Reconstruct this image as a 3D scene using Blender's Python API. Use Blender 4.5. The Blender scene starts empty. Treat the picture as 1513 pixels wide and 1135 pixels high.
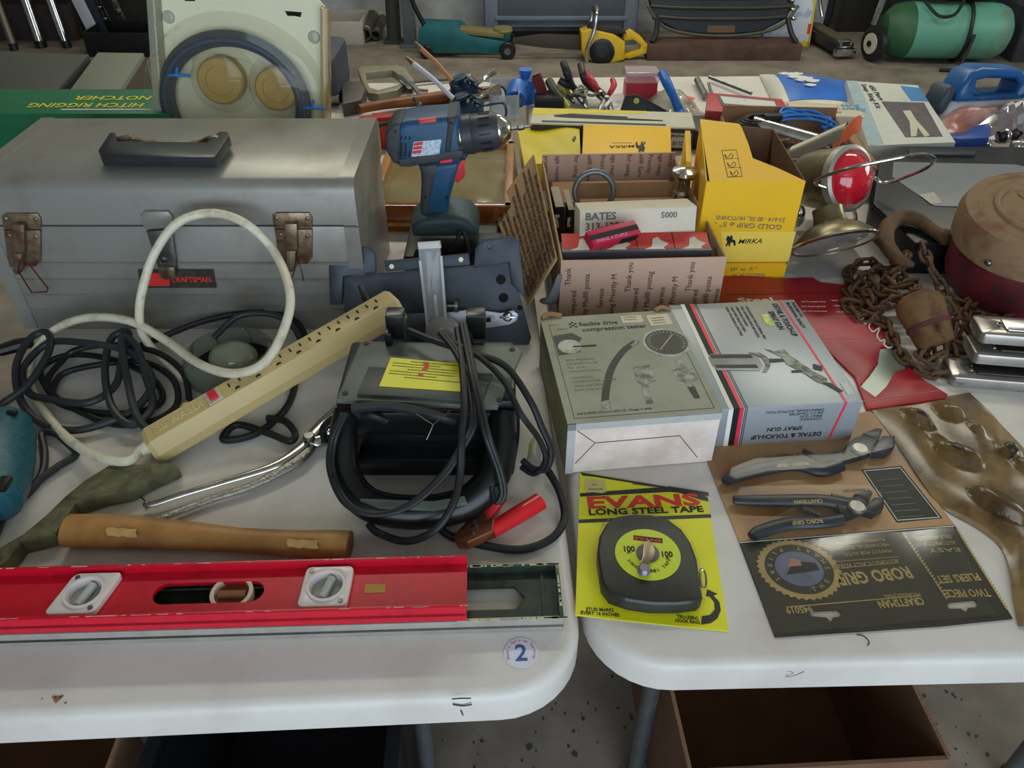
import bpy, bmesh, math, random
from mathutils import Matrix, Vector, Euler
random.seed(7)
SC = bpy.context.scene
COL = SC.collection
R = math.radians
# ---------------------------------------------------------------- camera
F, TH, CH = 1177.0, R(38.0), 1.44
cd = bpy.data.cameras.new('camera'); cam = bpy.data.objects.new('camera', cd); COL.objects.link(cam)
cd.sensor_fit = 'HORIZONTAL'; cd.sensor_width = 36.0; cd.lens = F / 1513.0 * 36.0
cd.clip_start = .02; cd.clip_end = 60
cam.location = (0, 0, CH); cam.rotation_euler = (R(90) - TH, 0, 0)
SC.camera = cam
# ---------------------------------------------------------------- world, light, exposure
W = bpy.data.worlds.new('world'); SC.world = W; W.use_nodes = True
W.node_tree.nodes['Background'].inputs[0].default_value = (.80, .90, 1.0, 1)
W.node_tree.nodes['Background'].inputs[1].default_value = .9
SC.view_settings.view_transform = 'Standard'; SC.view_settings.look = 'None'
SC.view_settings.gamma = 1; SC.view_settings.use_curve_mapping = False
SC.view_settings.exposure = 0.12
def area(name, loc, rot, sx, sy, power, col):
    l = bpy.data.lights.new(name, 'AREA'); l.shape = 'RECTANGLE'; l.size = sx; l.size_y = sy
    l.energy = power; l.color = col
    o = bpy.data.objects.new(name, l); COL.objects.link(o); o.location = loc; o.rotation_euler = rot
    return o
# daylight through the open garage door behind the camera, a side window, and the ceiling tubes
area('daylight_door', (.7, -2.35, 1.55), (R(90), 0, 0), 3.8, 2.5, 82, (.70, .85, 1.0))
area('daylight_window', (4.85, 2.6, 1.9), (R(90), 0, R(90)), 2.2, 1.1, 34, (.98, 1.0, .90))
for i, (x, y) in enumerate(((-.7, 2.9), (1.6, 2.9), (.4, 4.6))):
    area('ceiling_tube_light', (x, y, 2.86), (0, 0, 0), 1.3, .25, 23, (1.0, .99, .84))
# ---------------------------------------------------------------- pixel -> world
def ray(px, py):
    return Vector((0, math.cos(TH), -math.sin(TH))) + Vector(((px - 756.5) / F, 0, 0)) + Vector((0, math.sin(TH), math.cos(TH))) * ((567.5 - py) / F)
def G(px, py, z=.74):
    d = ray(px, py); return Vector((0, 0, CH)) + d * ((z - CH) / d.z)
def GY(px, py, Y):
    d = ray(px, py); return Vector((0, 0, CH)) + d * (Y / d.y)
# ---------------------------------------------------------------- materials
def lin(c):
    if isinstance(c, str): c = [int(c[i:i + 2], 16) / 255 for i in (0, 2, 4)]
    return tuple((x / 12.92 if x < .04045 else ((x + .055) / 1.055) ** 2.4) for x in c)
MATS = {}
def mat(name, c, rough=.5, metal=0, var=.1, sc=35, bump=0, c2=None, f=(.42, .66), trans=0, emit=0, ior=1.45, det=5, coat=0):
    if name in MATS: return MATS[name]
    m = bpy.data.materials.new(name); m.use_nodes = True; MATS[name] = m
    n = m.node_tree.nodes; k = m.node_tree.links; b = n['Principled BSDF']
    c = lin(c)
    d = lin(c2) if c2 else tuple(x * (1 - var) for x in c)
    tc = n.new('ShaderNodeTexCoord'); no = n.new('ShaderNodeTexNoise')
    no.inputs['Scale'].default_value = sc; no.inputs['Detail'].default_value = det; no.inputs['Roughness'].default_value = .62
    k.new(tc.outputs['Object'], no.inputs['Vector'])
    r = n.new('ShaderNodeValToRGB'); k.new(no.outputs[0], r.inputs[0])
    r.color_ramp.elements[0].position, r.color_ramp.elements[1].position = f
    r.color_ramp.elements[0].color = (*c, 1); r.color_ramp.elements[1].color = (*d, 1)
    k.new(r.outputs[0], b.inputs['Base Color'])
    b.inputs['Roughness'].default_value = rough; b.inputs['Metallic'].default_value = metal
    b.inputs['IOR'].default_value = ior
    if trans: b.inputs['Transmission Weight'].default_value = trans
    if coat: b.inputs['Coat Weight'].default_value = coat; b.inputs['Coat Roughness'].default_value = .08
    if emit:
        b.inputs['Emission Color'].default_value = (*c, 1); b.inputs['Emission Strength'].default_value = emit
    if bump:
        bp = n.new('ShaderNodeBump'); bp.inputs['Strength'].default_value = bump; bp.inputs['Distance'].default_value = .002
        k.new(no.outputs[0], bp.inputs['Height']); k.new(bp.outputs[0], b.inputs['Normal'])
    return m
def clear(name, tint, body=.12, rough=.06, gl=1.0):
    """thin clear plastic: mostly see-through, a little milky, glossy at grazing angles"""
    if name in MATS: return MATS[name]
    m = bpy.data.materials.new(name); m.use_nodes = True; MATS[name] = m
    n = m.node_tree.nodes; k = m.node_tree.links; n.remove(n['Principled BSDF'])
    out = n['Material Output']
    t = n.new('ShaderNodeBsdfTransparent'); t.inputs[0].default_value = (*[1 - (1 - x) * .12 for x in lin(tint)], 1)
    d = n.new('ShaderNodeBsdfDiffuse'); d.inputs[0].default_value = (*lin(tint), 1)
    g = n.new('ShaderNodeBsdfGlossy'); g.inputs['Roughness'].default_value = rough
    fr0 = n.new('ShaderNodeFresnel'); fr0.inputs[0].default_value = 1.0 + .45 * gl
    ge = n.new('ShaderNodeNewGeometry'); sb_ = n.new('ShaderNodeMath'); sb_.operation = 'SUBTRACT'; sb_.inputs[0].default_value = 1; k.new(ge.outputs['Backfacing'], sb_.inputs[1])
    fr = n.new('ShaderNodeMath'); fr.operation = 'MULTIPLY'; k.new(fr0.outputs[0], fr.inputs[0]); k.new(sb_.outputs[0], fr.inputs[1])
    m1 = n.new('ShaderNodeMixShader'); m1.inputs[0].default_value = body; k.new(t.outputs[0], m1.inputs[1]); k.new(d.outputs[0], m1.inputs[2])
    m2 = n.new('ShaderNodeMixShader'); k.new(fr.outputs[0], m2.inputs[0]); k.new(m1.outputs[0], m2.inputs[1]); k.new(g.outputs[0], m2.inputs[2])
    k.new(m2.outputs[0], out.inputs['Surface'])
    return m
BLK = mat('black_plastic', '131415', .42, var=.35, sc=60)
RUB = mat('black_rubber', '1b1c1d', .5, var=.35, sc=80)
INK = mat('black_ink', '17181a', .6, var=.05)
GREYINK = mat('grey_ink', '6a6a64', .6, var=.05)
WHITEINK = mat('white_ink', 'ece8e0', .6, var=.05)
GOLDINK = mat('gold_ink', 'b49a5c', .5, var=.15)
REDINK = mat('red_ink', 'd8352f', .5, var=.05)
CHROME = mat('chrome', 'd2d0cc', .18, 1, var=.3, sc=50)
STEEL = mat('dull_steel', '8d8d8a', .38, 1, var=.4, sc=60)
WHITEP = mat('white_plastic', 'd8d6d2', .4, var=.06)
CARD = mat('brown_cardboard', 'a07a58', .85, var=.18, sc=18)
YEL = mat('yellow_card', 'f2bd14', .45, var=.05, sc=14)
RUST = mat('brown_rust', '5c4a38', .8, .25, sc=90, c2='7a5334', bump=.5)
# ---------------------------------------------------------------- mesh collector
def catmull(pts, n, closed=False):
    P = [Vector(p) for p in pts]; L = len(P); out = []
    rng = L if closed else L - 1
    for i in range(rng):
        if closed: a, b, c, d = P[i - 1], P[i], P[(i + 1) % L], P[(i + 2) % L]
        else: a, b, c, d = P[max(i - 1, 0)], P[i], P[i + 1], P[min(i + 2, L - 1)]
        for j in range(n):
            t = j / n
            out.append(.5 * ((2 * b) + (c - a) * t + (2 * a - 5 * b + 4 * c - d) * t * t + (3 * b - a - 3 * c + d) * t ** 3))
    if not closed: out.append(P[-1].copy())
    return out
def frame(p, d, up=(0, 0, 1)):
    """matrix whose z axis runs along d"""
    z = Vector(d).normalized(); u = Vector(up)
    if abs(z.dot(u)) > .98: u = Vector((0, 1, 0))
    x = u.cross(z).normalized(); y = z.cross(x)
    m = Matrix((x, y, z)).transposed().to_4x4(); m.translation = Vector(p); return m
def axes(o, x, y):
    """matrix with origin o, x axis towards x, y in the plane of y (both directions)"""
    x = Vector(x).normalized(); y = Vector(y); z = x.cross(y).normalized(); y = z.cross(x)
    m = Matrix((x, y, z)).transposed().to_4x4(); m.translation = Vector(o); return m
def TR(x=0, y=0, z=0, rx=0, ry=0, rz=0):
    return Matrix.Translation((x, y, z)) @ Euler((R(rx), R(ry), R(rz))).to_matrix().to_4x4()
class M:
    def __init__(s, T=None): s.v = []; s.f = []; s.T = T or Matrix()
    def put(s, vs, fs, T=None):
        n = len(s.v); X = s.T @ T if T else s.T
        s.v += [X @ Vector(v) for v in vs]; s.f += [[i + n for i in f] for f in fs]; return s
    def bmput(s, bm, T=None):
        bm.verts.index_update()
        s.put([v.co.copy() for v in bm.verts], [[v.index for v in f.verts] for f in bm.faces], T); bm.free(); return s
    def box(s, c, sz, bev=0, rot=None, seg=2, taper=None):
        bm = bmesh.new(); bmesh.ops.create_cube(bm, size=1)
        for v in bm.verts:
            k = 1
            if taper and v.co.z > 0: k = taper
            v.co = Vector((v.co.x * sz[0] * k, v.co.y * sz[1] * k, v.co.z * sz[2]))
        if bev: bmesh.ops.bevel(bm, geom=bm.edges[:], offset=bev, segments=seg, profile=.6, affect='EDGES')
        T = Matrix.Translation(c)
        if rot is not None: T = T @ (Euler([R(a) for a in rot]).to_matrix().to_4x4() if not isinstance(rot, Matrix) else rot)
        return s.bmput(bm, T)
    def cyl(s, p0, p1, r0, r1=None, seg=16, bev=0):
        p0, p1 = Vector(p0), Vector(p1); h = (p1 - p0).length; r1 = r0 if r1 is None else r1
        pr = [(0, 0), (r0 - bev, 0), (r0, bev), (r1, h - bev), (r1 - bev, h), (0, h)] if bev else [(0, 0), (r0, 0), (r1, h), (0, h)]
        return s.lathe(pr, frame(p0, p1 - p0), seg)
    def lathe(s, pr, T=None, seg=24, sweep=360):
        vs = []; fs = []; n = seg if sweep == 360 else seg + 1
        idx = []
        for r, z in pr:
            if abs(r) < 1e-7: idx.append([len(vs)] * n); vs.append((0, 0, z))
            else:
                idx.append(list(range(len(vs), len(vs) + n)))
                for i in range(n):
                    a = R(sweep) * i / seg; vs.append((r * math.cos(a), r * math.sin(a), z))
        for a, b in zip(idx, idx[1:]):
            for i in range(seg):
                j = (i + 1) % n; q = [a[i], a[j], b[j], b[i]]; q = [x for t, x in enumerate(q) if x not in q[:t]]
                if len(q) > 2: fs.append(q)
        return s.put(vs, fs, T)
    def sph(s, c, r, seg=16, ring=10, T=None):
        if not hasattr(r, '__len__'): r = (r, r, r)
        pr = [(math.sin(math.pi * i / ring), -math.cos(math.pi * i / ring)) for i in range(ring + 1)]
        pr[0] = (0, -1); pr[-1] = (0, 1)
        X = Matrix.Translation(c) @ (T or Matrix()) @ Matrix.Diagonal((*r, 1))
        return s.lathe(pr, X, seg)
    def tube(s, pts, r, seg=8, n=6, closed=False, flat=1.0, ends=True):
        P = catmull(pts, n, closed) if n > 1 else [Vector(p) for p in pts]
        L = len(P); vs = []; fs = []; up = None
        for i, p in enumerate(P):
            a = P[i - 1] if (i or closed) else p; b = P[(i + 1) % L] if (i < L - 1 or closed) else p
            t = (b - a).normalized() if (b - a).length > 1e-9 else Vector((0, 0, 1))
            if up is None:
                up = Vector((0, 0, 1)) if abs(t.z) < .9 else Vector((0, 1, 0))
            x = up.cross(t)
            if x.length < 1e-5: x = t.orthogonal()
            x.normalize(); up = t.cross(x)
            rr = r[min(int(i * len(r) / L), len(r) - 1)] if hasattr(r, '__len__') else r
            if hasattr(r, '__len__') and len(r) > 1:
                q = i / (L - 1) * (len(r) - 1); j = min(int(q), len(r) - 2); rr = r[j] + (r[j + 1] - r[j]) * (q - j)
            for k in range(seg):
                w = 2 * math.pi * k / seg; vs.append(p + x * (rr * math.cos(w)) + up * (rr * flat * math.sin(w)))
        for i in range(L if closed else L - 1):
            for k in range(seg):
                a = i * seg; b = ((i + 1) % L) * seg; l = (k + 1) % seg
                fs.append([a + k, a + l, b + l, b + k])
        if not closed and ends:
            fs.append(list(range(seg))[::-1]); fs.append([(L - 1) * seg + k for k in range(seg)])
        return s.put(vs, fs)
    def prism(s, out, z0, z1, bev=0, holes=(), T=None, seg=2):
        """2-D outline (with holes) given thickness from z0 to z1"""
        bm = bmesh.new(); ed = []
        for lp in [out] + list(holes):
            vv = [bm.verts.new((p[0], p[1], z0)) for p in lp]
            ed += [bm.edges.new((vv[i], vv[(i + 1) % len(vv)])) for i in range(len(vv))]
        if holes: bmesh.ops.triangle_fill(bm, use_beauty=True, use_dissolve=False, edges=ed, normal=(0, 0, -1))
        else: bm.faces.new([e.verts[0] for e in ed])
        bmesh.ops.recalc_face_normals(bm, faces=bm.faces)
        ret = bmesh.ops.extrude_face_region(bm, geom=bm.faces[:])
        for g in ret['geom']:
            if isinstance(g, bmesh.types.BMVert): g.co.z = z1
        bmesh.ops.recalc_face_normals(bm, faces=bm.faces)
        if bev:
            es = [e for e in bm.edges if len(e.link_faces) == 2 and abs(e.verts[0].co.z - e.verts[1].co.z) < 1e-7 and abs(e.verts[0].co.z - z1) < 1e-7
                  and abs(e.link_faces[0].normal.dot(e.link_faces[1].normal)) < .5]
            bmesh.ops.bevel(bm, geom=es, offset=bev, segments=seg, profile=.5, affect='EDGES')
        return s.bmput(bm, T)
    def sheet(s, fn, nu, nv, th=0):
        """surface fn(u, v) with a real thickness th (offset down in z)"""
        vs = [Vector(fn(i / nu, j / nv)) for j in range(nv + 1) for i in range(nu + 1)]; w = nu + 1
        fs = [[j * w + i, j * w + i + 1, (j + 1) * w + i + 1, (j + 1) * w + i] for j in range(nv) for i in range(nu)]
        if th:
            n = len(vs); top = list(fs)
            vs += [v - Vector((0, 0, th)) for v in vs[:n]]
            fs += [[a + n for a in f[::-1]] for f in top]
            rim = [i for i in range(w)] + [j * w + nu for j in range(1, nv + 1)] + [nv * w + i for i in range(nu - 1, -1, -1)] + [j * w for j in range(nv - 1, 0, -1)]
            for a, b in zip(rim, rim[1:] + rim[:1]): fs.append([b, a, a + n, b + n])
        return s.put(vs, fs)
    def build(s, name, m, parent=None, smooth=35, kind=None):
        me = bpy.data.meshes.new(name); me.from_pydata([tuple(v) for v in s.v], [], s.f); me.validate()
        bm = bmesh.new(); bm.from_mesh(me); bmesh.ops.recalc_face_normals(bm, faces=bm.faces); bm.to_mesh(me); bm.free()
        if smooth:
            me.polygons.foreach_set('use_smooth', [True] * len(me.polygons)); me.set_sharp_from_angle(angle=R(smooth))
        me.materials.append(m)
        o = bpy.data.objects.new(name, me); COL.objects.link(o)
        if parent: o.parent = parent
        if kind: o['kind'] = kind
        return o
def thing(name, label, cat, loc=(0, 0, 0), rz=0, group=None):
    o = bpy.data.objects.new(name, None); COL.objects.link(o); o.location = loc; o.rotation_euler = (0, 0, R(rz))
    o.empty_display_size = .02
    o['label'] = label; o['category'] = cat
    if group: o['group'] = group
    return o
def tag(o, label, cat, group=None):
    o['label'] = label; o['category'] = cat
    if group: o['group'] = group
    return o
def struct(o): o['kind'] = 'structure'; return o
def Wl(th, p):
    """world point -> local of a thing (turned about z only)"""
    return Matrix.Rotation(-th.rotation_euler.z, 4, 'Z') @ (Vector(p) - Vector(th.location))
def lp(th, px, py, z=.74): return Wl(th, G(px, py, z))
def rrect(w, h, r, n=5, cx=0, cy=0):
    o = []
    for x, y, a in ((w / 2 - r, h / 2 - r, 0), (-w / 2 + r, h / 2 - r, 90), (-w / 2 + r, -h / 2 + r, 180), (w / 2 - r, -h / 2 + r, 270)):
        for i in range(n + 1):
            t = R(a + 90 * i / n); o.append((cx + x + r * math.cos(t), cy + y + r * math.sin(t)))
    return o
def circ(r, n=20, cx=0, cy=0, ry=None):
    return [(cx + r * math.cos(2 * math.pi * i / n), cy + (ry or r) * math.sin(2 * math.pi * i / n)) for i in range(n)]
def text(parent, s, size, T, m=INK, name='lettering', bold=0, align='LEFT', wid=1.0, sp=1.0, th=.0002, italic=0):
    cu = bpy.data.curves.new('t', 'FONT'); cu.body = s; cu.size = size; cu.align_x = align; cu.align_y = 'CENTER'
    cu.resolution_u = 2; cu.offset = bold * size; cu.space_character = sp; cu.extrude = th; cu.shear = italic
    ob = bpy.data.objects.new('t', cu); COL.objects.link(ob)
    dg = bpy.context.evaluated_depsgraph_get()
    me = bpy.data.meshes.new_from_object(ob.evaluated_get(dg)); bpy.data.objects.remove(ob); bpy.data.curves.remove(cu)
    me.transform(T @ Matrix.Diagonal((wid, 1, 1, 1))); me.materials.clear(); me.materials.append(m); me.name = name
    o = bpy.data.objects.new(name, me); COL.objects.link(o); o.parent = parent
    return o
def smallprint(parent, T, rows, m=GREYINK, h=.0016, gap=.0042, name='small_print', seed=1, wd=.004):
    """lines too small to read: rows = [(x0, y, width)], short dashes as words"""
    rnd = random.Random(seed); q = M(T)
    for x0, y, w in rows:
        x = x0
        while x < x0 + w:
            l = min(rnd.uniform(.5, 1.6) * wd, x0 + w - x); q.box((x + l / 2, y, 0), (l, h, .0003)); x += l + wd * .3
    return q.build(name, m, parent, 0)
# ---------------------------------------------------------------- the garage
CONC = mat('concrete', '908578', .75, sc=5, c2='6c6258', f=(.35, .68), bump=.2, det=15)
q = M(); q.box((.25, 1.7, -.05), (9.9, 8.8, .1)); struct(q.build('floor', CONC))
# dark flecks and chips in the concrete in view under the table edge
q = M(); rnd = random.Random(3)
for i in range(420):
    x, y = rnd.uniform(-.3, .95), rnd.uniform(.5, 1.15); s = rnd.uniform(.001, .0045) * (1.9 if rnd.random() < .1 else 1)
    q.prism([(x + s * rnd.uniform(.5, 1.2) * math.cos(a), y + s * rnd.uniform(.5, 1.2) * math.sin(a)) for a in (0, 1, 2, 3.1, 4.2, 5.2)], .0, .0012)
fl = q.build('floor_chips', mat('concrete_fleck', '45433e', .8, var=.3), kind='stuff')
tag(fl, 'dark stone flecks scattered over the concrete floor', 'flecks')
WALL = mat('block_wall', 'b9bbbd', .85, sc=2.2, c2='6d6a62', f=(.4, .75), det=8)
q = M(); q.box((.25, 5.8, 1.55), (9.9, .12, 3.1)); struct(q.build('wall_back', WALL))
q = M(); q.box((-4.65, 1.7, 1.55), (.1, 8.1, 3.1)); struct(q.build('wall_left', WALL))
q = M(); q.box((5.15, 1.7, .6), (.1, 8.1, 1.2)).box((5.15, 1.7, 2.85), (.1, 8.1, .5)).box((5.15, -.4, 1.9), (.1, 3.9, 1.4)).box((5.15, 4.75, 1.9), (.1, 2.0, 1.4))
struct(q.build('wall_right', WALL))
q = M(); q.box((-2.95, -2.55, 1.55), (3.3, .12, 3.1)).box((3.9, -2.55, 1.55), (2.4, .12, 3.1)).box((.7, -2.55, 2.97), (4.0, .12, .26))
struct(q.build('wall_front', WALL))
q = M(); q.box((.25, 1.7, 3.13), (9.9, 8.8, .06)); struct(q.build('ceiling', mat('ceiling_board', 'b8b4a6', .8)))
# ---------------------------------------------------------------- folding tables
TOP = mat('table_plastic', 'd6d0c8', .38, sc=6, c2='c3b8b0', f=(.45, .75), bump=.03)
LEGM = mat('leg_grey_metal', '74787c', .35, .7, var=.2)
def table(name, label, w, l, loc, rz, lx_, ly):
    t = thing(name, label, 'table', loc, rz)
    q = M(); q.prism(rrect(w, l, .085, 9, 0, l / 2), .698, .74, .012, seg=4)
    top = q.build('tabletop', TOP, t)
    q = M()
    q.prism(rrect(w - .05, l - .05, .07, 8, 0, l / 2), .685, .697); q.build('underside', TOP, t)
    for sx, ins in lx_:
        for y in (ly, l - .3):
            q = M(); q.tube([(sx * (w / 2 - ins), y, .69), (sx * (w / 2 - ins), y, .35), (sx * (w / 2 - ins), y, .012)], .0135, 12, 3)
            lg = q.build('leg', LEGM, t)
            M().cyl((sx * (w / 2 - ins), y, 0), (sx * (w / 2 - ins), y, .03), .0165).build('foot_cap', BLK, lg)
    for y in (ly, l - .3):
        M().tube([(-w / 2 + lx_[0][1], y, .52), (w / 2 - lx_[1][1], y, .52)], .011, 10, 1).build('crossbar', LEGM, t)
    return t, top
RZ1, RZ2 = 2.8, 1.4
tA, topA = table('folding_table', 'white plastic folding table carrying the grey toolbox and red level', .76, 1.86, (-.306, .399, 0), RZ1, ((-1, .15), (1, .2)), .235)
tB, topB = table('folding_table', 'white plastic folding table carrying the compression tester and spray gun boxes', .84, 1.86, (.498, .4535, 0), RZ2, ((-1, .14), (1, .03)), .225)
# raised moulded rim lines along the top edge and pen marks on the lip
def penmark(parent, pts, r=.0007):
    M().tube(pts, r, 5, 4).build('pen_mark', mat('pen_ink', '4a4652', .6), parent)
# ================================================================ LEFT TABLE
# ---- marks on the table
def FT(th, px, py, z=.74): return lp(th, px, py, z)
# number sticker
st = thing('lot_sticker', 'round white lot sticker with a blue number 2 on the table corner', 'sticker', G(770, 965, .7404), 2)
M().prism(circ(.0172, 32), 0, .0004).build('disc', mat('sticker_paper', 'dcdcec', .5, var=.02), st)
text(st, '2', .026, TR(0, -.001, .0006), mat('blue_ink', '3f5f9a', .6), bold=.012, align='CENTER')
RD = mat('sticker_red', 'd8848c', .6)
for i, ch in enumerate("Pete's Auction Service"):
    a = 205 - i * 230 / 21
    text(st, ch, .0048, TR(.0138 * math.cos(R(a)), .0138 * math.sin(R(a)), .0006, rz=a - 90), RD, align='CENTER')
def on_lip(px, py, Y): return Wl(tA, GY(px, py, Y))
penmark(tA, [on_lip(px, py, .4105) for px, py in ((669, 1041), (684, 1043), (697, 1041))])
penmark(tA, [on_lip(px, py, .4105) for px, py in ((668, 1033), (680, 1032), (696, 1032))])
penmark(tA, [on_lip(px, py, .4105) for px, py in ((681, 1050), (684, 1057))])
# stain
q = M()
for x, y, s in ((84, 1033, .006), (91, 1029, .0025), (80, 1030, .0025), (62, 1033, .001), (97, 1039, .0015)):
    p = lp(tA, x, y, .7399); q.prism([(p.x + s * random.uniform(.5, 1.1) * math.cos(a), p.y + .8 * s * random.uniform(.5, 1.1) * math.sin(a)) for a in (0, .8, 1.6, 2.4, 3.1, 4, 5, 5.6)], .7395, .7404)
q.build('stain', mat('brown_stain', '8a6a52', .8), tA)
# ---- dark green level underneath, red level on top
RZL = 2.0
def level(name, label, org, length, w, h, web, m, holes, edge):
    t = thing(name, label, 'spirit level', org, RZL)
    o = [(-length, 0), (0, 0), (0, w), (-length, w)]
    M().prism(o, h * .34, h * .55, holes=holes).build('web', m, t)
    for y0 in (0, w - .004):
        q = M(); q.box((-length / 2, y0 + .002, h / 2), (length, .004, h), .0006); fl = q.build('flange', edge if y0 == 0 else m, t)
    return t
GRN = mat('green_paint', '2e3a30', .4, sc=60, c2='1e2521')
ALU = mat('worn_aluminium', 'a8a29a', .5, .3, var=.15)
gL = Vector(G(832, 932, .74))
lvg = level('spirit_level', 'dark green chipped spirit level lying under the red one', gL, .64, .071, .020, 0, GRN,
            [[(-.125, .02), (-.048, .02), (-.037, .034), (-.048, .049), (-.125, .049)], rrect(.1, .03, .012, 4, -.32, .035)], ALU)
M().box((-.002, .0355, .011), (.004, .069, .0205)).box((-.0185, .0355, .009), (.003, .062, .008)).build('end_cap', GRN, lvg)
q = M(); rnd = random.Random(5)
for i in range(46):
    x = -rnd.random() ** 1.5 * .11; y = rnd.choice((.0015, .0695)) ; q.box((x, y, .0203), (rnd.uniform(.002, .012), rnd.uniform(.001, .0028), .0005))
for i in range(12): q.box((-.0018, rnd.uniform(.004, .066), .0216), (rnd.uniform(.001, .003), rnd.uniform(.002, .007), .0005))
q.build('chipped_paint', mat('chip_yellow', 'c9c795', .6), lvg, kind='stuff')
REDL = mat('red_paint', 'c8102c', .36, sc=45, c2='a80d26', f=(.5, .8))
rL = Vector(G(690, 917, .7605))
def lx(px, py, z=.775): return Wl(lvr, G(px, py, z))
slot = rrect(.112, .026, .0129, 7, -.263, .034)
def vialhole(cx): return circ(.0175, 20, cx, .0335)
lvr = level('spirit_level', 'long red spirit level with three clear vials across the table front', rL, .62, .066, .022, 0, REDL,
            [slot, vialhole(-.386), vialhole(-.143), circ(.010, 14, -.497, .034)], REDL)
VP = mat('vial_plastic', 'ddd2cf', .25, var=.05); VC = mat('vial_window', '9a9c96', .25, var=.1, sc=60)
VG = mat('vial_glass', 'b4b6b0', .12, var=.15, coat=.5)
for cx, sh in ((-.386, .006), (-.143, .001)):
    q = M(); o = [(x + sh * ((y) / .025), y) for x, y in rrect(.049, .050, .006, 4)]
    q.prism([(x + cx, y + .0335) for x, y in o], .0125, .0185, .001, holes=[circ(.0175, 24, cx, .0335)])
    v = q.build('vial_housing', VP, lvr)
    M().lathe([(.0155, .008), (.0175, .008), (.0195, .0185), (.0195, .0205), (.0172, .0205), (.0155, .008)], TR(cx, .0335, 0), 28).build('bezel_ring', VP, v)
    M().prism(circ(.0172, 24, cx, .0335), .010, .0112).build('window_disc', VC, v)
    M().tube([(cx - .003, .021, .0145), (cx + .0005, .0335, .0145), (cx + .004, .046, .0145)], .0045, 10, 3).build('vial_tube', VG, v)
    q = M()
    for dx, dy in ((-.018, .019), (.018, -.019)): q.cyl((cx + dx + sh * dy / .025, .0335 + dy, .018), (cx + dx + sh * dy / .025, .0335 + dy, .0195), .0026, seg=12)
    q.build('screw', STEEL, v)
q = M(); q.lathe([(.0175, .006), (.0215, .006), (.0215, .016), (.0175, .016), (.0175, .006)], TR(-.24, .034, -.004), 28)
v = q.build('vial_housing', mat('vial_beige', 'cdb9a4', .35), lvr)
M().prism(circ(.0175, 24, -.24, .034), .004, .006).build('window_disc', mat('vial_amber', '7a4c34', .25, var=.2), v)
M().tube([(-.254, .034, .008), (-.24, .034, .0085), (-.226, .034, .008)], .0042, 10, 3).build('vial_tube', mat('vial_fluid', '8a5a40', .15), v)
M().prism(rrect(.021, .011, .0006, 2, -.094, .033), .0121, .0126).build('price_tag', mat('tan_tag', 'b98d3e', .6), lvr)
q = M(); rnd = random.Random(9)
for i in range(60):
    x = -rnd.uniform(.0, .6); q.box((x, rnd.choice((.0018, .0642)), .0221), (rnd.uniform(.002, .012), rnd.uniform(.0004, .0012), .0004))
q.build('scuffed_paint', mat('scuff_pink', 'd9a79c', .6), lvr, kind='stuff')
# ---- hatchet
ax = thing('hatchet', 'rusty hatchet with a pale wooden handle behind the red level', 'hatchet', G(100, 790, .74))
WOOD = mat('ash_wood', 'b98a4c', .45, sc=14, c2='8a5a2c', f=(.38, .72), det=8)
hp = [lp(ax, *p) for p in ((100, 784, .758), (170, 785, .758), (260, 790, .757), (350, 798, .757), (430, 803, .758), (485, 805, .759), (516, 806, .759))]
M().tube(hp, [.021, .0215, .018, .0155, .0165, .0185, .0185], 16, 8, flat=.75).build('handle', WOOD, ax)
M().prism(circ(.0178, 18, ry=.0132), 0, .0012, T=frame(hp[-1], hp[-1] - hp[-2])).build('end_grain', mat('end_grain', '8a5c34', .6, sc=120), ax)
for a, b, y in ((158, 202, 779), (425, 470, 796)):
    q = M(); q.sheet(lambda u, v: lp(ax, a + (b - a) * u + 2 * math.sin(9 * v), y + 12 * v + 1.0 * math.sin(23 * u) + 3 * u, .7733), 6, 2, .001)
    q.build('torn_label', mat('torn_paper', 'c09a5c', .7, var=.2, sc=80), ax)
HEAD = mat('hatchet_steel', '6d6b4e', .62, .35, sc=45, c2='4a4a36', bump=.5)
ho = [(4, 850), (2, 822), (40, 800), (75, 770), (100, 745), (130, 720), (165, 698), (255, 694), (268, 700), (232, 716), (195, 735), (160, 742), (118, 756), (112, 765), (88, 800), (55, 808), (38, 812), (20, 838)]
M().prism([tuple(lp(ax, x, y, .748)[:2]) for x, y in ho], .002, .022, .005).build('head', HEAD, ax)
# ---- chrome pliers
pl = thing('pliers', 'chrome slip-joint pliers with knurled handles behind the hatchet', 'pliers', G(457, 650, .74))
def pp(px, py, z): return lp(pl, px, py, z)
M().tube([pp(*p) for p in ((468, 640, .752), (440, 668, .752), (400, 690, .753), (330, 712, .752), (270, 730, .752), (222, 746, .750), (216, 742, .750))], [.009, .009, .006, .005, .0048, .0045, .003], 12, 8, flat=.6).build('handle', CHROME, pl)
M().tube([pp(*p) for p in ((462, 655, .750), (440, 680, .750), (380, 714, .749), (310, 738, .748), (258, 758, .748), (215, 774, .747))], [.008, .009, .0055, .005, .005, .004], 12, 8, flat=.6).build('handle', mat('knurled_chrome', 'bdbab4', .3, 1, sc=400, var=.6, bump=.6), pl)
M().tube([pp(*p) for p in ((455, 655, .752), (480, 628, .752), (500, 606, .752), (512, 590, .752))], [.011, .012, .009, .004], 12, 6, flat=.7).build('jaw', CHROME, pl)
M().tube([pp(*p) for p in ((455, 655, .751), (488, 645, .751), (508, 622, .751))], [.010, .010, .004], 12, 6, flat=.7).build('jaw', CHROME, pl)
c = pp(457, 648, .758); M().cyl(c, c + Vector((0, 0, .006)), .0075, bev=.0015).build('pivot_rivet', STEEL, pl)
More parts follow.
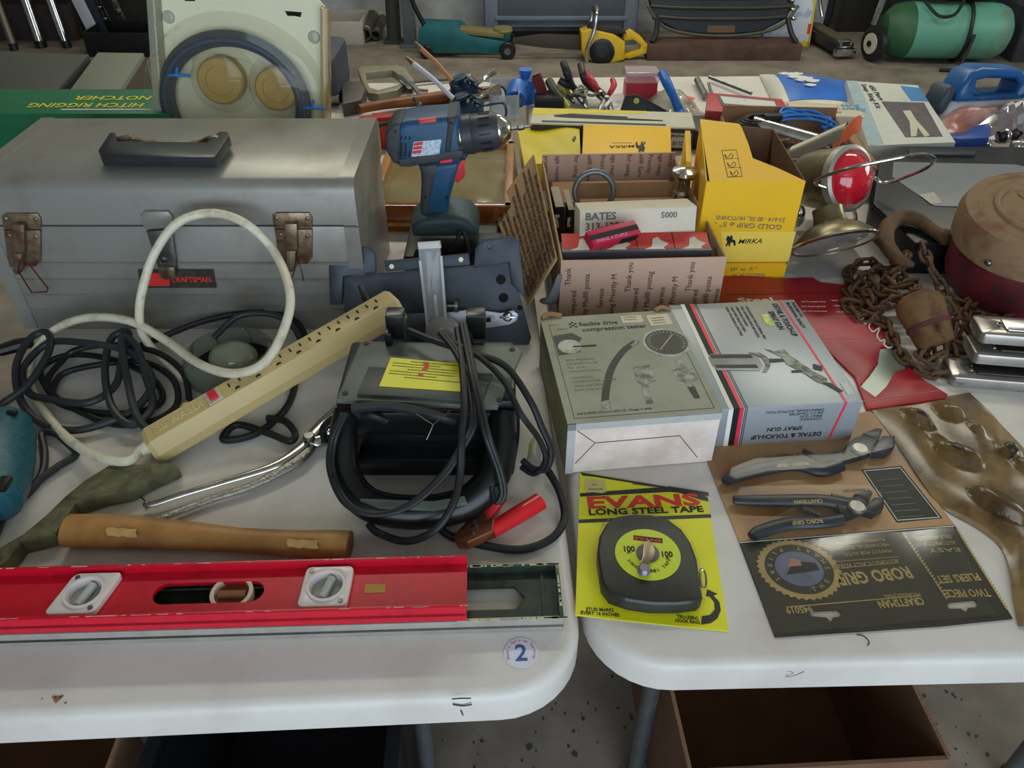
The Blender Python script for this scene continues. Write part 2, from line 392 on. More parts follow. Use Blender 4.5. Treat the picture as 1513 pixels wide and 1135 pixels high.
# thin bent wire by the plier ends
w_ = thing('bent_wire', 'thin dark bent wire by the pliers handle tips', 'wire', G(205, 730, .741))
M().tube([lp(w_, *p) for p in ((192, 716, .7415), (198, 728, .7415), (212, 738, .742), (219, 748, .742), (214, 752, .742))], .0007, 6, 6).build('strand', RUB, w_)
# ---- power strip with its cream cord
CRM = mat('cream_plastic', 'c9b27a', .42, var=.04, sc=20); CRMC = mat('cream_cord', 'd8d0b8', .45, sc=60, c2='a89c7c', f=(.5, .8))
ps = thing('power_strip', 'cream eight-outlet power strip with red rocker switch', 'power strip', G(225, 670, .741))
A = Wl(ps, G(229, 672, .7455)); B = Wl(ps, G(592, 460, .830))
X = (B - A).normalized(); Y = Vector((0, 0, 1)).cross(X).normalized()
TS = axes(A, X, Y); LS = (B - A).length
def hexbar(q, x0, x1, w, h, c, z0=0, end=.006):
    pr = [(-w / 2, z0), (w / 2, z0), (w / 2, h * .8), (w / 2 - c * .4, h), (-w / 2 + c, h), (-w / 2, h * .4)]
    rings = [(x0, .86), (x0 + end, 1), (x1 - end, 1), (x1, .86)]
    vs = [(x, y * k, z0 + (z - z0) * (k if z > h * .5 else 1)) for x, k in rings for y, z in pr]; n = 6
    fs = [[i * n + j, i * n + (j + 1) % n, (i + 1) * n + (j + 1) % n, (i + 1) * n + j] for i in range(3) for j in range(n)]
    fs += [list(range(n))[::-1], [3 * n + j for j in range(n)]]
    return q.put(vs, fs)
hexbar(M(TS), 0, LS, .044, .031, .0095, 0).build('body', CRM, ps, 20)
M(TS).box((LS / 2, 0, -.001), (LS - .01, .040, .003)).build('base_plate', CRM, ps)
nO = 8
DK = mat('slot_dark', '241f18', .7)
for i in range(nO):
    x = .132 + (LS - .162) * i / (nO - 1)
    o = M(TS @ TR(x, .003, .031) @ Matrix.Diagonal((1.25, 1.2, 1, 1))); o.box((-.0085, .0035, 0), (.0018, .0068, .0012)).box((.0035, .0035, 0), (.0018, .0058, .0012))
    o.prism([(-.0027 + -.0025 + .0027 * 2 * k / 6, -.0095) if 0 else (-.0025 + .003 * math.cos(math.pi * k / 6), -.0085 + .0036 * math.sin(math.pi * k / 6)) for k in range(7)], -.0006, .0006)
    o.build('outlet', DK, ps, 0)
sw = M(TS @ TR(.098, .003, .031)); sw.box((0, 0, .0008), (.0195, .026, .0022), .0006); swo = sw.build('switch_frame', mat('switch_grey', 'c6bcae', .4), ps)
M(TS @ TR(.098, .003, .0325)).put([(-.0055, -.0095, 0), (.0055, -.0095, 0), (.0055, .0095, 0), (-.0055, .0095, 0), (-.0055, -.0095, .0042), (.0055, -.0095, .0042), (.0055, -.001, .0022), (-.0055, -.001, .0022), (.0055, .0095, .0026), (-.0055, .0095, .0026)],
  [[0, 1, 5, 4], [4, 5, 6, 7], [7, 6, 8, 9], [9, 8, 2, 3], [1, 2, 8, 6, 5], [0, 4, 7, 9, 3], [0, 3, 2, 1]]).build('rocker', mat('switch_red', 'e0263a', .25, coat=.5, var=.05), swo, 0)
q = M(TS @ TR(.047, .003, .031)); o = rrect(.064, .027, .002, 3); i_ = rrect(.0625, .0255, .0016, 3)
q.prism(o, 0, .0006, holes=[i_]); q.build('nameplate_edge', CRM, ps)
text(ps, 'SL WABER', .0145, TS @ TR(.0195, .002, .0313), mat('cream_emboss', 'd9c594', .4), bold=.008, th=.0005, sp=.95)
M(TS).cyl((.062, .021, .018), (.062, .030, .018), .010, .008).build('reset_button', CRM, ps)
M(TS).cyl((.002, 0, .016), (-.016, 0, .016), .010, .0065).build('strain_relief', CRMC, ps)
cp = [TS @ Vector((-.012, 0, .016))]
cp += [lp(ps, *p) for p in ((188, 682, .764), (150, 677, .764), (116, 660, .758), (82, 630, .750), (50, 580, .748), (45, 535, .755), (75, 492, .775), (125, 470, .80), (190, 474, .81), (245, 503, .80), (295, 538, .80), (345, 552, .81), (392, 535, .83), (422, 480, .86), (428, 430, .885), (405, 372, .905), (362, 330, .942), (312, 315, .950), (262, 330, .943), (228, 375, .905), (210, 430, .86), (206, 470, .82), (214, 500, .78), (235, 525, .755), (270, 560, .75))]
M().tube(cp, .0062, 12, 8).build('cord', CRMC, ps)
# ---- black extension cord pile
def cord(name, label, pts, r=.0046, m=RUB, cat='cord', smooth=7):
    o = thing(name, label, cat, G(pts[0][0], pts[0][1], .741))
    M().tube([lp(o, *p) for p in pts], r, 9, smooth).build('cable', m, o); return o
CB = mat('cord_blue_grey', '303234', .5, var=.3, sc=120)
c1 = cord('extension_cord', 'long black extension cord coiled beside the cream power strip', [
    (-30, 635, .748), (0, 600, .752), (40, 570, .765), (72, 520, .775), (70, 492, .778), (45, 500, .775), (24, 540, .765), (30, 590, .755), (60, 625, .75), (110, 636, .75), (165, 622, .752),
    (205, 600, .757), (225, 560, .765), (190, 520, .778), (120, 506, .785), (70, 508, .77), (35, 545, .758), (42, 580, .756), (75, 590, .758), (130, 595, .758), (170, 570, .762), (180, 530, .772),
    (190, 492, .787), (165, 500, .782), (155, 545, .772), (165, 600, .762), (195, 628, .757), (225, 600, .757), (215, 555, .768), (200, 510, .783), (180, 500, .79), (188, 560, .775), (205, 620, .76), (240, 650, .748)], .0052, CB)
c = lp(c1, 14, 515, .765); M().tube([c + Vector((.03, .008, .006)), c + Vector((.01, .003, .003)), c + Vector((-.012, -.006, 0))], [.008, .010, .0085], 10, 4).build('plug', BLK, c1)
c2 = cord('extension_cord', 'thinner black cord wound in flat loops under the coiled cord', [
    (70, 575, .747), (60, 545, .747), (100, 525, .75), (160, 530, .752), (220, 555, .752), (240, 590, .748), (200, 610, .746), (130, 608, .746), (80, 590, .747), (90, 555, .75), (140, 540, .756), (210, 535, .758), (255, 560, .754), (260, 600, .748),
    (215, 625, .746), (150, 622, .746), (70, 575, .752), (95, 530, .758), (120, 515, .765), (170, 510, .768), (230, 520, .764), (270, 550, .758), (280, 590, .748)], .0045, RUB)
c3 = cord('appliance_cord', 'black cord draped from the toolbox base to the clear work lamp', [
    (185, 520, .748), (235, 500, .758), (290, 478, .768), (345, 465, .775), (400, 462, .772), (440, 478, .762), (452, 510, .752), (440, 550, .747), (425, 600, .746), (380, 640, .746), (330, 650, .746), (350, 628, .748), (395, 640, .748), (428, 652, .748), (436, 640, .75), (420, 622, .75), (395, 618, .748)], .0048, RUB)
c4 = cord('appliance_cord', 'black cord looping between the teal power tool and hatchet head', [
    (12, 760, .747), (45, 720, .747), (85, 690, .747), (112, 672, .747), (100, 655, .75), (80, 640, .750), (62, 642, .748), (66, 670, .747), (62, 700, .747), (40, 730, .746), (15, 738, .746), (5, 760, .746), (-10, 800, .746)], .0048, CB)
# ---- clear work lamp half hidden behind the strip
wl = thing('work_lamp', 'clear domed work lamp with a pale bulb behind the power strip', 'lamp', G(345, 545, .741), 0)
M().lathe([(.066, .0), (.068, .004), (.067, .02), (.060, .034), (.056, .036), (.058, .031), (.064, .018), (.065, .003), (.066, 0)], TR(.0, .0, .0), 40).build('reflector_rim', clear('lamp_clear', '9aa08f', .35, .08), wl)
M().lathe([(0, 0), (.064, 0), (.064, .002), (0, .003)], None, 32).build('base', BLK, wl)
M().sph((0, .01, .012), (.036, .030, .024), 24, 12).build('bulb', mat('bulb_glass', '9c9f88', .15, coat=1), wl)
for a in (35, 80, 125, 165): M().tube([(.064 * math.cos(R(a)), .064 * math.sin(R(a)), .004), (.061 * math.cos(R(a)), .061 * math.sin(R(a)), .028), (.05 * math.cos(R(a)), .05 * math.sin(R(a)), .037)], .0018, 6, 4).build('guard_rib', mat('rib_olive', '7a7d66', .3), wl)
M().tube([(-.03, .03, .034), (.0, .062, .05), (.045, .066, .052), (.08, .055, .04), (.1, .03, .01)], .0045, 9, 8).build('cable', CB, wl)
# ---- teal power tool at the picture edge
TEAL = mat('teal_plastic', '1f5a66', .45, sc=200, c2='18444e', bump=.15)
td = thing('power_sander', 'teal power tool with dark vents lying beside the cords', 'power tool', G(-12, 670, .741))
q = M(); T = axes(lp(td, -6, 668, .770), G(24, 580, .77) - G(-16, 750, .77), (-1, 0, 0))
q.lathe([(0, -.085), (.018, -.084), (.028, -.075), (.034, -.04), (.036, 0), (.035, .035), (.030, .058), (.018, .070), (0, .073)], axes(lp(td, -6, 668, .777), (-1, 0, 0), (0, 0, 1)) @ TR(rx=0), 24)
q.v = []; q.f = []
d = (lp(td, 22, 585, .775) - lp(td, -12, 752, .775)); q.lathe([(0, 0), (.022, .001), (.031, .010), (.036, .04), (.037, .09), (.034, .135), (.026, .158), (.012, .168), (0, .169)], frame(lp(td, -14, 752, .777), d), 28)
q.build('housing', TEAL, td)
M().box(lp(td, 18, 610, .808), (.012, .005, .006), .001).build('vent', BLK, td)
M().box(lp(td, 4, 715, .800), (.014, .020, .008), .002).build('switch', BLK, td)
M().tube([lp(td, *p) for p in ((-20, 756, .772), (-26, 790, .765), (-40, 830, .76))], [.012, .009, .006], 10, 4).build('cord_boot', BLK, td)
def PL(th, T, px, py, z=0):
    """pixel -> local 2-D point on the plane z=z of frame T of an unturned thing"""
    Tw = Matrix.Translation(Vector(th.location)) @ T; n = Tw.to_3x3() @ Vector((0, 0, 1)); p0 = Tw @ Vector((0, 0, z)); d = ray(px, py); c = Vector((0, 0, CH))
    w = c + d * ((p0 - c).dot(n) / d.dot(n)); l = Tw.inverted() @ w; return (l.x, l.y)
def PLs(th, T, pts, z=0): return [PL(th, T, *p, z=z) for p in pts]
# ================================================================ grey toolbox
TBM = mat('toolbox_grey', '94928a', .36, .35, sc=9, c2='75685a', f=(.5, .82), det=9)
BRASS = mat('worn_brass', '94866c', .38, .8, sc=60, c2='7c5c4c', f=(.45, .6))
tb = thing('toolbox', 'grey metal toolbox with a black handle and two rusty brass latches', 'toolbox', (-.758, 1.035, .74))
W_, D_, H1, H2 = .536, .26, .178, .245
M().box((W_ / 2, D_ / 2, H1 / 2), (W_, D_, H1), .003).build('body', TBM, tb)
pr = [(0, H1 + .001), (0, H2 - .018), (.004, H2 - .006), (.014, H2), (D_ - .014, H2), (D_ - .003, H2 - .006), (D_, H2 - .018), (D_, H1 + .001)]
YZ = Matrix(((0, 0, 1, 0), (1, 0, 0, 0), (0, 1, 0, 0), (0, 0, 0, 1)))
lid = M(); lid.prism(pr, -.002, W_ + .002, T=YZ); lid = lid.build('lid', TBM, tb, 50)
for x0 in (-.003, W_ - .018):
    q = M(); q.prism([(-.0015, H1 + .0005), (-.0015, H2 - .018), (.003, H2 - .004), (.014, H2 + .0015), (D_ - .014, H2 + .0015), (D_, H2 - .012), (D_ + .001, H1 + .0005)], x0, x0 + .021, T=YZ); q.build('end_band', TBM, lid, 50)
    M().box((x0 + .0105, -.0008, H1 / 2), (.021, .002, H1 - .004)).build('end_band', TBM, tb)
for z in (.119, .091, .064, .037):
    q = M(); q.prism([(0, -.004), (-.003, -.003), (-.0035, 0), (0, .0015)], .018, W_ - .018, T=TR(0, 0, z) @ YZ); q.build('pressed_rib', TBM, tb)
M().box((W_ / 2, -.001, H1 + .0005), (W_, .003, .0016)).build('seam', mat('seam_dark', '45433e', .6), tb)
# handle
hT = lambda px, py, z=.985 + .012: Wl(tb, G(px, py, z))
q = M(); o = PLs(tb, TR(0, 0, .261), [(147, 228), (163, 203), (172, 202), (176, 215), (306, 217), (325, 201), (338, 201), (341, 208), (322, 236), (318, 240), (152, 238)])
q.prism(o, -.007, .008, .004, T=TR(0, 0, .261)); q.build('carry_handle', mat('handle_black', '202428', .38, var=.2), lid)
for a, b in ((172, 214), (332, 296)):
    M().tube([hT(a, 207, 1.0), hT((a + b) / 2, 204, 1.006), hT(b, 211, .988)], [.007, .0075, .006], 10, 4, flat=.6).build('handle_loop', BRASS, lid)
    p = hT(b + (3 if a < b else -3), 213, .985); M().cyl(p, p + Vector((0, 0, .002)), .014, seg=20).build('rosette', BRASS, lid)
# latches
def latch(px0, px1, py0, pym, py1, bail):
    T = axes((0, 0, 0), (1, 0, 0), (0, 0, 1)); f = lambda pts: PLs(tb, T, pts)
    l = M(T); l.prism(f([(px0, py0 + 4), (px0 + 6, py0), (px1 - 5, py0), (px1, py0 + 8), (px1, pym - 2), (px0 + 3, pym - 2)]), 0, .004, .001); a = l.build('latch_plate', BRASS, tb)
    m = (px0 + px1) / 2
    l = M(T); l.prism(f([(px0 + 4, pym), (px1, pym), (px1, py1 - 8), (px1 - 8, py1), (px0 + 12, py1), (px0 + 8, py1 - 20)]), 0, .005, .001).build('latch_plate', BRASS, tb)
    l = M(T); l.prism(f([(m - 9, py0 + 12), (m + 9, py0 + 12), (m + 10, py1 - 24), (m - 8, py1 - 24)]), .005, .013, .002); l.prism(f([(m - 7, py1 - 26), (m + 9, py1 - 26), (m + 7, py1), (m + 3, py1 + 6), (m - 2, py1 + 6), (m - 6, py1)]), .006, .018, .004); k = l.build('latch_lever', BRASS, tb)
    w = f(bail); M(T).tube([(x, y, .02) for x, y in w], .0013, 6, 1).build('bail_wire', mat('copper_wire', '9a5a48', .35, .9), k)
    l = M(T)
    for x, y in f([(px0 + 7, py0 + 7), (px1 - 7, py0 + 8), (px0 + 12, pym + 8), (px1 - 7, pym + 10)]): l.sph((x, y, .0045), (.0032, .0032, .0015), 10, 6)
    l.build('rivet', BRASS, tb)
latch(4, 62, 314, 338, 392, [(36, 392), (38, 376), (46, 372), (80, 416), (78, 421), (56, 422), (38, 392)])
latch(403, 462, 313, 337, 388, [(428, 388), (432, 412), (445, 372), (453, 405)])
T = axes((0, 0, 0), (1, 0, 0), (0, 0, 1)); f = lambda pts: PLs(tb, T, pts)
M(T).prism(f([(210, 316), (215, 310), (250, 310), (257, 318), (256, 333), (214, 335)]), 0, .006, .002).build('hasp_plate', TBM, tb)
q = M(T); q.prism(f([(219, 338), (256, 336), (263, 382), (264, 398), (238, 396), (234, 384)]), .004, .008, .0012, holes=[f([(239, 376), (248, 377), (249, 383), (241, 384)])]); q.build('hasp', STEEL, tb)
M(T).prism(f([(237, 388), (262, 388), (264, 404), (250, 408), (241, 404)]), .008, .014, .003).build('hasp_tab', BRASS, tb)
q = M(T); q.prism(f([(205, 397), (316, 397), (321, 423), (210, 423)]), .003, .0048); pn = q.build('nameplate', mat('nameplate_grey', '5e5a54', .3, .6, sc=150, var=.4), tb)
q = M(T); q.prism(f([(219, 401), (252, 401), (253, 420), (221, 420)]), .0048, .0054).build('red_panel', REDINK, pn)
a = f([(255, 411)])[0]; text(tb, 'CRAFTSMAN', .0125, T @ TR(a[0], a[1], .0052), REDINK, bold=.02, wid=.83)
# ================================================================ battery charger
CHB = mat('charger_black', '101112', .3, var=.3, sc=40); CHG = mat('charger_grey_green', '5d6459', .42, var=.12, sc=30)
LEM = mat('lemon_label', 'e6df1c', .45, var=.04)
ch = thing('battery_charger', 'black and grey-green battery charger with carry handle and wrapped cables', 'battery charger', (-.10, .71, .74))
cl = lambda px, py, z: lp(ch, px, py, z)
q = M(); q.box((0, .058, .062), (.208, .122, .122), .008); q.build('body', CHB, ch)
TT = TR(0, 0, .1285)
q = M(TT); q.prism(PLs(ch, TT, [(538, 503), (764, 511), (772, 518), (735, 600), (497, 590), (500, 580), (532, 506)]), -.006, 0, .002); q.build('top_plate', CHG, ch)
q = M(TT); q.prism(PLs(ch, TT, [(545, 545), (728, 556), (712, 596), (528, 586)]), 0, .004, .0015); tp = q.build('top_panel', mat('panel_dark', '3a3f3a', .45), ch)
q = M(TT); q.prism(PLs(ch, TT, [(578, 533), (690, 543), (684, 583), (561, 575)]), .004, .0048); lb = q.build('warning_label', LEM, ch)
aa, bb = Vector(PL(ch, TT, 578, 533)).to_3d(), Vector(PL(ch, TT, 690, 543)).to_3d(); TL = TT @ axes(aa, bb - aa, (0, 1, 0))
TL = TL @ TR(0, 0, .0051)
smallprint(lb, TL, [(.006 + (.02 if k % 3 == 0 else 0), -.005 - k * .0052, .078 - (k % 2) * .02) for k in range(7)], INK, .0008, seed=4, wd=.0022)
q = M(TL)
for x, y in ((.045, -.006), (.047, -.011), (.046, -.0165), (.044, -.029)): q.box((x, y, .0002), (.006, .0042, .0005))
q.build('label_mark', REDINK, lb)
for p in ((541, 508), (757, 517), (510, 582), (738, 592)):
    c = cl(*p, .868); M().cyl(c, c + Vector((0, 0, .0015)), .0035, seg=12).build('screw_hole', INK, ch)
q = M()
for x0, x1 in ((573, 600), (690, 718)):
    a = cl(x0, 498, .868); b = cl(x1, 498, .868); q = M()
    q.box(((a.x + b.x) / 2, a.y + .004, .146), (b.x - a.x, .022, .036), .003).box((a.x + .004, a.y - .012, .138), (.009, .02, .02), .003)
    q.build('cord_hook', CHB, ch)
# carry handle in front, ledge and cavity
hpts = [cl(*p) for p in ((512, 606, .842), (507, 650, .822), (512, 705, .795), (545, 745, .776), (610, 757, .771), (680, 747, .774), (724, 712, .793), (742, 655, .820), (745, 610, .842))]
M().tube(hpts, [.015, .017, .018, .019, .0195, .0195, .0195, .019, .018], 16, 8, flat=.85).build('carry_handle', CHB, ch)
q = M(); o = [cl(*p) for p in ((532, 737, .797), (560, 748, .794), (640, 752, .793), (690, 742, .794), (686, 733, .796), (640, 741, .797), (565, 738, .797))]
q.put(o + [v - Vector((0, 0, .004)) for v in o], [[0, 1, 2, 3, 4, 5, 6]] + [[i, (i + 1) % 7, 7 + (i + 1) % 7, 7 + i] for i in range(7)]).build('handle_inlay', CHG, ch)
M().box((.0, -.014, .048), (.165, .03, .016), .005).build('front_ledge', CHB, ch)
M().box((0, .004, .09), (.17, .02, .035), .004).build('front_recess', mat('recess_black', '0c0d0e', .3), ch)
q = M(); a = Vector((.1045, .01, .02)); q.prism([(.012, .02), (.108, .012), (.104, .118), (.02, .100)], 0, .0008, T=Matrix(((0, 0, 1, .1045), (1, 0, 0, 0), (0, 1, 0, 0), (0, 0, 0, 1)))); q.build('side_label', LEM, ch)
# its cables
def cc(name, pts, r): M().tube([cl(*p) for p in pts], r, 9, 7).build(name, RUB, ch)
cc('cable', [(603, 488, .885), (640, 503, .888), (690, 520, .886), (745, 540, .880), (782, 590, .858), (800, 630, .830), (814, 665, .80), (808, 692, .775), (788, 693, .768), (772, 680, .772)], .0042)
cc('cable', [(655, 500, .89), (700, 522, .89), (742, 560, .880), (770, 612, .862), (797, 650, .82), (806, 680, .79), (790, 700, .765), (770, 690, .765)], .0036)
for dx in (0, 5):
    cc('cable', [(650 + dx, 492, .893), (672 + dx, 520, .890), (690 + dx, 560, .885), (697 + dx, 620, .872), (680 + dx, 660, .850), (650 + dx, 705, .826), (600 + dx, 748, .806), (548 + dx, 760, .800), (508 + dx, 742, .806), (487 + dx, 695, .815), (490 + dx, 650, .836), (506 + dx, 612, .866)], .0034)
for dx in (0, 5):
    cc('cable', [(682 + dx, 480, .895), (690 + dx, 520, .893), (700 + dx, 570, .888), (716 + dx, 640, .865), (735 + dx, 695, .825), (741 + dx, 728, .80), (733 + dx, 742, .79), (726 + dx, 720, .80)], .0032)
cc('cable', [(676, 486, .89), (683, 540, .889), (686, 600, .88), (682, 650, .86), (680, 700, .83), (668, 748, .81), (640, 785, .79), (600, 800, .77), (560, 788, .765), (545, 775, .765)], .0044)
cc('cable', [(806, 690, .757), (826, 725, .748), (834, 765, .746), (815, 796, .746), (770, 812, .746), (715, 806, .747), (665, 792, .75), (640, 770, .755)], .0048)
cc('cable', [(480, 655, .752), (478, 632, .765), (500, 615, .80), (540, 612, .845), (572, 622, .835)], .0048)
cc('ribbon_cable', [(520, 604, .868), (570, 600, .87), (620, 608, .866), (648, 616, .862), (672, 622, .855)], .0058)
q = M(); c = cl(640, 628, .872)
for d in ((-.02, .018, 0), (.018, .02, .004), (-.006, -.02, -.004)): q.tube([c, c + Vector(d)], .0006, 5, 1)
q.build('wire_tie', STEEL, ch)
# copper and red clamps
COP = mat('copper_plate', 'a8694c', .35, .85, var=.3); CLR = mat('clamp_red', 'd8232c', .3, var=.05, coat=.3)
def clamp(label, p0, p1, p2, r):
    o = thing('battery_clamp', label, 'clamp', G(*p1[:2], .741))
    g = lambda p: lp(o, *p)
    M().tube([g(p1), (g(p1) + g(p2)) / 2, g(p2)], [r * .85, r, r * 1.02], 14, 4, flat=.8).build('grip', CLR, o)
    d = g(p1) - g(p0); q = M(axes(g(p0), d, (0, 1, 0))); L = d.length
    q.prism([(0, -.004), (.01, -.011), (L, -r * .8), (L + .01, r * .8), (.01, .011), (0, .006)], -.002, .010, .003); q.build('jaw', COP, o)
    q = M(axes(g(p0), d, (0, 1, 0)))
    for k in range(6): q.prism([(.002 + .004 * k, .009), (.004 + .004 * k, .015), (.006 + .004 * k, .009)], 0, .006)
    q.build('teeth', COP, o, 0); q = M(); q.cyl(g(p0) + d * .5 + Vector((0, 0, .009)), g(p0) + d * .5 + Vector((0, 0, .014)), .004).build('rivet', STEEL, o)
    return o
clamp('copper clamp with a bright red grip pointing at the tape card', (675, 805, .752), (725, 785, .756), (798, 741, .757), .0115)
clamp('copper clamp with red grip tucked under the charger handle', (690, 800, .752), (715, 768, .754), (738, 735, .754), .0095)
# curled paper tag beside the charger
tg = thing('paper_tag', 'curled printed paper tag beside the charger side', 'tag', G(795, 672, .741))
M().sheet(lambda u, v: lp(tg, 778 + 20 * u + 4 * v, 683 - 28 * v - 12 * math.sin(u * 3), .745 + .018 * math.sin(u * 3)), 8, 4, .0004).build('paper', mat('tag_paper', 'c8c8b8', .7, sc=300, var=.4), tg)
# ================================================================ dark metal base plate with clear arm
PLM = mat('plate_blue_grey', '3f444c', .45, .3, sc=25, var=.25)
bp = thing('saw_guide_plate', 'dark blue-grey metal guide plate with two ears behind the charger', 'guide plate', (-.26, .992, .745))
T = axes((0, 0, 0), (1, .01, 0), (0, .050, .115)); f = lambda pts, z=0: PLs(bp, T, pts, z)
q = M(T); q.prism(f([(508, 408), (755, 388), (785, 500), (778, 520), (510, 520)]), -.004, 0, .001, holes=[f([(529, 422), (537, 420), (545, 440), (538, 450)])]); q.build('plate', PLM, bp)
for x, y, r_ in ((740, 413, .0062), (744, 440, .0062), (761, 413, .0032), (768, 455, .0034)):  # flat black discs on the plate face, painting the shade inside its holes
    a = f([(x, y)])[0]; M(T).lathe([(0, .0005), (r_ * .9, .0005), (r_, .0007), (r_ * 1.15, .0006), (r_ * 1.2, 0)], TR(a[0], a[1], 0), 16).build('hole_shade_disc', mat('hole_shade_black', '0b0b0c', .8), bp)
for o, hl in (([(487, 410), (486, 380), (492, 367), (505, 364), (545, 365), (555, 375), (556, 402), (508, 408), (506, 450), (488, 450)], (531, 381)), ([(700, 396), (702, 368), (712, 354), (756, 349), (767, 356), (772, 400), (776, 440), (756, 420), (752, 388)], (723, 364))):
    q = M(T); q.prism(f(o), -.003, .004, .0015, holes=[f([(hl[0] + 3 * math.cos(t), hl[1] + 3 * math.sin(t)) for t in (0, 1.05, 2.1, 3.14, 4.2, 5.2)])]); q.build('ear', PLM, bp)
q = M(T); q.prism(f([(570, 385), (693, 374), (695, 390), (572, 400)]), .0, .016, .001); q.build('stop_bar', PLM, bp)
q = M(T)
for x, y in ((581, 392), (682, 382)): a = f([(x, y)])[0]; q.cyl((a[0], a[1], .016), (a[0], a[1], .0175), .0036, seg=12)
q.build('bolt', mat('bolt_pale', 'b9b79a', .4, .5), bp)
q = M(T); q.prism(f([(618, 362), (650, 360), (652, 378), (658, 430), (660, 478), (630, 482), (626, 430), (620, 385)], .02), .018, .030, .003, holes=[]); arm = q.build('clear_arm', clear('arm_clear', 'cfcfcf', .42, .12), bp)
q = M(T)
for o in ([(619, 385), (623, 385), (634, 480), (630, 481)], [(650, 378), (654, 378), (661, 476), (657, 477)]): q.prism(f(o, .03), .029, .034)
q.prism(f([(641, 436), (645, 436), (648, 470), (644, 470)], .03), .0302, .031); q.build('arm_ridge', clear('arm_clear2', 'dcdcdc', .6, .12), arm)
q = M(T); q.prism(f([(618, 358), (650, 356), (652, 366), (619, 368)], .02), .014, .034, .002); q.build('arm_cap', WHITEP, arm)
q = M(T); a = f([(654, 490)], .03)[0]; q.sph((a[0], a[1], .030), (.026, .024, .012), 20, 10); q.build('clear_hub', clear('hub_clear', 'c4bfc0', .5, .1), bp)
q = M(T); q.prism(f([(655, 462), (700, 456), (740, 462), (758, 458), (766, 464), (764, 474), (752, 480), (700, 487), (640, 490)], .012), .010, .015, .001, holes=[f([(712, 470), (724, 469), (725, 475), (714, 477)], .012)]); q.build('pointer_lever', mat('lever_silver', 'b4b6ba', .35, .7, var=.1), bp)
a = f([(750, 468)], .016)[0]; q = M(T); q.lathe([(0, 0), (.008, 0), (.007, .005), (.004, .009), (0, .009)], TR(a[0], a[1], .015), 14).box((a[0], a[1], .021), (.024, .003, .006), .001).build('wing_nut', CHROME, bp)
a = f([(672, 452)], .02)[0]; q = M(T); q.cyl((a[0] - .012, a[1], .02), (a[0], a[1], .02), .003).cyl((a[0], a[1], .02), (a[0] + .005, a[1], .02), .010, seg=18).build('thumb_screw', STEEL, bp)
a = f([(555, 470)], .012)[0]; q = M(T); q.prism(f([(540, 470), (590, 463), (640, 462), (640, 488), (560, 492)], .008), .006, .010, .001).build('scale_plate', mat('scale_dark', '55565a', .4, .4), bp)
# ================================================================ cordless drill in its cradle
DBL = mat('drill_blue', '1f4f72', .42, sc=40, var=.2); DGR = mat('drill_grey', '3c4044', .55, sc=70, var=.25); DRED = mat('drill_red', 'd23a3e', .4, var=.05)
dr = thing('cordless_drill', 'blue and grey cordless drill standing upright with chrome chuck', 'drill', (-.113, 1.25, .74))
T = axes((0, 0, 0), (1, 0, 0), (0, 0, 1)); f = lambda pts: PLs(dr, T, pts)
def slab(name, pts, z, bev, m, z0=None, par=None):
    q = M(T); q.prism(PLs(dr, T, pts, z), -z if z0 is None else z0, z, bev, seg=3)
    return q.build(name, m, par or dr, 40)
body = slab('motor_housing', [(582, 186), (600, 180), (650, 175), (676, 173), (684, 222), (690, 236), (676, 246), (640, 246), (600, 246), (586, 238)], .032, .012, DBL)
slab('tail_cover', [(569, 196), (580, 184), (593, 182), (591, 246), (580, 241), (569, 223)], .034, .006, DGR)
slab('lower_band', [(588, 236), (640, 229), (675, 222), (684, 224), (684, 234), (640, 240), (604, 247), (590, 246)], .0335, .0015, DGR)
slab('collar_band', [(660, 174), (674, 172), (668, 228), (654, 230)], .0345, .008, DGR)
slab('grip', [(620, 246), (668, 240), (680, 240), (672, 268), (664, 296), (662, 318), (664, 335), (628, 337), (622, 318), (624, 290), (624, 262)], .018, .009, DBL)
slab('grip_rubber', [(616, 244), (650, 241), (644, 270), (638, 300), (640, 335), (624, 336), (620, 310), (622, 275), (621, 256)], .0198, .009, DGR)
slab('trigger', [(664, 240), (688, 236), (684, 250), (687, 262), (677, 271), (664, 266)], .012, .003, DRED)
slab('direction_switch', [(650, 238), (669, 235), (668, 241), (649, 243)], .036, .002, DRED)
slab('gear_switch', [(618, 178), (645, 175), (646, 187), (619, 190)], .030, .003, DRED)
slab('side_label', [(611, 210), (652, 206), (649, 228), (608, 232)], .0326, .0001, mat('label_blue_white', '9db4cc', .5, sc=300, c2='d6dde6', f=(.45, .55)))
for k in range(3):
    slab('label_mark', [(612 - k, 211 + 6 * k), (625 - k, 209.5 + 6 * k), (624 - k, 214 + 6 * k), (611 - k, 215.5 + 6 * k)], .0330, .0001, REDINK)
for x in (592, 598, 604): slab('vent', [(x, 212 if x < 600 else 224), (x + 3, 211 if x < 600 else 223), (x + 2, 231), (x - 1, 232)], .0326, .0001, INK); slab('vent', [(x, 202), (x + 3, 201), (x + 2.5, 206), (x - .5, 207)], .0326, .0001, INK)
for x in (619, 624, 629, 634): slab('vent', [(x, 241), (x + 2, 241), (x + 1, 245), (x - 1, 245)], .034, .0001, INK)
for p in ((667, 182), (584, 194), (629, 291), (660, 292), (682, 235)):
    a = PLs(dr, T, [p], .034 if p[1] < 240 else .02)[0]; M(T).cyl((a[0], a[1], .018), (a[0], a[1], .0355 if p[1] < 240 else .0212), .0022, seg=8).build('screw_hole', INK, dr)
a = Vector(f([(680, 200)])[0]).to_3d(); b = Vector(f([(768, 188)])[0]).to_3d(); d = (b - a).normalized()
TC = T @ frame(a, d)
M(TC).lathe([(0, -.004), (.030, -.004), (.0325, 0), (.0325, .003), (.031, .004), (0, .004)], None, 28).build('chuck_ring', CHROME, dr)
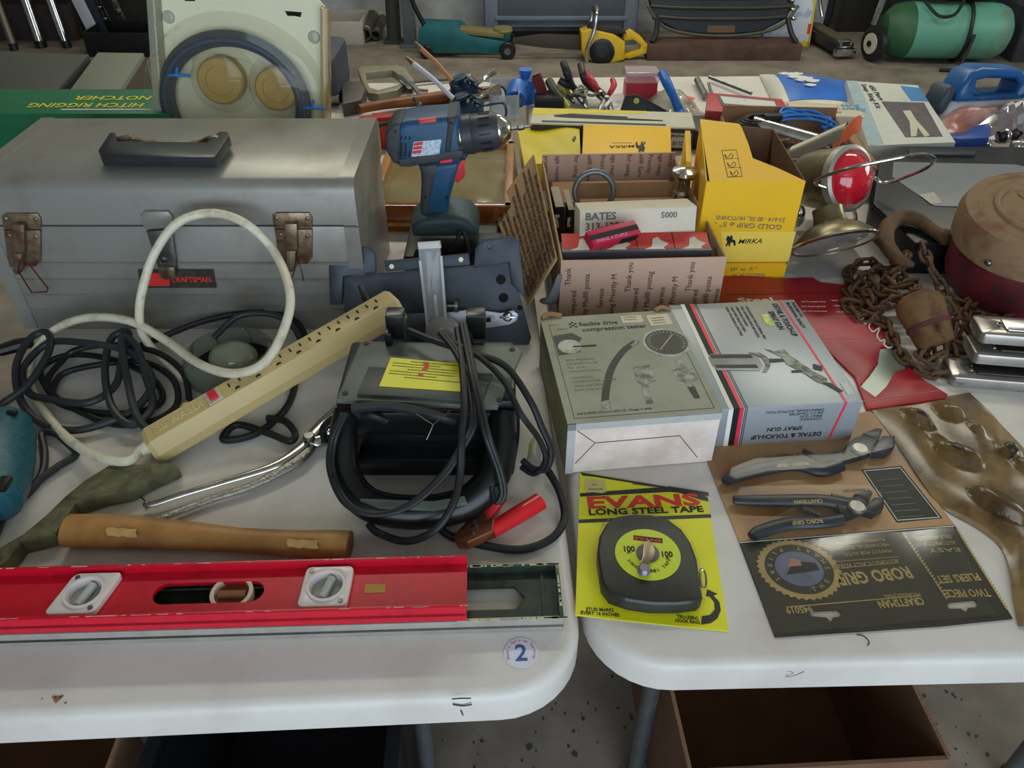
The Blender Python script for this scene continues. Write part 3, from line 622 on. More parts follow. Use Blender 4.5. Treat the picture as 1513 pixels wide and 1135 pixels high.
M(TC).lathe([(0, .003), (.031, .003), (.0315, .020), (.030, .021), (.0305, .022), (.029, .055), (.026, .063), (0, .063)], None, 28).build('chuck_sleeve', mat('chuck_grey', '3a3b42', .42, var=.15), dr)
for k in range(14):
    q = M(TC); t = 2 * math.pi * k / 14; q.box((.0302 * math.cos(t), .0302 * math.sin(t), .042), (.002, .0025, .018), .0006, rot=Matrix.Rotation(t, 4, 'Z')); q.build('grip_ridge', BLK, dr)
M(TC).lathe([(0, .062), (.0255, .062), (.024, .068), (.015, .080), (.009, .083), (0, .083)], None, 28).build('chuck_nose', CHROME, dr)
M(TC).lathe([(0, .08), (.0035, .08), (.0035, .092), (.0055, .094), (.0055, .102), (.0035, .104), (.0025, .112), (0, .116)], None, 8).build('driver_bit', STEEL, dr)
slab('foot', [(606, 337), (618, 326), (640, 322), (668, 321), (690, 325), (704, 338), (707, 350), (690, 352), (610, 352)], .040, .012, mat('foot_teal_grey', '33444a', .5))
# cradle: separate charger under the drill
cr = thing('charging_cradle', 'black charging cradle under the blue drill', 'charger', (-.105, 1.25, .74))
M().box((0, 0, .022), (.16, .12, .044), .010).build('base', BLK, cr)
M().box((.055, -.02, .036), (.07, .07, .03), .008).build('tower', BLK, cr)
M().tube([(.0, -.055, .05), (.012, -.06, .07), (.022, -.05, .085), (.032, -.062, .06), (.028, -.07, .03), (.0, -.085, .006)], .0035, 8, 6).build('cable', RUB, cr)
M().tube([(-.04, -.05, .06), (-.055, -.062, .05), (-.06, -.07, .02), (-.05, -.09, .005)], .004, 8, 6).build('cable', RUB, cr)
# ================================================================ amber wooden frame tray
AMB = mat('amber_varnish', '8a4a18', .2, sc=20, c2='5a2a10', coat=.6); AMB2 = mat('amber_light', 'b07830', .35, sc=18, c2='8a5a22')
tr = thing('wooden_tray', 'varnished amber wooden tray frame holding papers under clear film', 'tray', (-.135, 1.36, .74), -1)
w, d, h = .27, .32, .055
M().box((0, d / 2, .004), (w, d, .008)).build('bottom', AMB2, tr)
M().box((0, .009, h / 2), (w, .018, h), .003).build('rail', AMB, tr)
M().box((0, d - .008, h / 2), (w, .016, h), .003).build('rail', AMB2, tr)
for s in (-1, 1): M().box((s * (w / 2 - .008), d / 2, h / 2), (.016, d, h), .003).build('rail', AMB2, tr)
M().box((0, -.003, .018), (w - .005, .008, .008), .003).build('moulding', AMB2, tr)
PAP = mat('old_paper', '9a8558', .75, sc=14, c2='7f6d48')
M().box((-.045, .10, .022), (.12, .13, .026), .002, rot=(0, 0, 4)).build('paper_stack', PAP, tr)
M().box((.05, .18, .020), (.12, .2, .022), .002, rot=(0, 0, -5)).build('paper_stack', PAP, tr)
M().sheet(lambda u, v: ((u - .5) * (w - .03), .02 + v * (d - .036), .044 + .003 * math.sin(9 * u + 4 * v) * math.sin(7 * v)), 14, 14, .0004).build('clear_film', clear('film_amber', 'b8a878', .28, .12), tr)
# ================================================================ behind the toolbox
GRB = mat('green_carton', '1c6b46', .45, sc=15, var=.15)
gb = thing('green_carton', 'green carton with yellow printed lettering behind the toolbox', 'carton', (-1.0, 1.41, .74))
M().box((.16, .07, .1035), (.46, .135, .207), .002).build('body', GRB, gb)
YINK = mat('yellow_ink', 'd9d43a', .5)
text(gb, 'HITCH RIGGING', .030, TR(.33, .045, .2078, rz=180), YINK, bold=.01, wid=.95)
text(gb, 'NOTCHER', .030, TR(.33, .085, .2078, rz=180), YINK, bold=.01, wid=1.0)
M().box((.27, .022, .2076), (.16, .003, .0008)).build('white_line', WHITEINK, gb)
rw = thing('white_carton', 'white carton with a red stripe standing next to the green carton', 'carton', (-1.06, 1.36, .74))
q = M(); q.prism([(-.12, 0), (.035, 0), (.03, .05), (-.12, .05)], 0, .262); q.build('body', mat('carton_white', 'd4d6e2', .5, var=.03), rw)
M().box((.030, -.0006, .14), (.012, .001, .24), rot=(0, 8, 0)).build('stripe', REDINK, rw)
# hose kit blister card
hb = thing('hose_kit', 'cream blister card with a grey hose loop and two tan caps', 'blister pack', (-.42, 1.43, .74))
T = axes((0, 0, 0), (1, 0, 0), (0, .12, 1)); f = lambda pts, z=0: PLs(hb, T, pts, z)
CREAM = mat('cream_card', 'ddd8b8', .5, var=.05, sc=12)
o = f([(236, -34), (300, -36), (470, -2), (480, 10), (481, 330), (262, 330)])
M(T).prism(o, -.004, 0, holes=[f([(270, -8), (290, -8), (288, 2), (272, 2)]), f([(420, 16), (446, 18), (444, 26), (434, 24), (424, 24)])]).build('backing_card', CREAM, hb)
M(T).prism(f([(224, -30), (236, -34), (262, 330), (246, 330)]), -.004, .030, .003).build('clear_edge', clear('blister_edge', 'c9c9b0', .35, .1), hb)
M(T).prism(f([(476, 8), (488, 14), (490, 330), (478, 330)]), -.004, .022, .003).build('clear_edge', clear('blister_edge2', 'b79a60', .4, .1), hb)
cx, cy = f([(352, 150)])[0]; ex = f([(455, 150)])[0][0] - cx; ey = f([(352, 50)])[0][1] - cy
HOSE = mat('hose_grey', '3f4750', .5, var=.2)
for k, (s, z) in enumerate(((1.0, .018), (.92, .016), (.95, .028))):
    M(T).tube([(cx + ex * s * math.cos(t), cy + ey * s * math.sin(t), z) for t in [R(a) for a in range(-40, 221, 20)]], .0095, 12, 4).build('hose', HOSE, hb)
for px, py in ((263, 112), (462, 160)):
    a = f([(px, py)], .03)[0]
    M(T).tube([(a[0] - .022, a[1], .030), (a[0], a[1] + .003, .040), (a[0] + .022, a[1], .030)], .0028, 6, 4).tube([(a[0], a[1], .038), (a[0] + .006, a[1] + .016, .041)], .0028, 6, 1).build('blue_tie', mat('tie_blue', '3a7ec4', .4), hb)
TAN = mat('tan_plastic', 'b3924e', .45, var=.08)
CLB = clear('blister_clear', 'd6d2b0', .05, .06, .8)
for px, py, r in ((328, 118, .040), (410, 130, .037)):
    a = f([(px, py)], .02)[0]
    M(T).lathe([(0, 0), (r, 0), (r, .026), (r * .92, .030), (r * .62, .030), (r * .6, .027), (0, .027)], TR(a[0], a[1], .004), 32).build('tan_cap', TAN, hb)
    M(T).lathe([(r * 1.5, .001), (r * 1.35, .020), (r * 1.12, .036), (r * .9, .038), (0, .038)], TR(a[0], a[1], .003), 32).build('clear_dome', CLB, hb)
M(T).lathe([(ex * 1.32, 0), (ex * 1.24, .028), (ex * 1.12, .034), (ex * .72, .034), (ex * .66, .012), (0, .010)], TR(cx, cy, .001) @ Matrix.Diagonal((1, ey / ex, 1, 1)), 48).build('clear_blister', CLB, hb)
for px, py in ((249, 25), (464, 55)): a = f([(px, py)])[0]; M(T).lathe([(.011, 0), (.009, .004), (.005, .005), (0, .004)], TR(a[0], a[1], 0), 16).build('rivet_button', clear('button_clear', 'aab0a0', .5, .1), hb)
# dark cases
def flatcase(name, label, cat, quad, ztop, m, mside):
    o = thing(name, label, cat, G(*quad[0], ztop) * 1.0); o.location.z = .74; h = ztop - .74
    P = [tuple(Wl(o, G(*p, ztop))[:2]) for p in quad]
    M().prism(P, .0, h * .9, .004).build('base', mside, o); M().prism(P, h * .9, h, .003).build('lid', m, o); return o
DG = mat('case_dark', '45463f', .6, sc=120, var=.2); GG = mat('case_olive_grey', '75776a', .55, sc=100, var=.1); DS = mat('case_side', '2f302f', .5)
flatcase('storage_case', 'wide dark charcoal case behind the green carton', 'case', [(-60, 137), (80, 137), (131, 80), (-60, 74)], .87, DG, DS)
flatcase('storage_case', 'olive-grey flat case beside the hose kit', 'case', [(103, 132), (176, 133), (212, 78), (144, 77)], .87, GG, mat('case_brown_side', '4a4436', .5))
bc = thing('blue_case', 'dark slate-blue plastic case with clasp behind the hose kit', 'case', G(492, 158), 0)
q = M(); q.box((-.028, .10, .062), (.09, .2, .124), .02, seg=3); q.build('body', mat('slate_blue', '3a4250', .5), bc)
M().box((.006, .0, .02), (.026, .008, .02), .002).build('clasp', STEEL, bc)
def ptext(parent, th, T, s, a, b, h, m=INK, z=.0004, bold=0, name='lettering', th_=.0001, italic=0, flip=False):
    """text running from pixel a to pixel b (mid-height of the letters) on plane z of frame T"""
    A = Vector(PL(th, T, *a, z=z)); B = Vector(PL(th, T, *b, z=z)); L = (B - A).length; ang = math.atan2(B.y - A.y, B.x - A.x)
    o = text(parent, s, h, Matrix(), m, name, bold, 'LEFT', th=th_, italic=italic)
    xs = [v.co.x for v in o.data.vertices]; x0, x1 = min(xs), max(xs); ys = [v.co.y for v in o.data.vertices]; yc = (min(ys) + max(ys)) / 2
    o.data.transform(T @ Matrix.Translation((A.x, A.y, z + th_)) @ Matrix.Rotation(ang, 4, 'Z') @ Matrix.Diagonal((L / (x1 - x0), 1, 1, 1)) @ Matrix.Translation((-x0, -yc, 0)))
    return o
I4 = Matrix()
def poly(parent, th, T, pts, z0, z1, name, m, bev=0, holes=()):
    q = M(T); q.prism(PLs(th, T, pts, z0), z0, z1, bev, holes=[PLs(th, T, h, z0) for h in holes]); return q.build(name, m, parent)
def pline(parent, th, T, pts, w, z, name, m):
    """flat printed line of width w through pixels on plane z"""
    P = [Vector(p) for p in PLs(th, T, pts, z)]; q = M(T)
    for a, b in zip(P, P[1:]):
        d = (b - a).normalized(); n = Vector((-d.y, d.x)) * (w / 2); q.prism([tuple(a + n), tuple(a - n), tuple(b - n), tuple(b + n)], z, z + .0004)
    return q.build(name, m, parent, 0)
# ================================================================ long steel tape card
ev = thing('tape_measure_card', 'yellow card holding a black long steel tape near the table edge', 'tape measure', (.15, .6, .7402))
EY = mat('evans_yellow', 'e3de10', .42, var=.04, sc=20); EB = mat('evans_black', '24261f', .45, var=.2)
poly(ev, ev, I4, [(857, 698), (1030, 728), (1045, 735), (1076, 934), (850, 910)], 0, .0012, 'card', EY, holes=[[(933, 715), (950, 713), (956, 716), (972, 722), (950, 719), (934, 717)]])
poly(ev, ev, I4, [(857, 698), (1030, 727), (1045, 735), (1047, 741), (1036, 739), (985, 722), (880, 705), (861, 703)], .0012, .0015, 'black_band', EB)
poly(ev, ev, I4, [(857, 729), (990, 719), (1047, 728), (1047, 733), (990, 727), (857, 734)], .0012, .0014, 'black_band', EB)
poly(ev, ev, I4, [(855, 768), (1050, 760), (1051, 765), (855, 773)], .0012, .0015, 'black_band', EB)
ptext(ev, ev, I4, 'EVANS', (868, 743), (1034, 738), .026, REDINK, .0014, .035)
ptext(ev, ev, I4, 'LONG STEEL TAPE', (870, 757), (1039, 752), .013, INK, .0014, .03)
ptext(ev, ev, I4, 'STUD MARKS', (866, 900), (907, 902), .0055, INK, .0014, .02)
ptext(ev, ev, I4, 'EVERY 16 INCHES', (858, 905), (915, 909), .0055, INK, .0014, .02)
ptext(ev, ev, I4, 'TRU-ZERO', (1000, 911), (1032, 914), .0055, INK, .0014, .02)
ptext(ev, ev, I4, 'HOOK RING', (998, 917), (1034, 920), .0055, INK, .0014, .02)
poly(ev, ev, I4, [(1036, 923), (1037, 911), (1049, 909), (1056, 901), (1055, 890), (1049, 882), (1043, 881), (1045, 871), (1060, 878), (1054, 880), (1063, 890), (1065, 902), (1060, 914), (1050, 921)], .0012, .0016, 'arrow', EB)
poly(ev, ev, I4, [(865, 706), (894, 711), (896, 727), (890, 729), (868, 727), (863, 722)], .0012, .0017, 'price_tag', mat('price_yellow', 'd2c07a', .6))
ptext(ev, ev, I4, '24', (875, 716), (882, 716), .004, GREYINK, .0018); ptext(ev, ev, I4, '#35008', (869, 723), (890, 723), .0035, GREYINK, .0018)
def ep(cx, cy): return (830 + cx / 4.05, 670 + cy / 4.05)
TZ = .0195
out = [ep(*p) for p in ((222, 660), (212, 590), (225, 490), (265, 415), (330, 372), (430, 357), (540, 362), (640, 390), (720, 450), (775, 530), (812, 630), (826, 740), (845, 850), (815, 878), (700, 893), (540, 893), (400, 873), (290, 835), (240, 770))]
o = PLs(ev, I4, out, TZ)
TPB = mat('tape_black', '282a24', .45, sc=60, c2='1b1c17', f=(.3, .7))
q = M(); q.prism(o, .0012, TZ, .004, seg=3); body = q.build('tape_case', TPB, ev, 50)
cxy = Vector((sum(p[0] for p in o) / len(o), sum(p[1] for p in o) / len(o)))
q = M(); big = [tuple(cxy + (Vector(p) - cxy) * 1.05) for p in o]; top = [tuple(cxy + (Vector(p) - cxy) * 1.012) for p in o]; n = len(o)
q.put([(x, y, .0014) for x, y in big] + [(x, y, TZ * .9) for x, y in big] + [(x, y, TZ + .0012) for x, y in top], [[i, (i + 1) % n, n + (i + 1) % n, n + i] for i in range(n)] + [[n + i, n + (i + 1) % n, 2 * n + (i + 1) % n, 2 * n + i] for i in range(n)] + [[2 * n + i for i in range(n)]])
q.build('clear_blister', clear('evans_blister', 'd8dcd0', .01, .08, .7), ev, 50)
c = Vector(PL(ev, I4, 957, 819, TZ)); Tc = TR(c.x, c.y, TZ)
dsk = M(Tc).lathe([(0, 0), (.0355, 0), (.0355, .0006), (.0335, .0008), (0, .0008)], None, 40).build('label_disc', mat('disc_lime', 'cfdc2a', .45, var=.04), ev)
ptext(ev, ev, I4, '100', (922, 811), (938, 811), .011, INK, TZ + .001, .03); ptext(ev, ev, I4, '100', (978, 819), (994, 819), .011, INK, TZ + .001, .03)
ptext(ev, ev, I4, 'FT', (927, 817), (933, 817), .004, INK, TZ + .001, .02); ptext(ev, ev, I4, 'FT', (984, 825), (990, 825), .004, INK, TZ + .001, .02)
poly(ev, ev, I4, [(936, 791), (979, 796), (979, 803), (936, 798)], TZ + .0008, TZ + .001, 'black_band', INK); ptext(ev, ev, I4, 'EVANS', (938, 795), (977, 800), .0055, REDINK, TZ + .0012, .03)
for i, chx in enumerate('LONG STEEL TAPE'):
    a = 205 + i * 9.5; text(ev, chx, .0052, Tc @ TR(.0235 * math.cos(R(a)), .0235 * math.sin(R(a)), .001, rz=a + 90), INK, align='CENTER')
ptext(ev, ev, I4, '520', (960, 844), (970, 844), .0045, INK, TZ + .001)
M(Tc).lathe([(0, .0005), (.0125, .0005), (.0125, .0025), (0, .003)], None, 24).build('hub', mat('hub_grey', '5a5c58', .35, .4), ev)
poly(ev, ev, I4, [(951, 803), (958, 799), (964, 804), (968, 815), (966, 826), (958, 834), (948, 838), (946, 832), (949, 824), (950, 812)], TZ + .003, TZ + .0045, 'crank_arm', mat('crank_bronze', '8a7c66', .35, .7), .0006)
q = M(); a = PL(ev, I4, 952, 840, TZ + .008); q.cyl((a[0], a[1], TZ + .003), (a[0], a[1], TZ + .010), .0072, .006, 16, .001); q.build('crank_knob', mat('knob_mauve', '8a8090', .35, .5), ev)
q = M(); a = PL(ev, I4, 1036, 852, .01); q.tube([(a[0] - .001, a[1] + .004, .016), (a[0] + .004, a[1] + .002, .014), (a[0] + .003, a[1] - .012, .010), (a[0] - .002, a[1] - .012, .010)], .0012, 6, 4, True).build('hook_ring', CHROME, ev)
# ================================================================ compression tester box
cb = thing('tester_box', 'grey-green compression tester box with white torn front end', 'box', (.066, .716, .74), 6.6)
W2, D2, H2_ = .189, .226, .081
CBT = mat('tester_green', '9a9b8a', .5, sc=8, c2='87876f'); CBS = mat('tester_side', '63664f', .6, sc=10, c2='4c4e3b'); CBW = mat('tester_white', 'e4d6cc', .7, sc=14, c2='cdb9ac')
M().box((W2 / 2, D2 / 2, H2_ / 2), (W2, D2, H2_), .001).build('carton', CBS, cb)
q = M(); q.box((W2 / 2, D2 / 2, H2_ + .0005), (W2 + .001, D2 + .002, .0012)); q.build('top_panel', CBT, cb)
M().box((W2 / 2, -.0008, H2_ / 2), (W2 - .002, .0016, H2_ - .002)).build('end_panel', CBW, cb)
q = M(); q.box((W2 / 2, -.0012, H2_ - .005), (W2, .002, .010)).box((.005, -.0012, H2_ / 2), (.010, .002, H2_)); q.build('edge_tape', mat('edge_tape', 'b6b6b4', .6, var=.1), cb)
q = M(); zf = -.0018
for a, b in (((.012, .07), (.035, .048)), ((.035, .048), (.14, .049)), ((.14, .049), (.168, .010)), ((.035, .048), (.012, .016))):
    q.tube([(a[0], zf, a[1]), (b[0], zf, b[1])], .0006, 5, 1)
q.build('flap_crease', mat('crease_brown', '7a4c3c', .7), cb)
rot6 = R(6.6)
TCb = TR(0, 0, H2_ + .0012)
def cT(u, v): return TCb @ TR(u * W2, v * D2)
def ctext(s, u0, u1, v, h, m=INK, bold=0.02):
    o = text(cb, s, h, I4, m, 'lettering', bold, th=.0001); xs = [p.co.x for p in o.data.vertices]
    o.data.transform(cT(u0, v) @ Matrix.Diagonal(((u1 - u0) * W2 / (max(xs) - min(xs)), 1, 1, 1)))
ctext('flexible drive', .27, .56, .905, .0135); ctext('compression tester', .28, .76, .845, .0135)
ctext('Sears', .10, .18, .87, .008, GREYINK, 0)
q = M(cT(.205, .885))
for i in range(3):
    for j in range(4):
        if (i + j) % 2 == 0: q.box((i * .0038, j * .0036, 0), (.0036, .0034, .0002))
q.build('flag_print', INK, cb, 0)
ctext('Sold by SEARS, ROEBUCK AND CO., Chicago, IL 60684', .075, .56, .065, .0052, INK, .01)
def cline(u0, v0, u1, v1, w=.0007):
    a, b = Vector((u0 * W2, v0 * D2, 0)), Vector((u1 * W2, v1 * D2, 0)); q = M(TCb @ axes(a, b - a, Vector((-(b - a).y, (b - a).x, 0)))); q.box(((b - a).length / 2, 0, 0), ((b - a).length, w, .0002)); return q
for s in ((.05, .03, .96, .03), (.05, .03, .05, .92), (.05, .92, .13, .92), (.96, .03, .96, .72)): cline(*s).build('border_line', INK, cb, 0)
for i, s in enumerate(('SIDE PRESSURE', 'RELEASE VALVE', 'For quick', 'successive testing')): text(cb, s, .0058, cT(.10, .545 - i * .036), GREYINK, th=.0001)
for i, s in enumerate(('UNIVERSAL', 'CONNECTOR - Fits all', '14mm and 18mm', 'spark plug holes')): text(cb, s, .0058, cT(.10, .375 - i * .036), GREYINK, th=.0001)
for u, v, a in ((.60, .93, -2), (.80, .90, 2)):
    M(cT(u, v) @ TR(rz=a)).box((.014, 0, .0002), (.030 if u < .7 else .032, .017 if u < .7 else .026, .0006)).build('price_tag', mat('tag_cream', 'd5c8ae', .6, var=.06), cb)
    smallprint(cb, cT(u, v) @ TR(.003, .004, .0007, rz=a), [(0, -k * .006, .018) for k in range(2 if u < .7 else 3)], GREYINK, .0014, wd=.003)
PH1 = mat('print_dark', '2c2d29', .5, var=.4, sc=150); PH2 = mat('print_mid', '55564f', .45, sc=70, c2='a9a99c', f=(.4, .62)); PH3 = mat('print_light', 'b9b9ac', .5, sc=60, c2='8a8a7c')
# printed pictures: hands, hose, coupler, gauge
q = M(cT(0, 0)); U, V = W2, D2
q.prism([(.055 * U, .80 * V), (.20 * U, .82 * V), (.26 * U, .76 * V), (.20 * U, .68 * V), (.22 * U, .62 * V), (.06 * U, .60 * V)], 0, .0002).build('printed_hands', PH1, cb)
M(cT(0, 0)).prism(circ(.016, 18, .155 * U, .68 * V), .0002, .0004).build('printed_dial', PH3, cb)
M(cT(0, 0)).box((.26 * U, .675 * V, .0004), (.17 * U, .0028, .0003)).build('printed_probe', INK, cb)
q = M(cT(0, 0)); pts = [(.635 * U, .685 * V), (.52 * U, .60 * V), (.40 * U, .45 * V), (.32 * U, .28 * V), (.27 * U, .13 * V)]
cm = catmull([Vector((*p, 0)) for p in pts], 6); 
for i in range(len(cm) - 1):
    d = (cm[i + 1] - cm[i]).normalized(); n_ = Vector((-d.y, d.x, 0)) * .0048
    q.put([cm[i] + n_, cm[i] - n_, cm[i + 1] - n_, cm[i + 1] + n_], [[0, 1, 2, 3]])
q.build('printed_hose', PH1, cb)
q = M(cT(0, 0)); q.prism([(.585 * U, .655 * V), (.655 * U, .70 * V), (.665 * U, .685 * V), (.60 * U, .63 * V)], .0001, .0003); q.build('printed_fitting', PH2, cb); q = M(cT(0, 0)); q.prism([(.25 * U, .15 * V), (.31 * U, .165 * V), (.30 * U, .07 * V), (.24 * U, .06 * V)], .0001, .0003); q.build('printed_fitting', PH2, cb)
q = M(cT(0, 0)); q.prism([(.545 * U, .44 * V), (.66 * U, .45 * V), (.665 * U, .30 * V), (.60 * U, .28 * V), (.585 * U, .11 * V), (.535 * U, .10 * V), (.555 * U, .28 * V), (.53 * U, .30 * V)], 0, .0002).build('printed_coupler', PH2, cb)
q = M(cT(.85, .655)); q.prism(circ(.032, 32, ry=.0335), 0, .0002).build('printed_gauge_rim', PH3, cb)
M(cT(.85, .66)).prism(circ(.0285, 32), .0002, .0004).build('printed_gauge_face', mat('gauge_face', '33342f', .45), cb)
q = M(cT(.85, .66)); q.box((0, 0, .0005), (.042, .0014, .0002), rot=(0, 0, 52))
for k in range(22):
    a = R(-40 + k * 12.5); q.box((.024 * math.cos(a), .024 * math.sin(a), .0005), (.005, .0008, .0002), rot=(0, 0, math.degrees(a)))
q.build('printed_needle', mat('needle_ink', 'b7b29a', .5), cb, 0)
q = M(cT(0, 0)); q.prism([(.845 * U, .47 * V), (.905 * U, .47 * V), (.905 * U, .40 * V), (.945 * U, .39 * V), (.945 * U, .28 * V), (.90 * U, .27 * V), (.90 * U, .22 * V), (.85 * U, .22 * V), (.85 * U, .27 * V), (.80 * U, .29 * V), (.80 * U, .38 * V), (.85 * U, .40 * V)], 0, .0002).build('printed_stem', PH2, cb)
M(cT(0, 0)).prism([(.85 * U, .22 * V), (.90 * U, .22 * V), (.90 * U, .12 * V), (.86 * U, .12 * V)], 0, .0002).build('printed_tip', PH1, cb)
TORN = mat('torn_brown', '9a7450', .8); M(cT(0, 1)).tube([(.002, -.001, .001), (.012, .004, .004), (.03, .002, .001)], .0035, 8, 4).build('torn_flap', TORN, cb); q = M(cT(0, 1)); q.tube([(.165, 0, .001), (.175, .004, .004), (.187, 0, .001)], .003, 8, 4).build('torn_flap', mat('torn_brown', '9a7450', .8), cb)
# ================================================================ spray gun box
sg = thing('spray_gun_box', 'silver-grey spray gun box with red and black stripes', 'box', (.2535, .762, .74), 4.8)
W3, D3, H3 = .1905, .243, .064
SGT = mat('spray_silver', 'a3a8ac', .36, .25, var=.05, sc=14)
M().box((W3 / 2, D3 / 2, H3 / 2), (W3, D3, H3), .0012).build('carton', SGT, sg)
TS3 = TR(0, 0, H3); GS = TS3 @ TR(-.018, -.036, 0) @ Matrix.Diagonal((1.03, 1.0, 1, 1)); TF3 = axes((0, 0, 0), (1, 0, 0), (0, 0, 1))
def band(T, a, b, w, m, name, z=.0003):
    a, b = Vector((*a, 0)), Vector((*b, 0)); d = b - a; q = M(T @ axes(a, d, Vector((-d.y, d.x, 0)))); q.box((d.length / 2, 0, z), (d.length, w, .0003)); return q.build(name, m, sg, 0)
RS = mat('stripe_red', 'e8344a', .4, var=.03)
for x, w, m, n in ((.020, .006, WHITEINK, 'white_stripe'), (.027, .008, INK, 'black_stripe'), (.0335, .005, RS, 'red_stripe'), (.0385, .0008, INK, 'thin_line'), (.0408, .0008, INK, 'thin_line')):
    band(TS3, (x, 0), (x, D3), w, m, n); band(TF3, (x + .0, H3), (x + .003, 0), w, m, n)
band(TS3, (.168, 0), (.168, D3), .0032, RS, 'red_stripe'); band(TF3, (.168, H3), (.160, 0), .003, RS, 'red_stripe')
def stext(T, s, x, y, h, rz, m=INK, bold=.01, wid=1): text(sg, s, h, T @ TR(x, y, .0004, rz=rz), m, bold=bold, wid=wid, th=.0001)
stext(TS3, 'DETAIL & TOUCH-UP', .157, .234, .0118, -90, bold=.02, wid=.76); stext(TS3, 'SPRAY GUN', .144, .214, .0118, -90, bold=.02, wid=.76)
stext(TS3, 'PNEUMATIC', .185, .236, .0075, -90); stext(TS3, 'PROFESSIONAL QUALITY', .177, .236, .0075, -90, wid=.82)
for i, s in enumerate(('• NON BLEEDER TYPE & EXTERNAL FEED', '• SELF-CENTERING BRASS AIR NOZZLE', '• PRIME FLUID CONTROL', '• ADJUSTABLE SPRAY PATTERN', '• IDEAL FOR SHADING & SPOTTING')): stext(TS3, s, .113 - i * .0075, .232, .0056, -90, INK, 0, .85)
M(TS3).box((.132, .192, .0004), (.011, .028, .0006)).build('price_tag', mat('tag_lime', 'd7d98a', .5, sc=90, c2='b9c52e', f=(.45, .55)), sg)
M(TS3).box((.181, .028, .0004), (.010, .026, .0006)).build('bar_code', mat('tag_barcode', 'd6d8d2', .5, sc=200, var=.25), sg)
for s, x, y, h in (('DETAIL & TOUCH-UP', .148, .014, .0098), ('SPRAY GUN', .120, .026, .0088)): stext(TF3, s, x, y, h, 180, bold=.02)
for s, x, y in (('CONTAINS:', .142, .040), ('SPRAY GUN', .142, .045), ('240 CC CANISTER', .142, .050), ('OPERATIONAL INSTRUCTION', .142, .055)): stext(TF3, s, x, y, .0056, 180, bold=0)
# printed picture of the gun
g = lambda pts, n, m, z=.0004: M(GS).prism(pts, z, z + .0003).build(n, m, sg)
CYL = mat('print_cylinder', '8d9093', .3, .5, sc=6, var=.5)
g([(.042, .152), (.096, .147), (.104, .138), (.104, .120), (.096, .110), (.042, .115), (.038, .125), (.038, .143)], 'printed_cup', CYL)
g([(.042, .120), (.096, .115), (.096, .123), (.042, .127)], 'printed_cup_shade', PH1, .0006); g([(.042, .142), (.096, .138), (.096, .146), (.042, .150)], 'printed_cup_shade', PH1, .0006)
g([(.094, .152), (.108, .150), (.116, .138), (.114, .120), (.104, .106), (.098, .106), (.108, .122), (.108, .138)], 'printed_clamp', PH2, .0006)
g([(.112, .135), (.135, .133), (.135, .127), (.112, .126)], 'printed_neck', PH1)
g([(.118, .158), (.130, .150), (.144, .155), (.147, .140), (.156, .120), (.166, .100), (.176, .086), (.170, .072), (.160, .080), (.150, .100), (.136, .120), (.134, .138)], 'printed_gun', PH2)
g([(.170, .118), (.180, .112), (.176, .102), (.166, .108)], 'printed_gun', PH1, .0007); g([(.166, .078), (.176, .076), (.186, .058), (.180, .056)], 'printed_gun', PH1, .0007); g([(.136, .106), (.150, .106), (.150, .102), (.136, .102)], 'printed_gun', PH1, .0007)
# ================================================================ red saw-blade card
sb = thing('saw_blade_card', 'torn red card holding a steel saw blade under the spray gun box', 'saw blade', G(1200, 500, .7402))
RC = mat('card_red', 'b01c2a', .42, sc=8, c2='941622')
oc = [(1062, 408), (1150, 414), (1200, 413), (1212, 420), (1268, 426), (1274, 453), (1296, 470), (1316, 492), (1334, 522), (1338, 545), (1366, 566), (1399, 586), (1396, 592), (1340, 600), (1280, 608), (1262, 560), (1180, 480), (1060, 470)]
poly(sb, sb, I4, oc, 0, .0045, 'card', RC, .001, holes=[[(1300, 516), (1318, 514), (1332, 521), (1337, 534), (1340, 548), (1322, 552), (1308, 575), (1292, 590), (1270, 574), (1285, 555), (1296, 538)]])
poly(sb, sb, I4, [(1296, 519), (1318, 514), (1333, 523), (1335, 545), (1322, 566), (1292, 590), (1268, 575), (1284, 558), (1297, 540)], .0002, .0018, 'blade', mat('blade_steel', '9ba39a', .35, .5, var=.08))
ptext(sb, sb, I4, 'Steel', (1090, 444), (1142, 443), .02, WHITEINK, .0047, .03)
for a, b, w in (((1073, 435), (1290, 432), .0007), ((1215, 468), (1292, 468), .0006), ((1206, 500), (1296, 500), .0006), ((1211, 497), (1300, 475), .0006), ((1270, 594), (1388, 577), .0006)): pline(sb, sb, I4, [a, b], w, .0047, 'print_line', mat('line_dark_red', '5c0f16', .5) if w == .0007 else mat('line_pink', 'd6858a', .5))
pts = [(1276, 470), (1272, 474), (1280, 478), (1290, 470), (1284, 482), (1290, 490), (1300, 484), (1296, 496), (1302, 504), (1312, 498), (1306, 508), (1314, 514), (1324, 508)]
M().tube([lp(sb, *p, .7452) for p in pts], .0012, 5, 6).build('script_swirl', WHITEINK, sb)
for k, (x, y) in enumerate(((1184, 446), (1184, 453), (1186, 460), (1226, 444), (1230, 452), (1236, 461))):
    ptext(sb, sb, I4, ('All Purpose Steel', '25% Ripping/Steel', '10% Plywood Steel', '• BEST Crosscut', '• BEST Ripping', 'Use Around the Shop')[k], (x, y), (x + 36, y), .005, WHITEINK, .0047)
ptext(sb, sb, I4, 'Safety Hub', (1208, 488), (1232, 489), .004, mat('line_pink', 'd6858a'), .0047)
pale = thing('plastic_sleeve', 'clear plastic sleeve lying flat beneath the metal lantern', 'sleeve', G(1210, 392, .7402))
poly(pale, pale, I4, [(1150, 382), (1250, 356), (1276, 388), (1256, 408), (1212, 414), (1150, 405)], 0, .003, 'sheet', clear('sleeve_clear', 'b9b2ac', .5, .1), .001)
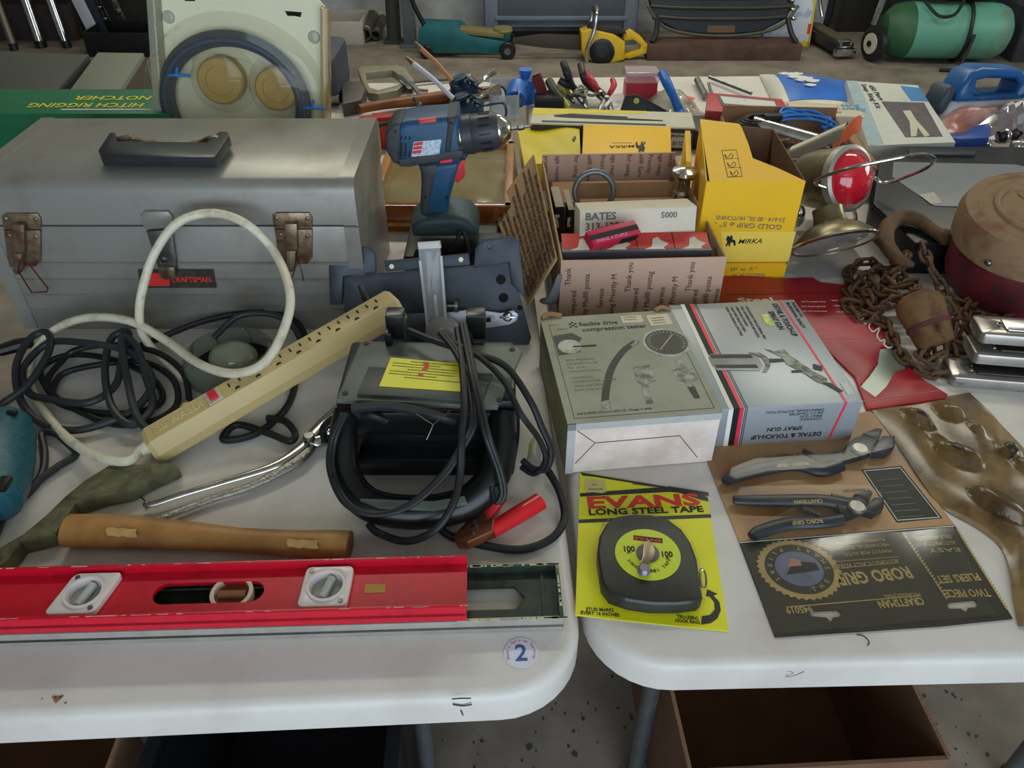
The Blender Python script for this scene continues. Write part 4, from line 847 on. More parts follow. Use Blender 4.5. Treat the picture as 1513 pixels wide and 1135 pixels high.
# ================================================================ plier set card
rg = thing('plier_set_card', 'clear blister card with two black adjustable pliers over a gold and black backing', 'plier set', G(1260, 780, .7402))
def rp(x, y): return (1030 + x / 3.068, 580 + y / 3.068)
def rps(*p): return [rp(*a) for a in p]
GOLD = mat('card_gold', 'b28a5c', .45, sc=5, c2='976c44'); RBK = mat('card_black', '14130e', .5, sc=6, c2='2a2416')
hz = [rps((505, 1005), (520, 995), (635, 990), (652, 1005), (645, 1020), (615, 1025), (603, 1045), (585, 1025), (520, 1020)), rps((1130, 965), (1145, 955), (1255, 945), (1270, 960), (1262, 978), (1225, 982), (1215, 1000), (1195, 985), (1140, 985))]
poly(rg, rg, I4, rps((20, 255), (770, 90), (835, 110), (890, 250), (1165, 605), (190, 680)), 0, .0018, 'gold_panel', GOLD)
poly(rg, rg, I4, rps((190, 682), (1166, 607), (1428, 1028), (1100, 1062), (352, 1112)), 0, .0018, 'black_panel', RBK, holes=hz)
pline(rg, rg, I4, rps((192, 681), (1165, 606)), .0009, .0019, 'edge_line', WHITEINK)
ptext(rg, rg, I4, 'ROBO GRIP', rp(968, 815), rp(636, 850), .022, GOLDINK, .0019, .03)
ptext(rg, rg, I4, 'AUTOMATICALLY ADJUSTS', rp(912, 760), rp(600, 792), .0085, GOLDINK, .0019)
ptext(rg, rg, I4, 'PERFECT FOR AUTO,', rp(880, 715), rp(660, 735), .0065, GOLDINK, .0019); ptext(rg, rg, I4, 'MECHANICAL, ELECTRICAL,', rp(868, 688), rp(580, 712), .0065, GOLDINK, .0019); ptext(rg, rg, I4, 'PLUMBING AND SPECIALTY JOBS', rp(848, 664), rp(540, 692), .0065, GOLDINK, .0019)
ptext(rg, rg, I4, 'CRAFTSMAN', rp(1026, 945), rp(822, 962), .013, GOLDINK, .0019, .03); ptext(rg, rg, I4, 'PROFESSIONAL', rp(1010, 915), rp(846, 926), .007, GOLDINK, .0019)
ptext(rg, rg, I4, '945019', rp(522, 982), rp(404, 990), .011, GOLDINK, .0019, .02); pline(rg, rg, I4, rps((404, 974), (1012, 922)), .0011, .0019, 'gold_line', GOLDINK)
ptext(rg, rg, I4, 'TWO PIECE', rp(1325, 908), rp(1125, 912), .014, GOLDINK, .0019, .02); ptext(rg, rg, I4, 'PLIERS SET', rp(1278, 835), rp(1088, 850), .014, GOLDINK, .0019, .02)
for s, a, b in (('EASY', (1190, 712), (1050, 718)), ('AUTOMATICALLY', (1170, 680), (990, 690)), ('SELF-ADJUSTS', (1150, 650), (985, 660))): ptext(rg, rg, I4, s, rp(*a), rp(*b), .008, GOLDINK, .0019)
for i in range(2): pline(rg, rg, I4, rps((600 - i * 5, 770 + i * 32), (915 - i * 8, 745 + i * 28)), .0006, .0019, 'gold_line', GOLDINK)
# gold zigzag edges
q = M()
for a, b, n in (((930, 640), (1130, 940), 22), ((1172, 622), (1400, 985), 26)):
    for k in range(n):
        t = k / n; p = lp(rg, *rp(a[0] + (b[0] - a[0]) * t, a[1] + (b[1] - a[1]) * t), .742); q.prism([(p.x, p.y), (p.x + .0042, p.y + .0012), (p.x + .001, p.y - .004)], .0018, .0021)
q.build('gold_zigzag', GOLDINK, rg, 0, 'stuff')
# round seal
c = lp(rg, *rp(462, 800), .742); zz = .0018
M().prism([(c.x + (.0460 if i % 2 else .043) * math.cos(math.pi * i / 36), c.y + (.0420 if i % 2 else .0392) * math.sin(math.pi * i / 36)) for i in range(72)], zz, zz + .0003).build('gold_seal', GOLDINK, rg)
M().prism(circ(.037, 40, c.x, c.y, .034), zz, zz + .0005).build('seal_ring', RBK, rg); M().prism(circ(.026, 36, c.x, c.y, .024), zz, zz + .0007).build('seal_picture', mat('seal_blue', '5a6488', .4, var=.3), rg)
M().prism([(c.x - .016, c.y - .008), (c.x - .004, c.y + .010), (c.x + .020, c.y + .008), (c.x + .022, c.y - .002), (c.x, c.y - .006)], zz, zz + .0009).build('printed_pliers', INK, rg)
M().prism([(c.x - .012, c.y + .002), (c.x - .006, c.y + .014), (c.x + .004, c.y + .012), (c.x + .004, c.y + .004)], zz, zz + .0011).build('printed_hand', mat('print_skin', 'b07e6c', .5), rg)
for i, chx in enumerate('THE SMART PLIERS'):
    a = 285 + i * 19; text(rg, chx, .0072, TR(c.x + .0315 * math.cos(R(a)), c.y + .0290 * math.sin(R(a)), zz + .0008, rz=a + 90), GOLDINK, align='CENTER', bold=.01)
# black text panel with outline
poly(rg, rg, I4, rps((742, 350), (925, 333), (1112, 570), (905, 590)), .0018, .0021, 'text_panel', RBK)
pline(rg, rg, I4, rps((756, 356), (920, 341), (1098, 566), (908, 580), (756, 356)), .0007, .0022, 'panel_outline', WHITEINK)
a, b = [Vector(PL(rg, I4, *rp(*p))).to_3d() for p in ((1060, 540), (905, 555))]; Tp = axes(a, b - a, Vector((0, -1, 0))) @ Matrix.Translation((0, 0, -.0024))
q = M()
for k in range(7):
    p0 = lp(rg, *rp(935 + k * -18 + 90, 560 - k * 28 + 0), .742); p1 = lp(rg, *rp(880 + k * -16 + 0 + 30, 560 - k * 28 + 8), .742)
    d = p1 - p0; q.put([p0 + Vector((0, .0006, .0005)), p0 + Vector((0, -.0006, .0005)), p1 + Vector((0, -.0006, .0005)), p1 + Vector((0, .0006, .0005))], [[0, 1, 2, 3]])
q.build('small_print', GREYINK, rg, 0)
ptext(rg, rg, I4, '7" STRAIGHT JAW', rp(780, 438), rp(660, 446), .006, INK, .0019)
ptext(rg, rg, I4, '9" STRAIGHT JAW', rp(460, 276), rp(300, 292), .006, INK, .0019)
# the two pliers
PB = mat('plier_black', '2b2f36', .38, var=.2); PD = mat('plier_dark_steel', '33353a', .35, .5)
CLP = clear('card_blister', 'dcd6cc', .02, .10, .32)
def robo(h1, h2, head, piv, jaws, txt, blis):
    z = .0095
    for hh in (h1, h2):
        if hh: M().tube([lp(rg, *rp(*p[:2]), .74 + z) for p in hh], [p[2] for p in hh], 12, 6, flat=.75).build('plier_handle', PB, rg)
    poly(rg, rg, I4, rps(*head), .004, .0135, 'plier_head', PD, .0015)
    for j in jaws: poly(rg, rg, I4, rps(*j), .003, .015, 'plier_jaw', PD, .002)
    c = lp(rg, *rp(*piv), .754); M().lathe([(0, 0), (.0105, 0), (.0105, .003), (.0085, .005), (0, .0052)], TR(c.x, c.y, .0135), 24).build('pivot_disc', STEEL, rg)
    for s, a, b, m in txt: ptext(rg, rg, I4, s, rp(*a), rp(*b), .008, m, .0178, .02)
    P = PLs(rg, I4, rps(*blis), .004); n = len(P); cc_ = Vector((sum(p[0] for p in P) / n, sum(p[1] for p in P) / n)); tp = [tuple(cc_ + (Vector(p) - cc_) * .93) for p in P]
    q = M(); q.put([(x, y, .0019) for x, y in P] + [(x, y, .019) for x, y in tp], [[i, (i + 1) % n, n + (i + 1) % n, n + i] for i in range(n)] + [[n + i for i in range(n)]]); q.build('clear_blister', CLP, rg, 30)
robo([(130, 405, .0065), (160, 385, .0085), (300, 345, .0095), (450, 325, .010), (560, 355, .0085), (650, 330, .009)], [(480, 265, .004), (560, 300, .005), (640, 290, .008)], [(640, 320), (660, 270), (700, 230), (780, 205), (800, 240), (780, 290), (740, 310), (680, 325)], (735, 262),
     [[(740, 215), (800, 190), (830, 195), (815, 245), (790, 240)], [(780, 300), (830, 225), (885, 225), (885, 270), (850, 300)]], [('ROBO GRIP', (505, 322), (360, 332), GOLDINK)], [(110, 420), (120, 385), (300, 315), (420, 250), (640, 225), (790, 180), (900, 205), (900, 285), (700, 340), (560, 385), (300, 400), (140, 440)])
robo([(165, 488, .0055), (250, 490, .0075), (400, 490, .0085), (560, 490, .0085), (680, 510, .009)], [(250, 655, .0065), (290, 630, .0085), (420, 595, .0085), (560, 590, .0075), (660, 575, .0075)], [(600, 480), (680, 500), (740, 490), (770, 530), (740, 560), (680, 585), (640, 570)], (722, 526),
     [[(700, 490), (770, 470), (785, 482), (765, 520), (740, 505)], [(740, 560), (790, 505), (835, 505), (835, 545), (790, 575)]], [('CRAFTSMAN', (568, 492), (440, 497), GOLDINK), ('ROBO GRIP', (568, 582), (430, 592), GOLDINK)],
     [(150, 495), (165, 460), (600, 450), (780, 455), (850, 490), (845, 560), (700, 605), (560, 620), (300, 665), (245, 685), (235, 650), (430, 560), (320, 530), (180, 520)])
M().tube([lp(rg, *rp(480, 525), .749), lp(rg, *rp(560, 560), .749)], .0035, 8, 1).build('plier_link', STEEL, rg)
# creased clear film over the card
M().sheet(lambda u, v: (lambda p: (p.x, p.y, .0042 + .0025 * math.sin(3.1 * u) * math.sin(3 * v + .5) + .0012 * math.sin(14 * u + 5 * v)))(lp(rg, *rp(200 + 150 * v + 960 * u + 40 * v * u, 690 + 405 * v - 76 * u - 12 * u * v), .744)), 18, 10, .0002).build('clear_film', clear('film_card', 'd8d4c0', .015, .12, .8), rg)
# ================================================================ dirty brown tool blister
db = thing('dirty_blister_pack', 'dirty brown plastic blister sheet with domed bumps by the table edge', 'blister pack', G(1430, 720, .7402))
DB = mat('dirty_brown', '8c7048', .26, sc=14, c2='4a361f', f=(.36, .62), det=10, bump=.25)
L_ = [(1286, 606), (1318, 650), (1358, 712), (1392, 752), (1440, 780), (1474, 806), (1488, 836), (1496, 890), (1503, 927)]
R_ = [(1432, 582), (1475, 625), (1520, 672), (1570, 725), (1610, 770), (1640, 810), (1660, 850), (1680, 900), (1700, 950)]
bumps = [(1355, 622, .020, .011, .022), (1400, 616, .018, .012, .020), (1412, 676, .032, .014, .022), (1472, 752, .034, .016, .026), (1490, 668, .014, .014, .016), (1440, 640, .012, .010, .010), (1530, 700, .03, .014, .02), (1390, 655, .010, .008, .008)]
bl = [(lp(db, x, y), a, b, h) for x, y, a, b, h in bumps]
Lc, Rc = catmull([Vector((*p, 0)) for p in L_], 4), catmull([Vector((*p, 0)) for p in R_], 4)
ca, sa = math.cos(R(-48)), math.sin(R(-48))
def dsurf(u, v):
    i = v * (len(Lc) - 1); j = min(int(i), len(Lc) - 2); t = i - j
    a = Lc[j].lerp(Lc[j + 1], t); b = Rc[j].lerp(Rc[j + 1], t); p = a.lerp(b, u); w = lp(db, p.x, p.y)
    z = .004 + .004 * math.sin(11 * u + 3 * v) * math.sin(9 * v) + .002 * math.sin(31 * u * v + 5)
    for c, ra, rb, h in bl:
        dx, dy = w.x - c.x, w.y - c.y; e = ((dx * ca + dy * sa) / ra) ** 2 + ((-dx * sa + dy * ca) / rb) ** 2
        z += .65 * h * max(0, 1 - e * e) ** .6 if e < 1 else 0
    return (w.x, w.y, max(z, .0015))
M().sheet(dsurf, 60, 80, .001).build('sheet', DB, db, 60)
for c, ra, rb, h in bl[:5]:
    M().sph((c.x, c.y, .004), (ra * .74, rb * .74, .65 * h * 1.0), 20, 12, T=Matrix.Rotation(R(-48), 4, 'Z')).build('dark_lump', mat('lump_brown', '3c3226', .3, var=.3, sc=40), db)
# pencil marks on the second table
penmark(tB, [Wl(tB, GY(px, py, .4485)) for px, py in ((1140, 1003), (1156, 1001), (1172, 994), (1162, 992), (1164, 1000), (1178, 996), (1188, 992))], .0006)
penmark(tB, [Wl(tB, GY(px, py, .4485)) for px, py in ((1102, 1000), (1112, 1000))], .0005)
penmark(tB, [Wl(tB, G(px, py, .7402)) for px, py in ((1266, 938), (1276, 940), (1284, 948), (1282, 954))], .0007)
# ================================================================ mailing box with hardware
mb = thing('mailing_box', 'open brown mailing box printed with vertical mail slogans', 'cardboard box', (.074, 1.06, .74), 2.6)
MW, MD, MH = .253, .385, .107; TK = .003
KRO = mat('kraft_outside', 'c9a48e', .75, var=.06, sc=14); KRI = mat('kraft_inside', 'b08f68', .8, var=.1, sc=14)
MINK = mat('mail_ink', '4a332c', .7, var=.05)
M().box((MW / 2, MD / 2, .0015), (MW, MD, .003)).build('bottom', KRI, mb)
M().box((MW / 2, TK / 2, MH / 2), (MW, TK, MH), .0005).build('wall_panel', KRO, mb)
M().box((MW / 2, MD - TK / 2, MH / 2 + .006), (MW, TK, MH + .012), .0005).build('wall_panel', KRO, mb)
for x in (TK / 2, MW - TK / 2): M().box((x, MD / 2, MH / 2), (TK, MD - .006, MH), .0005).build('wall_panel', KRI, mb)
# open side flap leaning out
a, b, c, d = [Wl(mb, p) for p in (G(788, 228, .853), G(822, 382, .847), G(779, 452, .768), G(729, 309, .768))]
q = M(); n_ = (b - a).cross(d - a).normalized() * .0025
q.put([a, b, c, d, a + n_, b + n_, c + n_, d + n_], [[0, 1, 2, 3], [4, 5, 6, 7], [0, 1, 5, 4], [1, 2, 6, 5], [2, 3, 7, 6], [3, 0, 4, 7]]); fl_ = q.build('side_flap', KRI, mb)
rnd = random.Random(2)
nn = (b - a).cross(d - a).normalized(); nn = nn if nn.z > 0 else -nn
for r_ in range(9):
    A_ = a.lerp(d, .06 + r_ * .105); B_ = b.lerp(c, .06 + r_ * .105); T = axes(B_ + nn * (.0032 if (nn - n_.normalized()).length < 1 else .0008), A_ - B_, nn.cross(A_ - B_))
    s = ' '.join(['using Priority Mail', 'Thank you for', 'Service postage', 'required using', 'Mail postage Thank you', 'Priority Mail Service'][(r_ * 2 + k) % 6] for k in range(4))
    o = text(fl_, s[rnd.randint(0, 12):], .0105, T @ TR(.008, 0, 0), MINK, bold=.008)
    xs = max(v.co.length for v in o.data.vertices); o.data.transform(T @ Matrix.Diagonal((min(1.1, ((A_ - B_).length - .016) / (max((T.inverted() @ v.co).x for v in o.data.vertices) - .008)), 1, 1, 1)) @ T.inverted())
T1 = axes((0, 0, 0), (1, 0, 0), (0, 0, 1))
for x, y, s in ((.012, .064, 'Thank'), (.022, .012, 'required'), (.041, .004, 'rity Mail® posta'), (.065, .022, 'Service'), (.083, .004, 'using Priority M'), (.106, .050, 'Thank you'), (.119, .014, 'required'), (.138, .008, 'ty Mail® postag'), (.160, .022, 'Service'), (.178, .008, 'ing Priority M'), (.201, .048, 'Thank you'), (.213, .014, 'equired'), (.231, .006, 'y Mail® posta'), (.247, .022, 'ervice')):
    text(mb, s, .0125, T1 @ TR(x, y, .0004, rz=90), MINK, wid=.98)
T2 = axes((0, MD - TK, 0), (1, 0, 0), (0, 0, 1))
for x, s in ((.008, 'priority'), (.03, 'age required'), (.065, 'for using'), (.09, 'ail® Service'), (.115, 'Priority'), (.135, 'age requ'), (.165, 'for using'), (.188, 'ail® Serv'), (.205, 'Priority'), (.225, 'age requ'), (.245, 'iority')):
    text(mb, s, .0125, T2 @ TR(x, MH + .010, .0004, rz=-90), MINK)
for yk in range(7):
    text(mb, 'Mail Priority Service', .009, Matrix(((0, 0, -1, MW - TK - .0003), (-1, 0, 0, .34 - yk * .048), (0, 1, 0, MH - .012), (0, 0, 0, 1))) @ TR(rz=-38) @ TR(0, 0, 0), MINK, wid=.7)
M().tube([(-.018, .030, .02), (-.012, .012, .03), (-.006, .004, .05), (-.001, -.002, .085)], [.012, .014, .010, .004], 10, 5, flat=.4).build('tape_strip', mat('tape_grey', '85868a', .3), mb)
ml = lambda px, py, z: Wl(mb, G(px, py, z))
def inbox(name, label, cat, px, py, z, rz=0): 
    return thing(name, label, cat, G(px, py, z), rz)
# long red box across the front rim
rb = thing('red_staple_box', 'long red and white illustrated box across the mailing box front', 'box', G(940, 389, .824), 1.5)
q = M(TR(0, .018, .006, rx=0)); q.box((0, 0, .002), (.234, .034, .026), .002); q.build('carton', mat('box_charcoal', '3c4048', .4), rb)
M(TR(0, .022, .020, rx=14)).box((0, .002, .003), (.230, .044, .002)).build('top_panel', mat('panel_red', 'cf3a30', .45, sc=12, var=.1), rb)
for x in (-.085, -.03, .03, .088):
    q = M(TR(0, .022, .0245, rx=14)); q.prism([(x - .018, -.016), (x - .006, -.010), (x - .002, .008), (x + .006, .012), (x + .010, .004), (x + .022, -.004), (x + .012, -.012), (x + .016, -.018)], .0, .0004); q.build('white_figure', mat('figure_white', 'd8cfc0', .6, var=.1), rb)
q = M(TR(0, .022, .0247, rx=14))
for x in (-.055, .002, .060): q.box((x, .002, 0), (.0012, .042, .0003))
q.build('black_rule', INK, rb)
# white staple box
bt = thing('staple_box', 'white staples box lying on top inside the mailing box', 'box', G(942, 358, .840), 5)
Tb = TR(0, 0, 0, rx=-12); bw = .185
q = M(Tb); q.box((0, .03, .025), (bw, .055, .056), .001); q.build('carton', mat('bates_white', 'd8cdb8', .6, var=.04), bt)
TF = Tb @ axes((-bw / 2, .0018, -.003), (1, 0, 0), (0, 0, 1))
text(bt, 'BATES', .016, TF @ TR(.008, .046, .0005), GREYINK, bold=.02, wid=1.1); text(bt, '313-125A', .0165, TF @ TR(.008, .030, .0005), GREYINK, bold=.02); text(bt, 'HEAVY', .008, TF @ TR(.008, .016, .0005), GREYINK); text(bt, '5000', .013, TF @ TR(.128, .044, .0005), GREYINK, bold=.01)
pk = thing('nail_box', 'crimson and black small box propped on the white staples box', 'box', G(905, 348, .875), 27)
q = M(TR(rx=28)); q.box((0, 0, 0), (.085, .026, .016), .001); q.build('carton', mat('box_crimson', 'c22345', .45, var=.1), pk)
M(TR(rx=28)).box((-.0, .0, .0085), (.084, .008, .0008)).build('label_band', INK, pk); text(pk, 'SWING A STAPLE', .008, TR(rx=28) @ TR(-.036, -.008, .0085), mat('pink_ink', 'e8a0b0', .6), wid=.9)
M(TR(rx=28)).box((.022, -.0135, 0), (.03, .001, .012)).build('end_label', INK, pk)
# upright dark cartons at the box side
for k, (px, py, w, h, s) in enumerate(((806, 372, .010, .078, ''), (821, 368, .0165, .082, 'Reno'), (838, 366, .0115, .074, 'black'), (850, 362, .016, .07, ''))):
    b_ = thing('small_carton', ('thin dark carton tight against the mailing box flap', 'black carton marked with a white letter R in the mailing box', 'narrow black carton standing beside the R carton', 'black carton with pale top beside the staples box')[k], 'carton', G(px, py, .745) + Vector((.004, .012, 0)), 4)
    M().box((0, .03, h / 2), (w, .085, h), .001).build('carton', BLK if k else mat('carton_olive', '4a4b38', .5), b_)
    q = M(); q.box((0, .03, h + .0004), (w * .9, .083, .0008)); q.build('top_edge', mat('carton_edge', '9a9078', .6), b_)
    if s: text(b_, s, .012 if k == 1 else .009, axes((0, -.0128, h - .014), (1, 0, 0), (0, 0, 1)) @ TR(-w * .35, 0, 0, rz=-90 if k == 2 else -82), WHITEINK, bold=.015)
# grey U-ring and chrome fitting
ur = thing('shackle_ring', 'grey steel ring standing up behind the white staples box', 'ring', G(876, 320, .80))
T = axes((0, 0, 0), (1, 0, 0), (0, .2, 1)); M(T).tube([(.034 * math.cos(t), .045 + .034 * math.sin(t), 0) for t in [R(a) for a in range(-30, 211, 20)]], .0052, 10, 3).build('ring', mat('ring_grey', '7c8286', .35, .6), ur)
M(T).tube([(-.029, .03, 0), (-.028, .0, 0)], .0052, 10, 1).tube([(.029, .03, 0), (.028, .0, 0)], .0052, 10, 1).build('shank', mat('ring_grey', '7c8286'), ur)
cf = thing('chrome_valve', 'chrome valve fitting with round cap inside the mailing box', 'valve', G(1000, 340, .76))
M().lathe([(0, 0), (.014, 0), (.014, .05), (.017, .055), (.017, .075), (.013, .08), (.012, .10), (.020, .104), (.023, .110), (.022, .116), (.010, .120), (0, .121)], None, 24).build('body', CHROME, cf)
M().cyl((0, -.013, .092), (0, -.017, .092), .004).build('set_screw', STEEL, cf)
ik = thing('kraft_carton', 'plain brown inner carton at the back of the mailing box', 'carton', Vector((.187, 1.06 + .312, .744)), 2.6)
M().box((0, 0, .0375), (.222, .09, .075), .002).build('carton', CARD, ik); M().box((.02, -.02, .083), (.19, .002, .03), rot=(-20, 0, 0)).build('flap', CARD, ik)
# ================================================================ yellow disc boxes
BRN = mat('box_inner_brown', '7a5a40', .8, var=.15)
def yb_text(parent, T, w): pass
my = thing('sanding_disc_box', 'tall yellow sanding-disc box with a cut-out corner beside the lantern', 'box', (G(1146, 411).x, 1.194, .74))
p1 = Wl(my, GY(1048, 268, 1.194)); p2 = Wl(my, GY(1190, 268, 1.194)); h = p2.z; x0, x1 = p1.x - .004, p2.x; yb = Wl(my, G(1090, 180, .74 + h)).y
t_ = .0015
QD = [(x0, 0), (x1, 0), (x1 + .008, yb * .86), (x0 + .040, yb)]
for k in range(4):
    a, b = Vector((*QD[k], 0)), Vector((*QD[(k + 1) % 4], 0)); q = M(axes(a, b - a, (0, 0, 1))); q.box(((b - a).length / 2, h / 2, 0), ((b - a).length, h, t_)); q.build('wall_panel', YEL if k in (0, 3) else BRN, my)
M().prism(QD, .001, .004).build('bottom', BRN, my)
TT = TR(0, 0, h)
q = M(TT); q.prism(PLs(my, TT, [(1048, 268), (1190, 269), (1150, 250), (1112, 235), (1106, 215), (1096, 190), (1092, 184), (1034, 177)]), 0, .0015); tp = q.build('top_panel', YEL, my)
poly(tp, my, TT, [(1066, 222), (1088, 221), (1097, 261), (1075, 262)], .0016, .0018, 'pictogram_panel', INK)
poly(tp, my, TT, [(1067.2, 223), (1087.4, 222), (1095.8, 260.2), (1075.8, 261)], .0019, .0021, 'pictogram_ground', YEL)
for k in range(3):
    cx, cy = 1077 + k * 4, 230 + k * 12.5
    M(TT).tube([(*PL(my, TT, cx + dx, cy + dy, .002), .0022) for dx, dy in ((-6, -2), (-2, 3), (3, -3), (6, 1), (2, 5), (-4, 4))], .0006, 5, 3, True).build('pictogram_line', INK, tp)
for k in (234.5, 248): pline(tp, my, TT, [(1068 + (k - 222) * .23, k + .5), (1090 + (k - 222) * .22, k - .5)], .0006, .0021, 'pictogram_line', INK)
Tf = axes((0, -t_ / 2, 0), (1, 0, 0), (0, 0, 1))
poly(my, my, Tf, [(1064, 342), (1176, 342), (1165, 386), (1070, 386)], .0004, .0008, 'pale_label', mat('label_pale_yellow', 'f3d253', .5, var=.03))
ptext(my, my, Tf, 'MIRKA', (1091, 357), (1126, 356), .012, INK, .0011, .008, italic=.25)
ptext(my, my, Tf, 'GOLD GRIP ø 5" -', (1155, 336), (1056, 331), .0125, GREYINK, .0007); ptext(my, my, Tf, '23-614 - 80 50,, HUTCHINS', (1160, 325), (1058, 321), .011, GREYINK, .0007)
def lion(T, th, cx, cy, s, flip, z):
    f_ = -1 if flip else 1
    P = [(cx + f_ * s * x, cy + f_ * s * y) for x, y in ((-9, 8), (-6, 2), (-8, -3), (-5, -9), (-1, -6), (0, -10), (3, -7), (2, -3), (7, -1), (8, 6), (5, 9), (4, 3), (0, 2), (-2, 9), (-4, 9), (-4, 4), (-7, 9))]
    return poly(th, th, T, P, z, z + .0003, 'emblem', INK)
lion(Tf, my, 1080, 356, .9, False, .0010)
poly(my, my, Tf, [(1030, 391), (1163, 391), (1157, 411), (1030, 411)], .0004, .0012, 'lower_band', YEL); ptext(my, my, Tf, 'IP ø 5"', (1080, 398), (1118, 397), .009, GREYINK, .0014); ptext(my, my, Tf, '50, HUTCHINS', (1082, 407), (1130, 406), .008, GREYINK, .0014)
pline(my, my, Tf, [(1060, 388.5), (1164, 388)], .001, .0009, 'seam_line', mat('seam_ochre', '8a6a10', .6))
yk = thing('yellow_pad_box', 'yellow box leaning behind the tall cut-out disc box', 'box', Vector((my.location.x + x0 + .004, 1.36, .74)), -9)
M().box((0, .05, .075), (.010, .15, .15), .001).build('carton', YEL, yk)
m2 = thing('sanding_disc_box', 'flat yellow disc box with upside-down brand print behind the mailing box', 'box', G(862, 240, .80)); m2.location.z = .74
TT = TR(0, 0, .06)
o = PLs(m2, TT, [(860, 240), (992, 243), (991, 187), (862, 184)]); M().prism(o, 0, .06, .001).build('carton', YEL, m2)
ptext(m2, m2, TT, 'MIRKA', (938, 216), (901, 217), .020, INK, .0004, .008, italic=.25); lion(TT, m2, 946, 217, .9, True, .0004); pline(m2, m2, TT, [(904, 211), (934, 211)], .001, .0004, 'print_line', GREYINK)
m3 = thing('yellow_pouch', 'crumpled bright yellow packet next to the flat disc box', 'packet', G(800, 240, .785)); m3.location.z = .74
YP = mat('yellow_packet', 'd9c21a', .35, var=.08, sc=8)
P_ = [Vector((*p, 0)) for p in PLs(m3, TR(0, 0, .045), [(775, 245), (858, 238), (856, 188), (763, 182)])]
q = M(); q.sheet(lambda u, v: (lambda p: (p.x, p.y, .042 + .005 * math.sin(6 * u + 3 * v)))(P_[0].lerp(P_[1], u).lerp(P_[3].lerp(P_[2], u), v)), 10, 8, .038); q.build('packet', YP, m3, 40)
a = PL(m3, TR(0, 0, .045), 848, 210); M().prism([(a[0], a[1]), (a[0] + .006, a[1] + .02), (a[0] + .003, a[1] + .03), (a[0] - .003, a[1] + .012)], .046, .0485).build('green_mark', mat('green_ink', '3f6a2e', .6), m3)
# ================================================================ metal lantern with red lens
ln = thing('lantern', 'metal lantern with red glass lens and wire bail handle', 'lantern', (.60, 1.40, .74))
ll = lambda px, py, Y: Wl(ln, GY(px, py, Y))
OLV = mat('lantern_metal', '8f8664', .3, .75, sc=18, c2='6b6040', f=(.4, .7)); 
ax_ = Vector((.42, -.72, .34)).normalized(); c0 = ll(1254, 264, 1.36)
TLn = frame(c0, ax_) @ Matrix.Scale(.98, 4)
M(TLn).lathe([(0, -.115), (.030, -.115), (.050, -.095), (.056, -.06), (.056, -.03), (.058, -.028), (.058, .0), (.055, .004), (.050, .004), (.050, -.005), (0, -.006)], None, 36).build('barrel', OLV, ln)
M(TLn).lathe([(.058, -.012), (.0605, -.010), (.0605, .005), (.054, .008), (.050, .004), (.056, -.012)], None, 36).build('lens_ring', mat('ring_steel', 'b8b4a6', .35, .6), ln)
M(TLn).lathe([(0, .036), (.012, .035), (.028, .030), (.042, .020), (.050, .006), (.051, 0), (0, 0)], None, 36).build('red_lens', mat('red_glass', 'd81e30', .12, var=.1, coat=1, sc=60), ln)
cb0 = Wl(ln, G(1232, 362, .798))
M(TR(*cb0, rx=-44, ry=-5, rz=6) @ Matrix.Scale(.84, 4)).lathe([(.084, 0), (.086, .003), (.084, .006), (.074, .018), (.055, .034), (.034, .043), (.030, .060), (.030, .075), (0, .075), (0, .04), (.05, .028), (.076, .010), (.081, 0), (.084, 0)], None, 44).build('dish_base', OLV, ln)
M(TR(*cb0, rx=-44, ry=-5, rz=6) @ Matrix.Scale(.84, 4)).lathe([(.082, -.001), (.0875, .002), (.0875, .0045), (.083, .007), (.080, .003), (.082, -.001)], None, 44).build('dish_rim', CHROME, ln)
M(TR(*cb0, rx=-44, ry=-5, rz=6) @ Matrix.Scale(.84, 4)).lathe([(0, .004), (.080, .004), (.078, .001), (.04, -.004), (0, -.006)], None, 36).build('dish_glass', mat('dish_glass', '9a958a', .1, .2, coat=.8), ln)
M().tube([c0 + Vector((-.045, -.03, -.005)), ll(1205, 268, 1.33), ll(1250, 250, 1.28), ll(1320, 235, 1.26), ll(1365, 228, 1.27), ll(1381, 236, 1.29), ll(1365, 250, 1.33), ll(1310, 270, 1.38), c0 + Vector((.06, .03, -.01))], .0032, 9, 8).build('bail_handle', CHROME, ln)
M().tube([ll(1262, 312, 1.38), ll(1264, 324, 1.38), ll(1261, 336, 1.36)], .004, 8, 3).build('wire_leg', CHROME, ln)
M().sph(ll(1180, 320, 1.37), (.012, .012, .022), 14, 8).build('side_button', CHROME, ln)
# ================================================================ brown carton with hardware behind it
bx = thing('hardware_carton', 'brown open carton full of cords and metal behind the lantern', 'cardboard box', (.455, 1.545, .74), -4)
w, d, h = .25, .24, .072
M().box((w / 2, d / 2, .002), (w, d, .004)).build('bottom', CARD, bx)
for c_, s_ in (((w / 2, 0, h / 2), (w, .004, h)), ((w / 2, d, h / 2 + .012), (w, .004, h + .024)), ((0, d / 2, h / 2), (.004, d, h)), ((w, d / 2, h / 2), (.004, d, h))): M().box(c_, s_).build('wall_panel', CARD, bx)
M().box((w + .028, d / 2, h - .018), (.004, d, .075), rot=(0, -55, 0)).build('flap', CARD, bx)
tu = thing('chrome_tube', 'shiny chrome tube lying across the hardware carton', 'tube', Vector(bx.location) + Vector((.07, .14, .066)))
q = M(); q.lathe([(.018, 0), (.021, 0), (.021, .17), (.018, .17), (.018, 0)], frame((0, .035, .008), (.9, -.45, -.12)), 20); q.build('barrel', CHROME, tu)
sh = thing('sheet_metal_offcut', 'bent dull sheet-metal piece poking out beside the lantern', 'metal piece', Vector(bx.location) + Vector((.10, -.01, .055)))
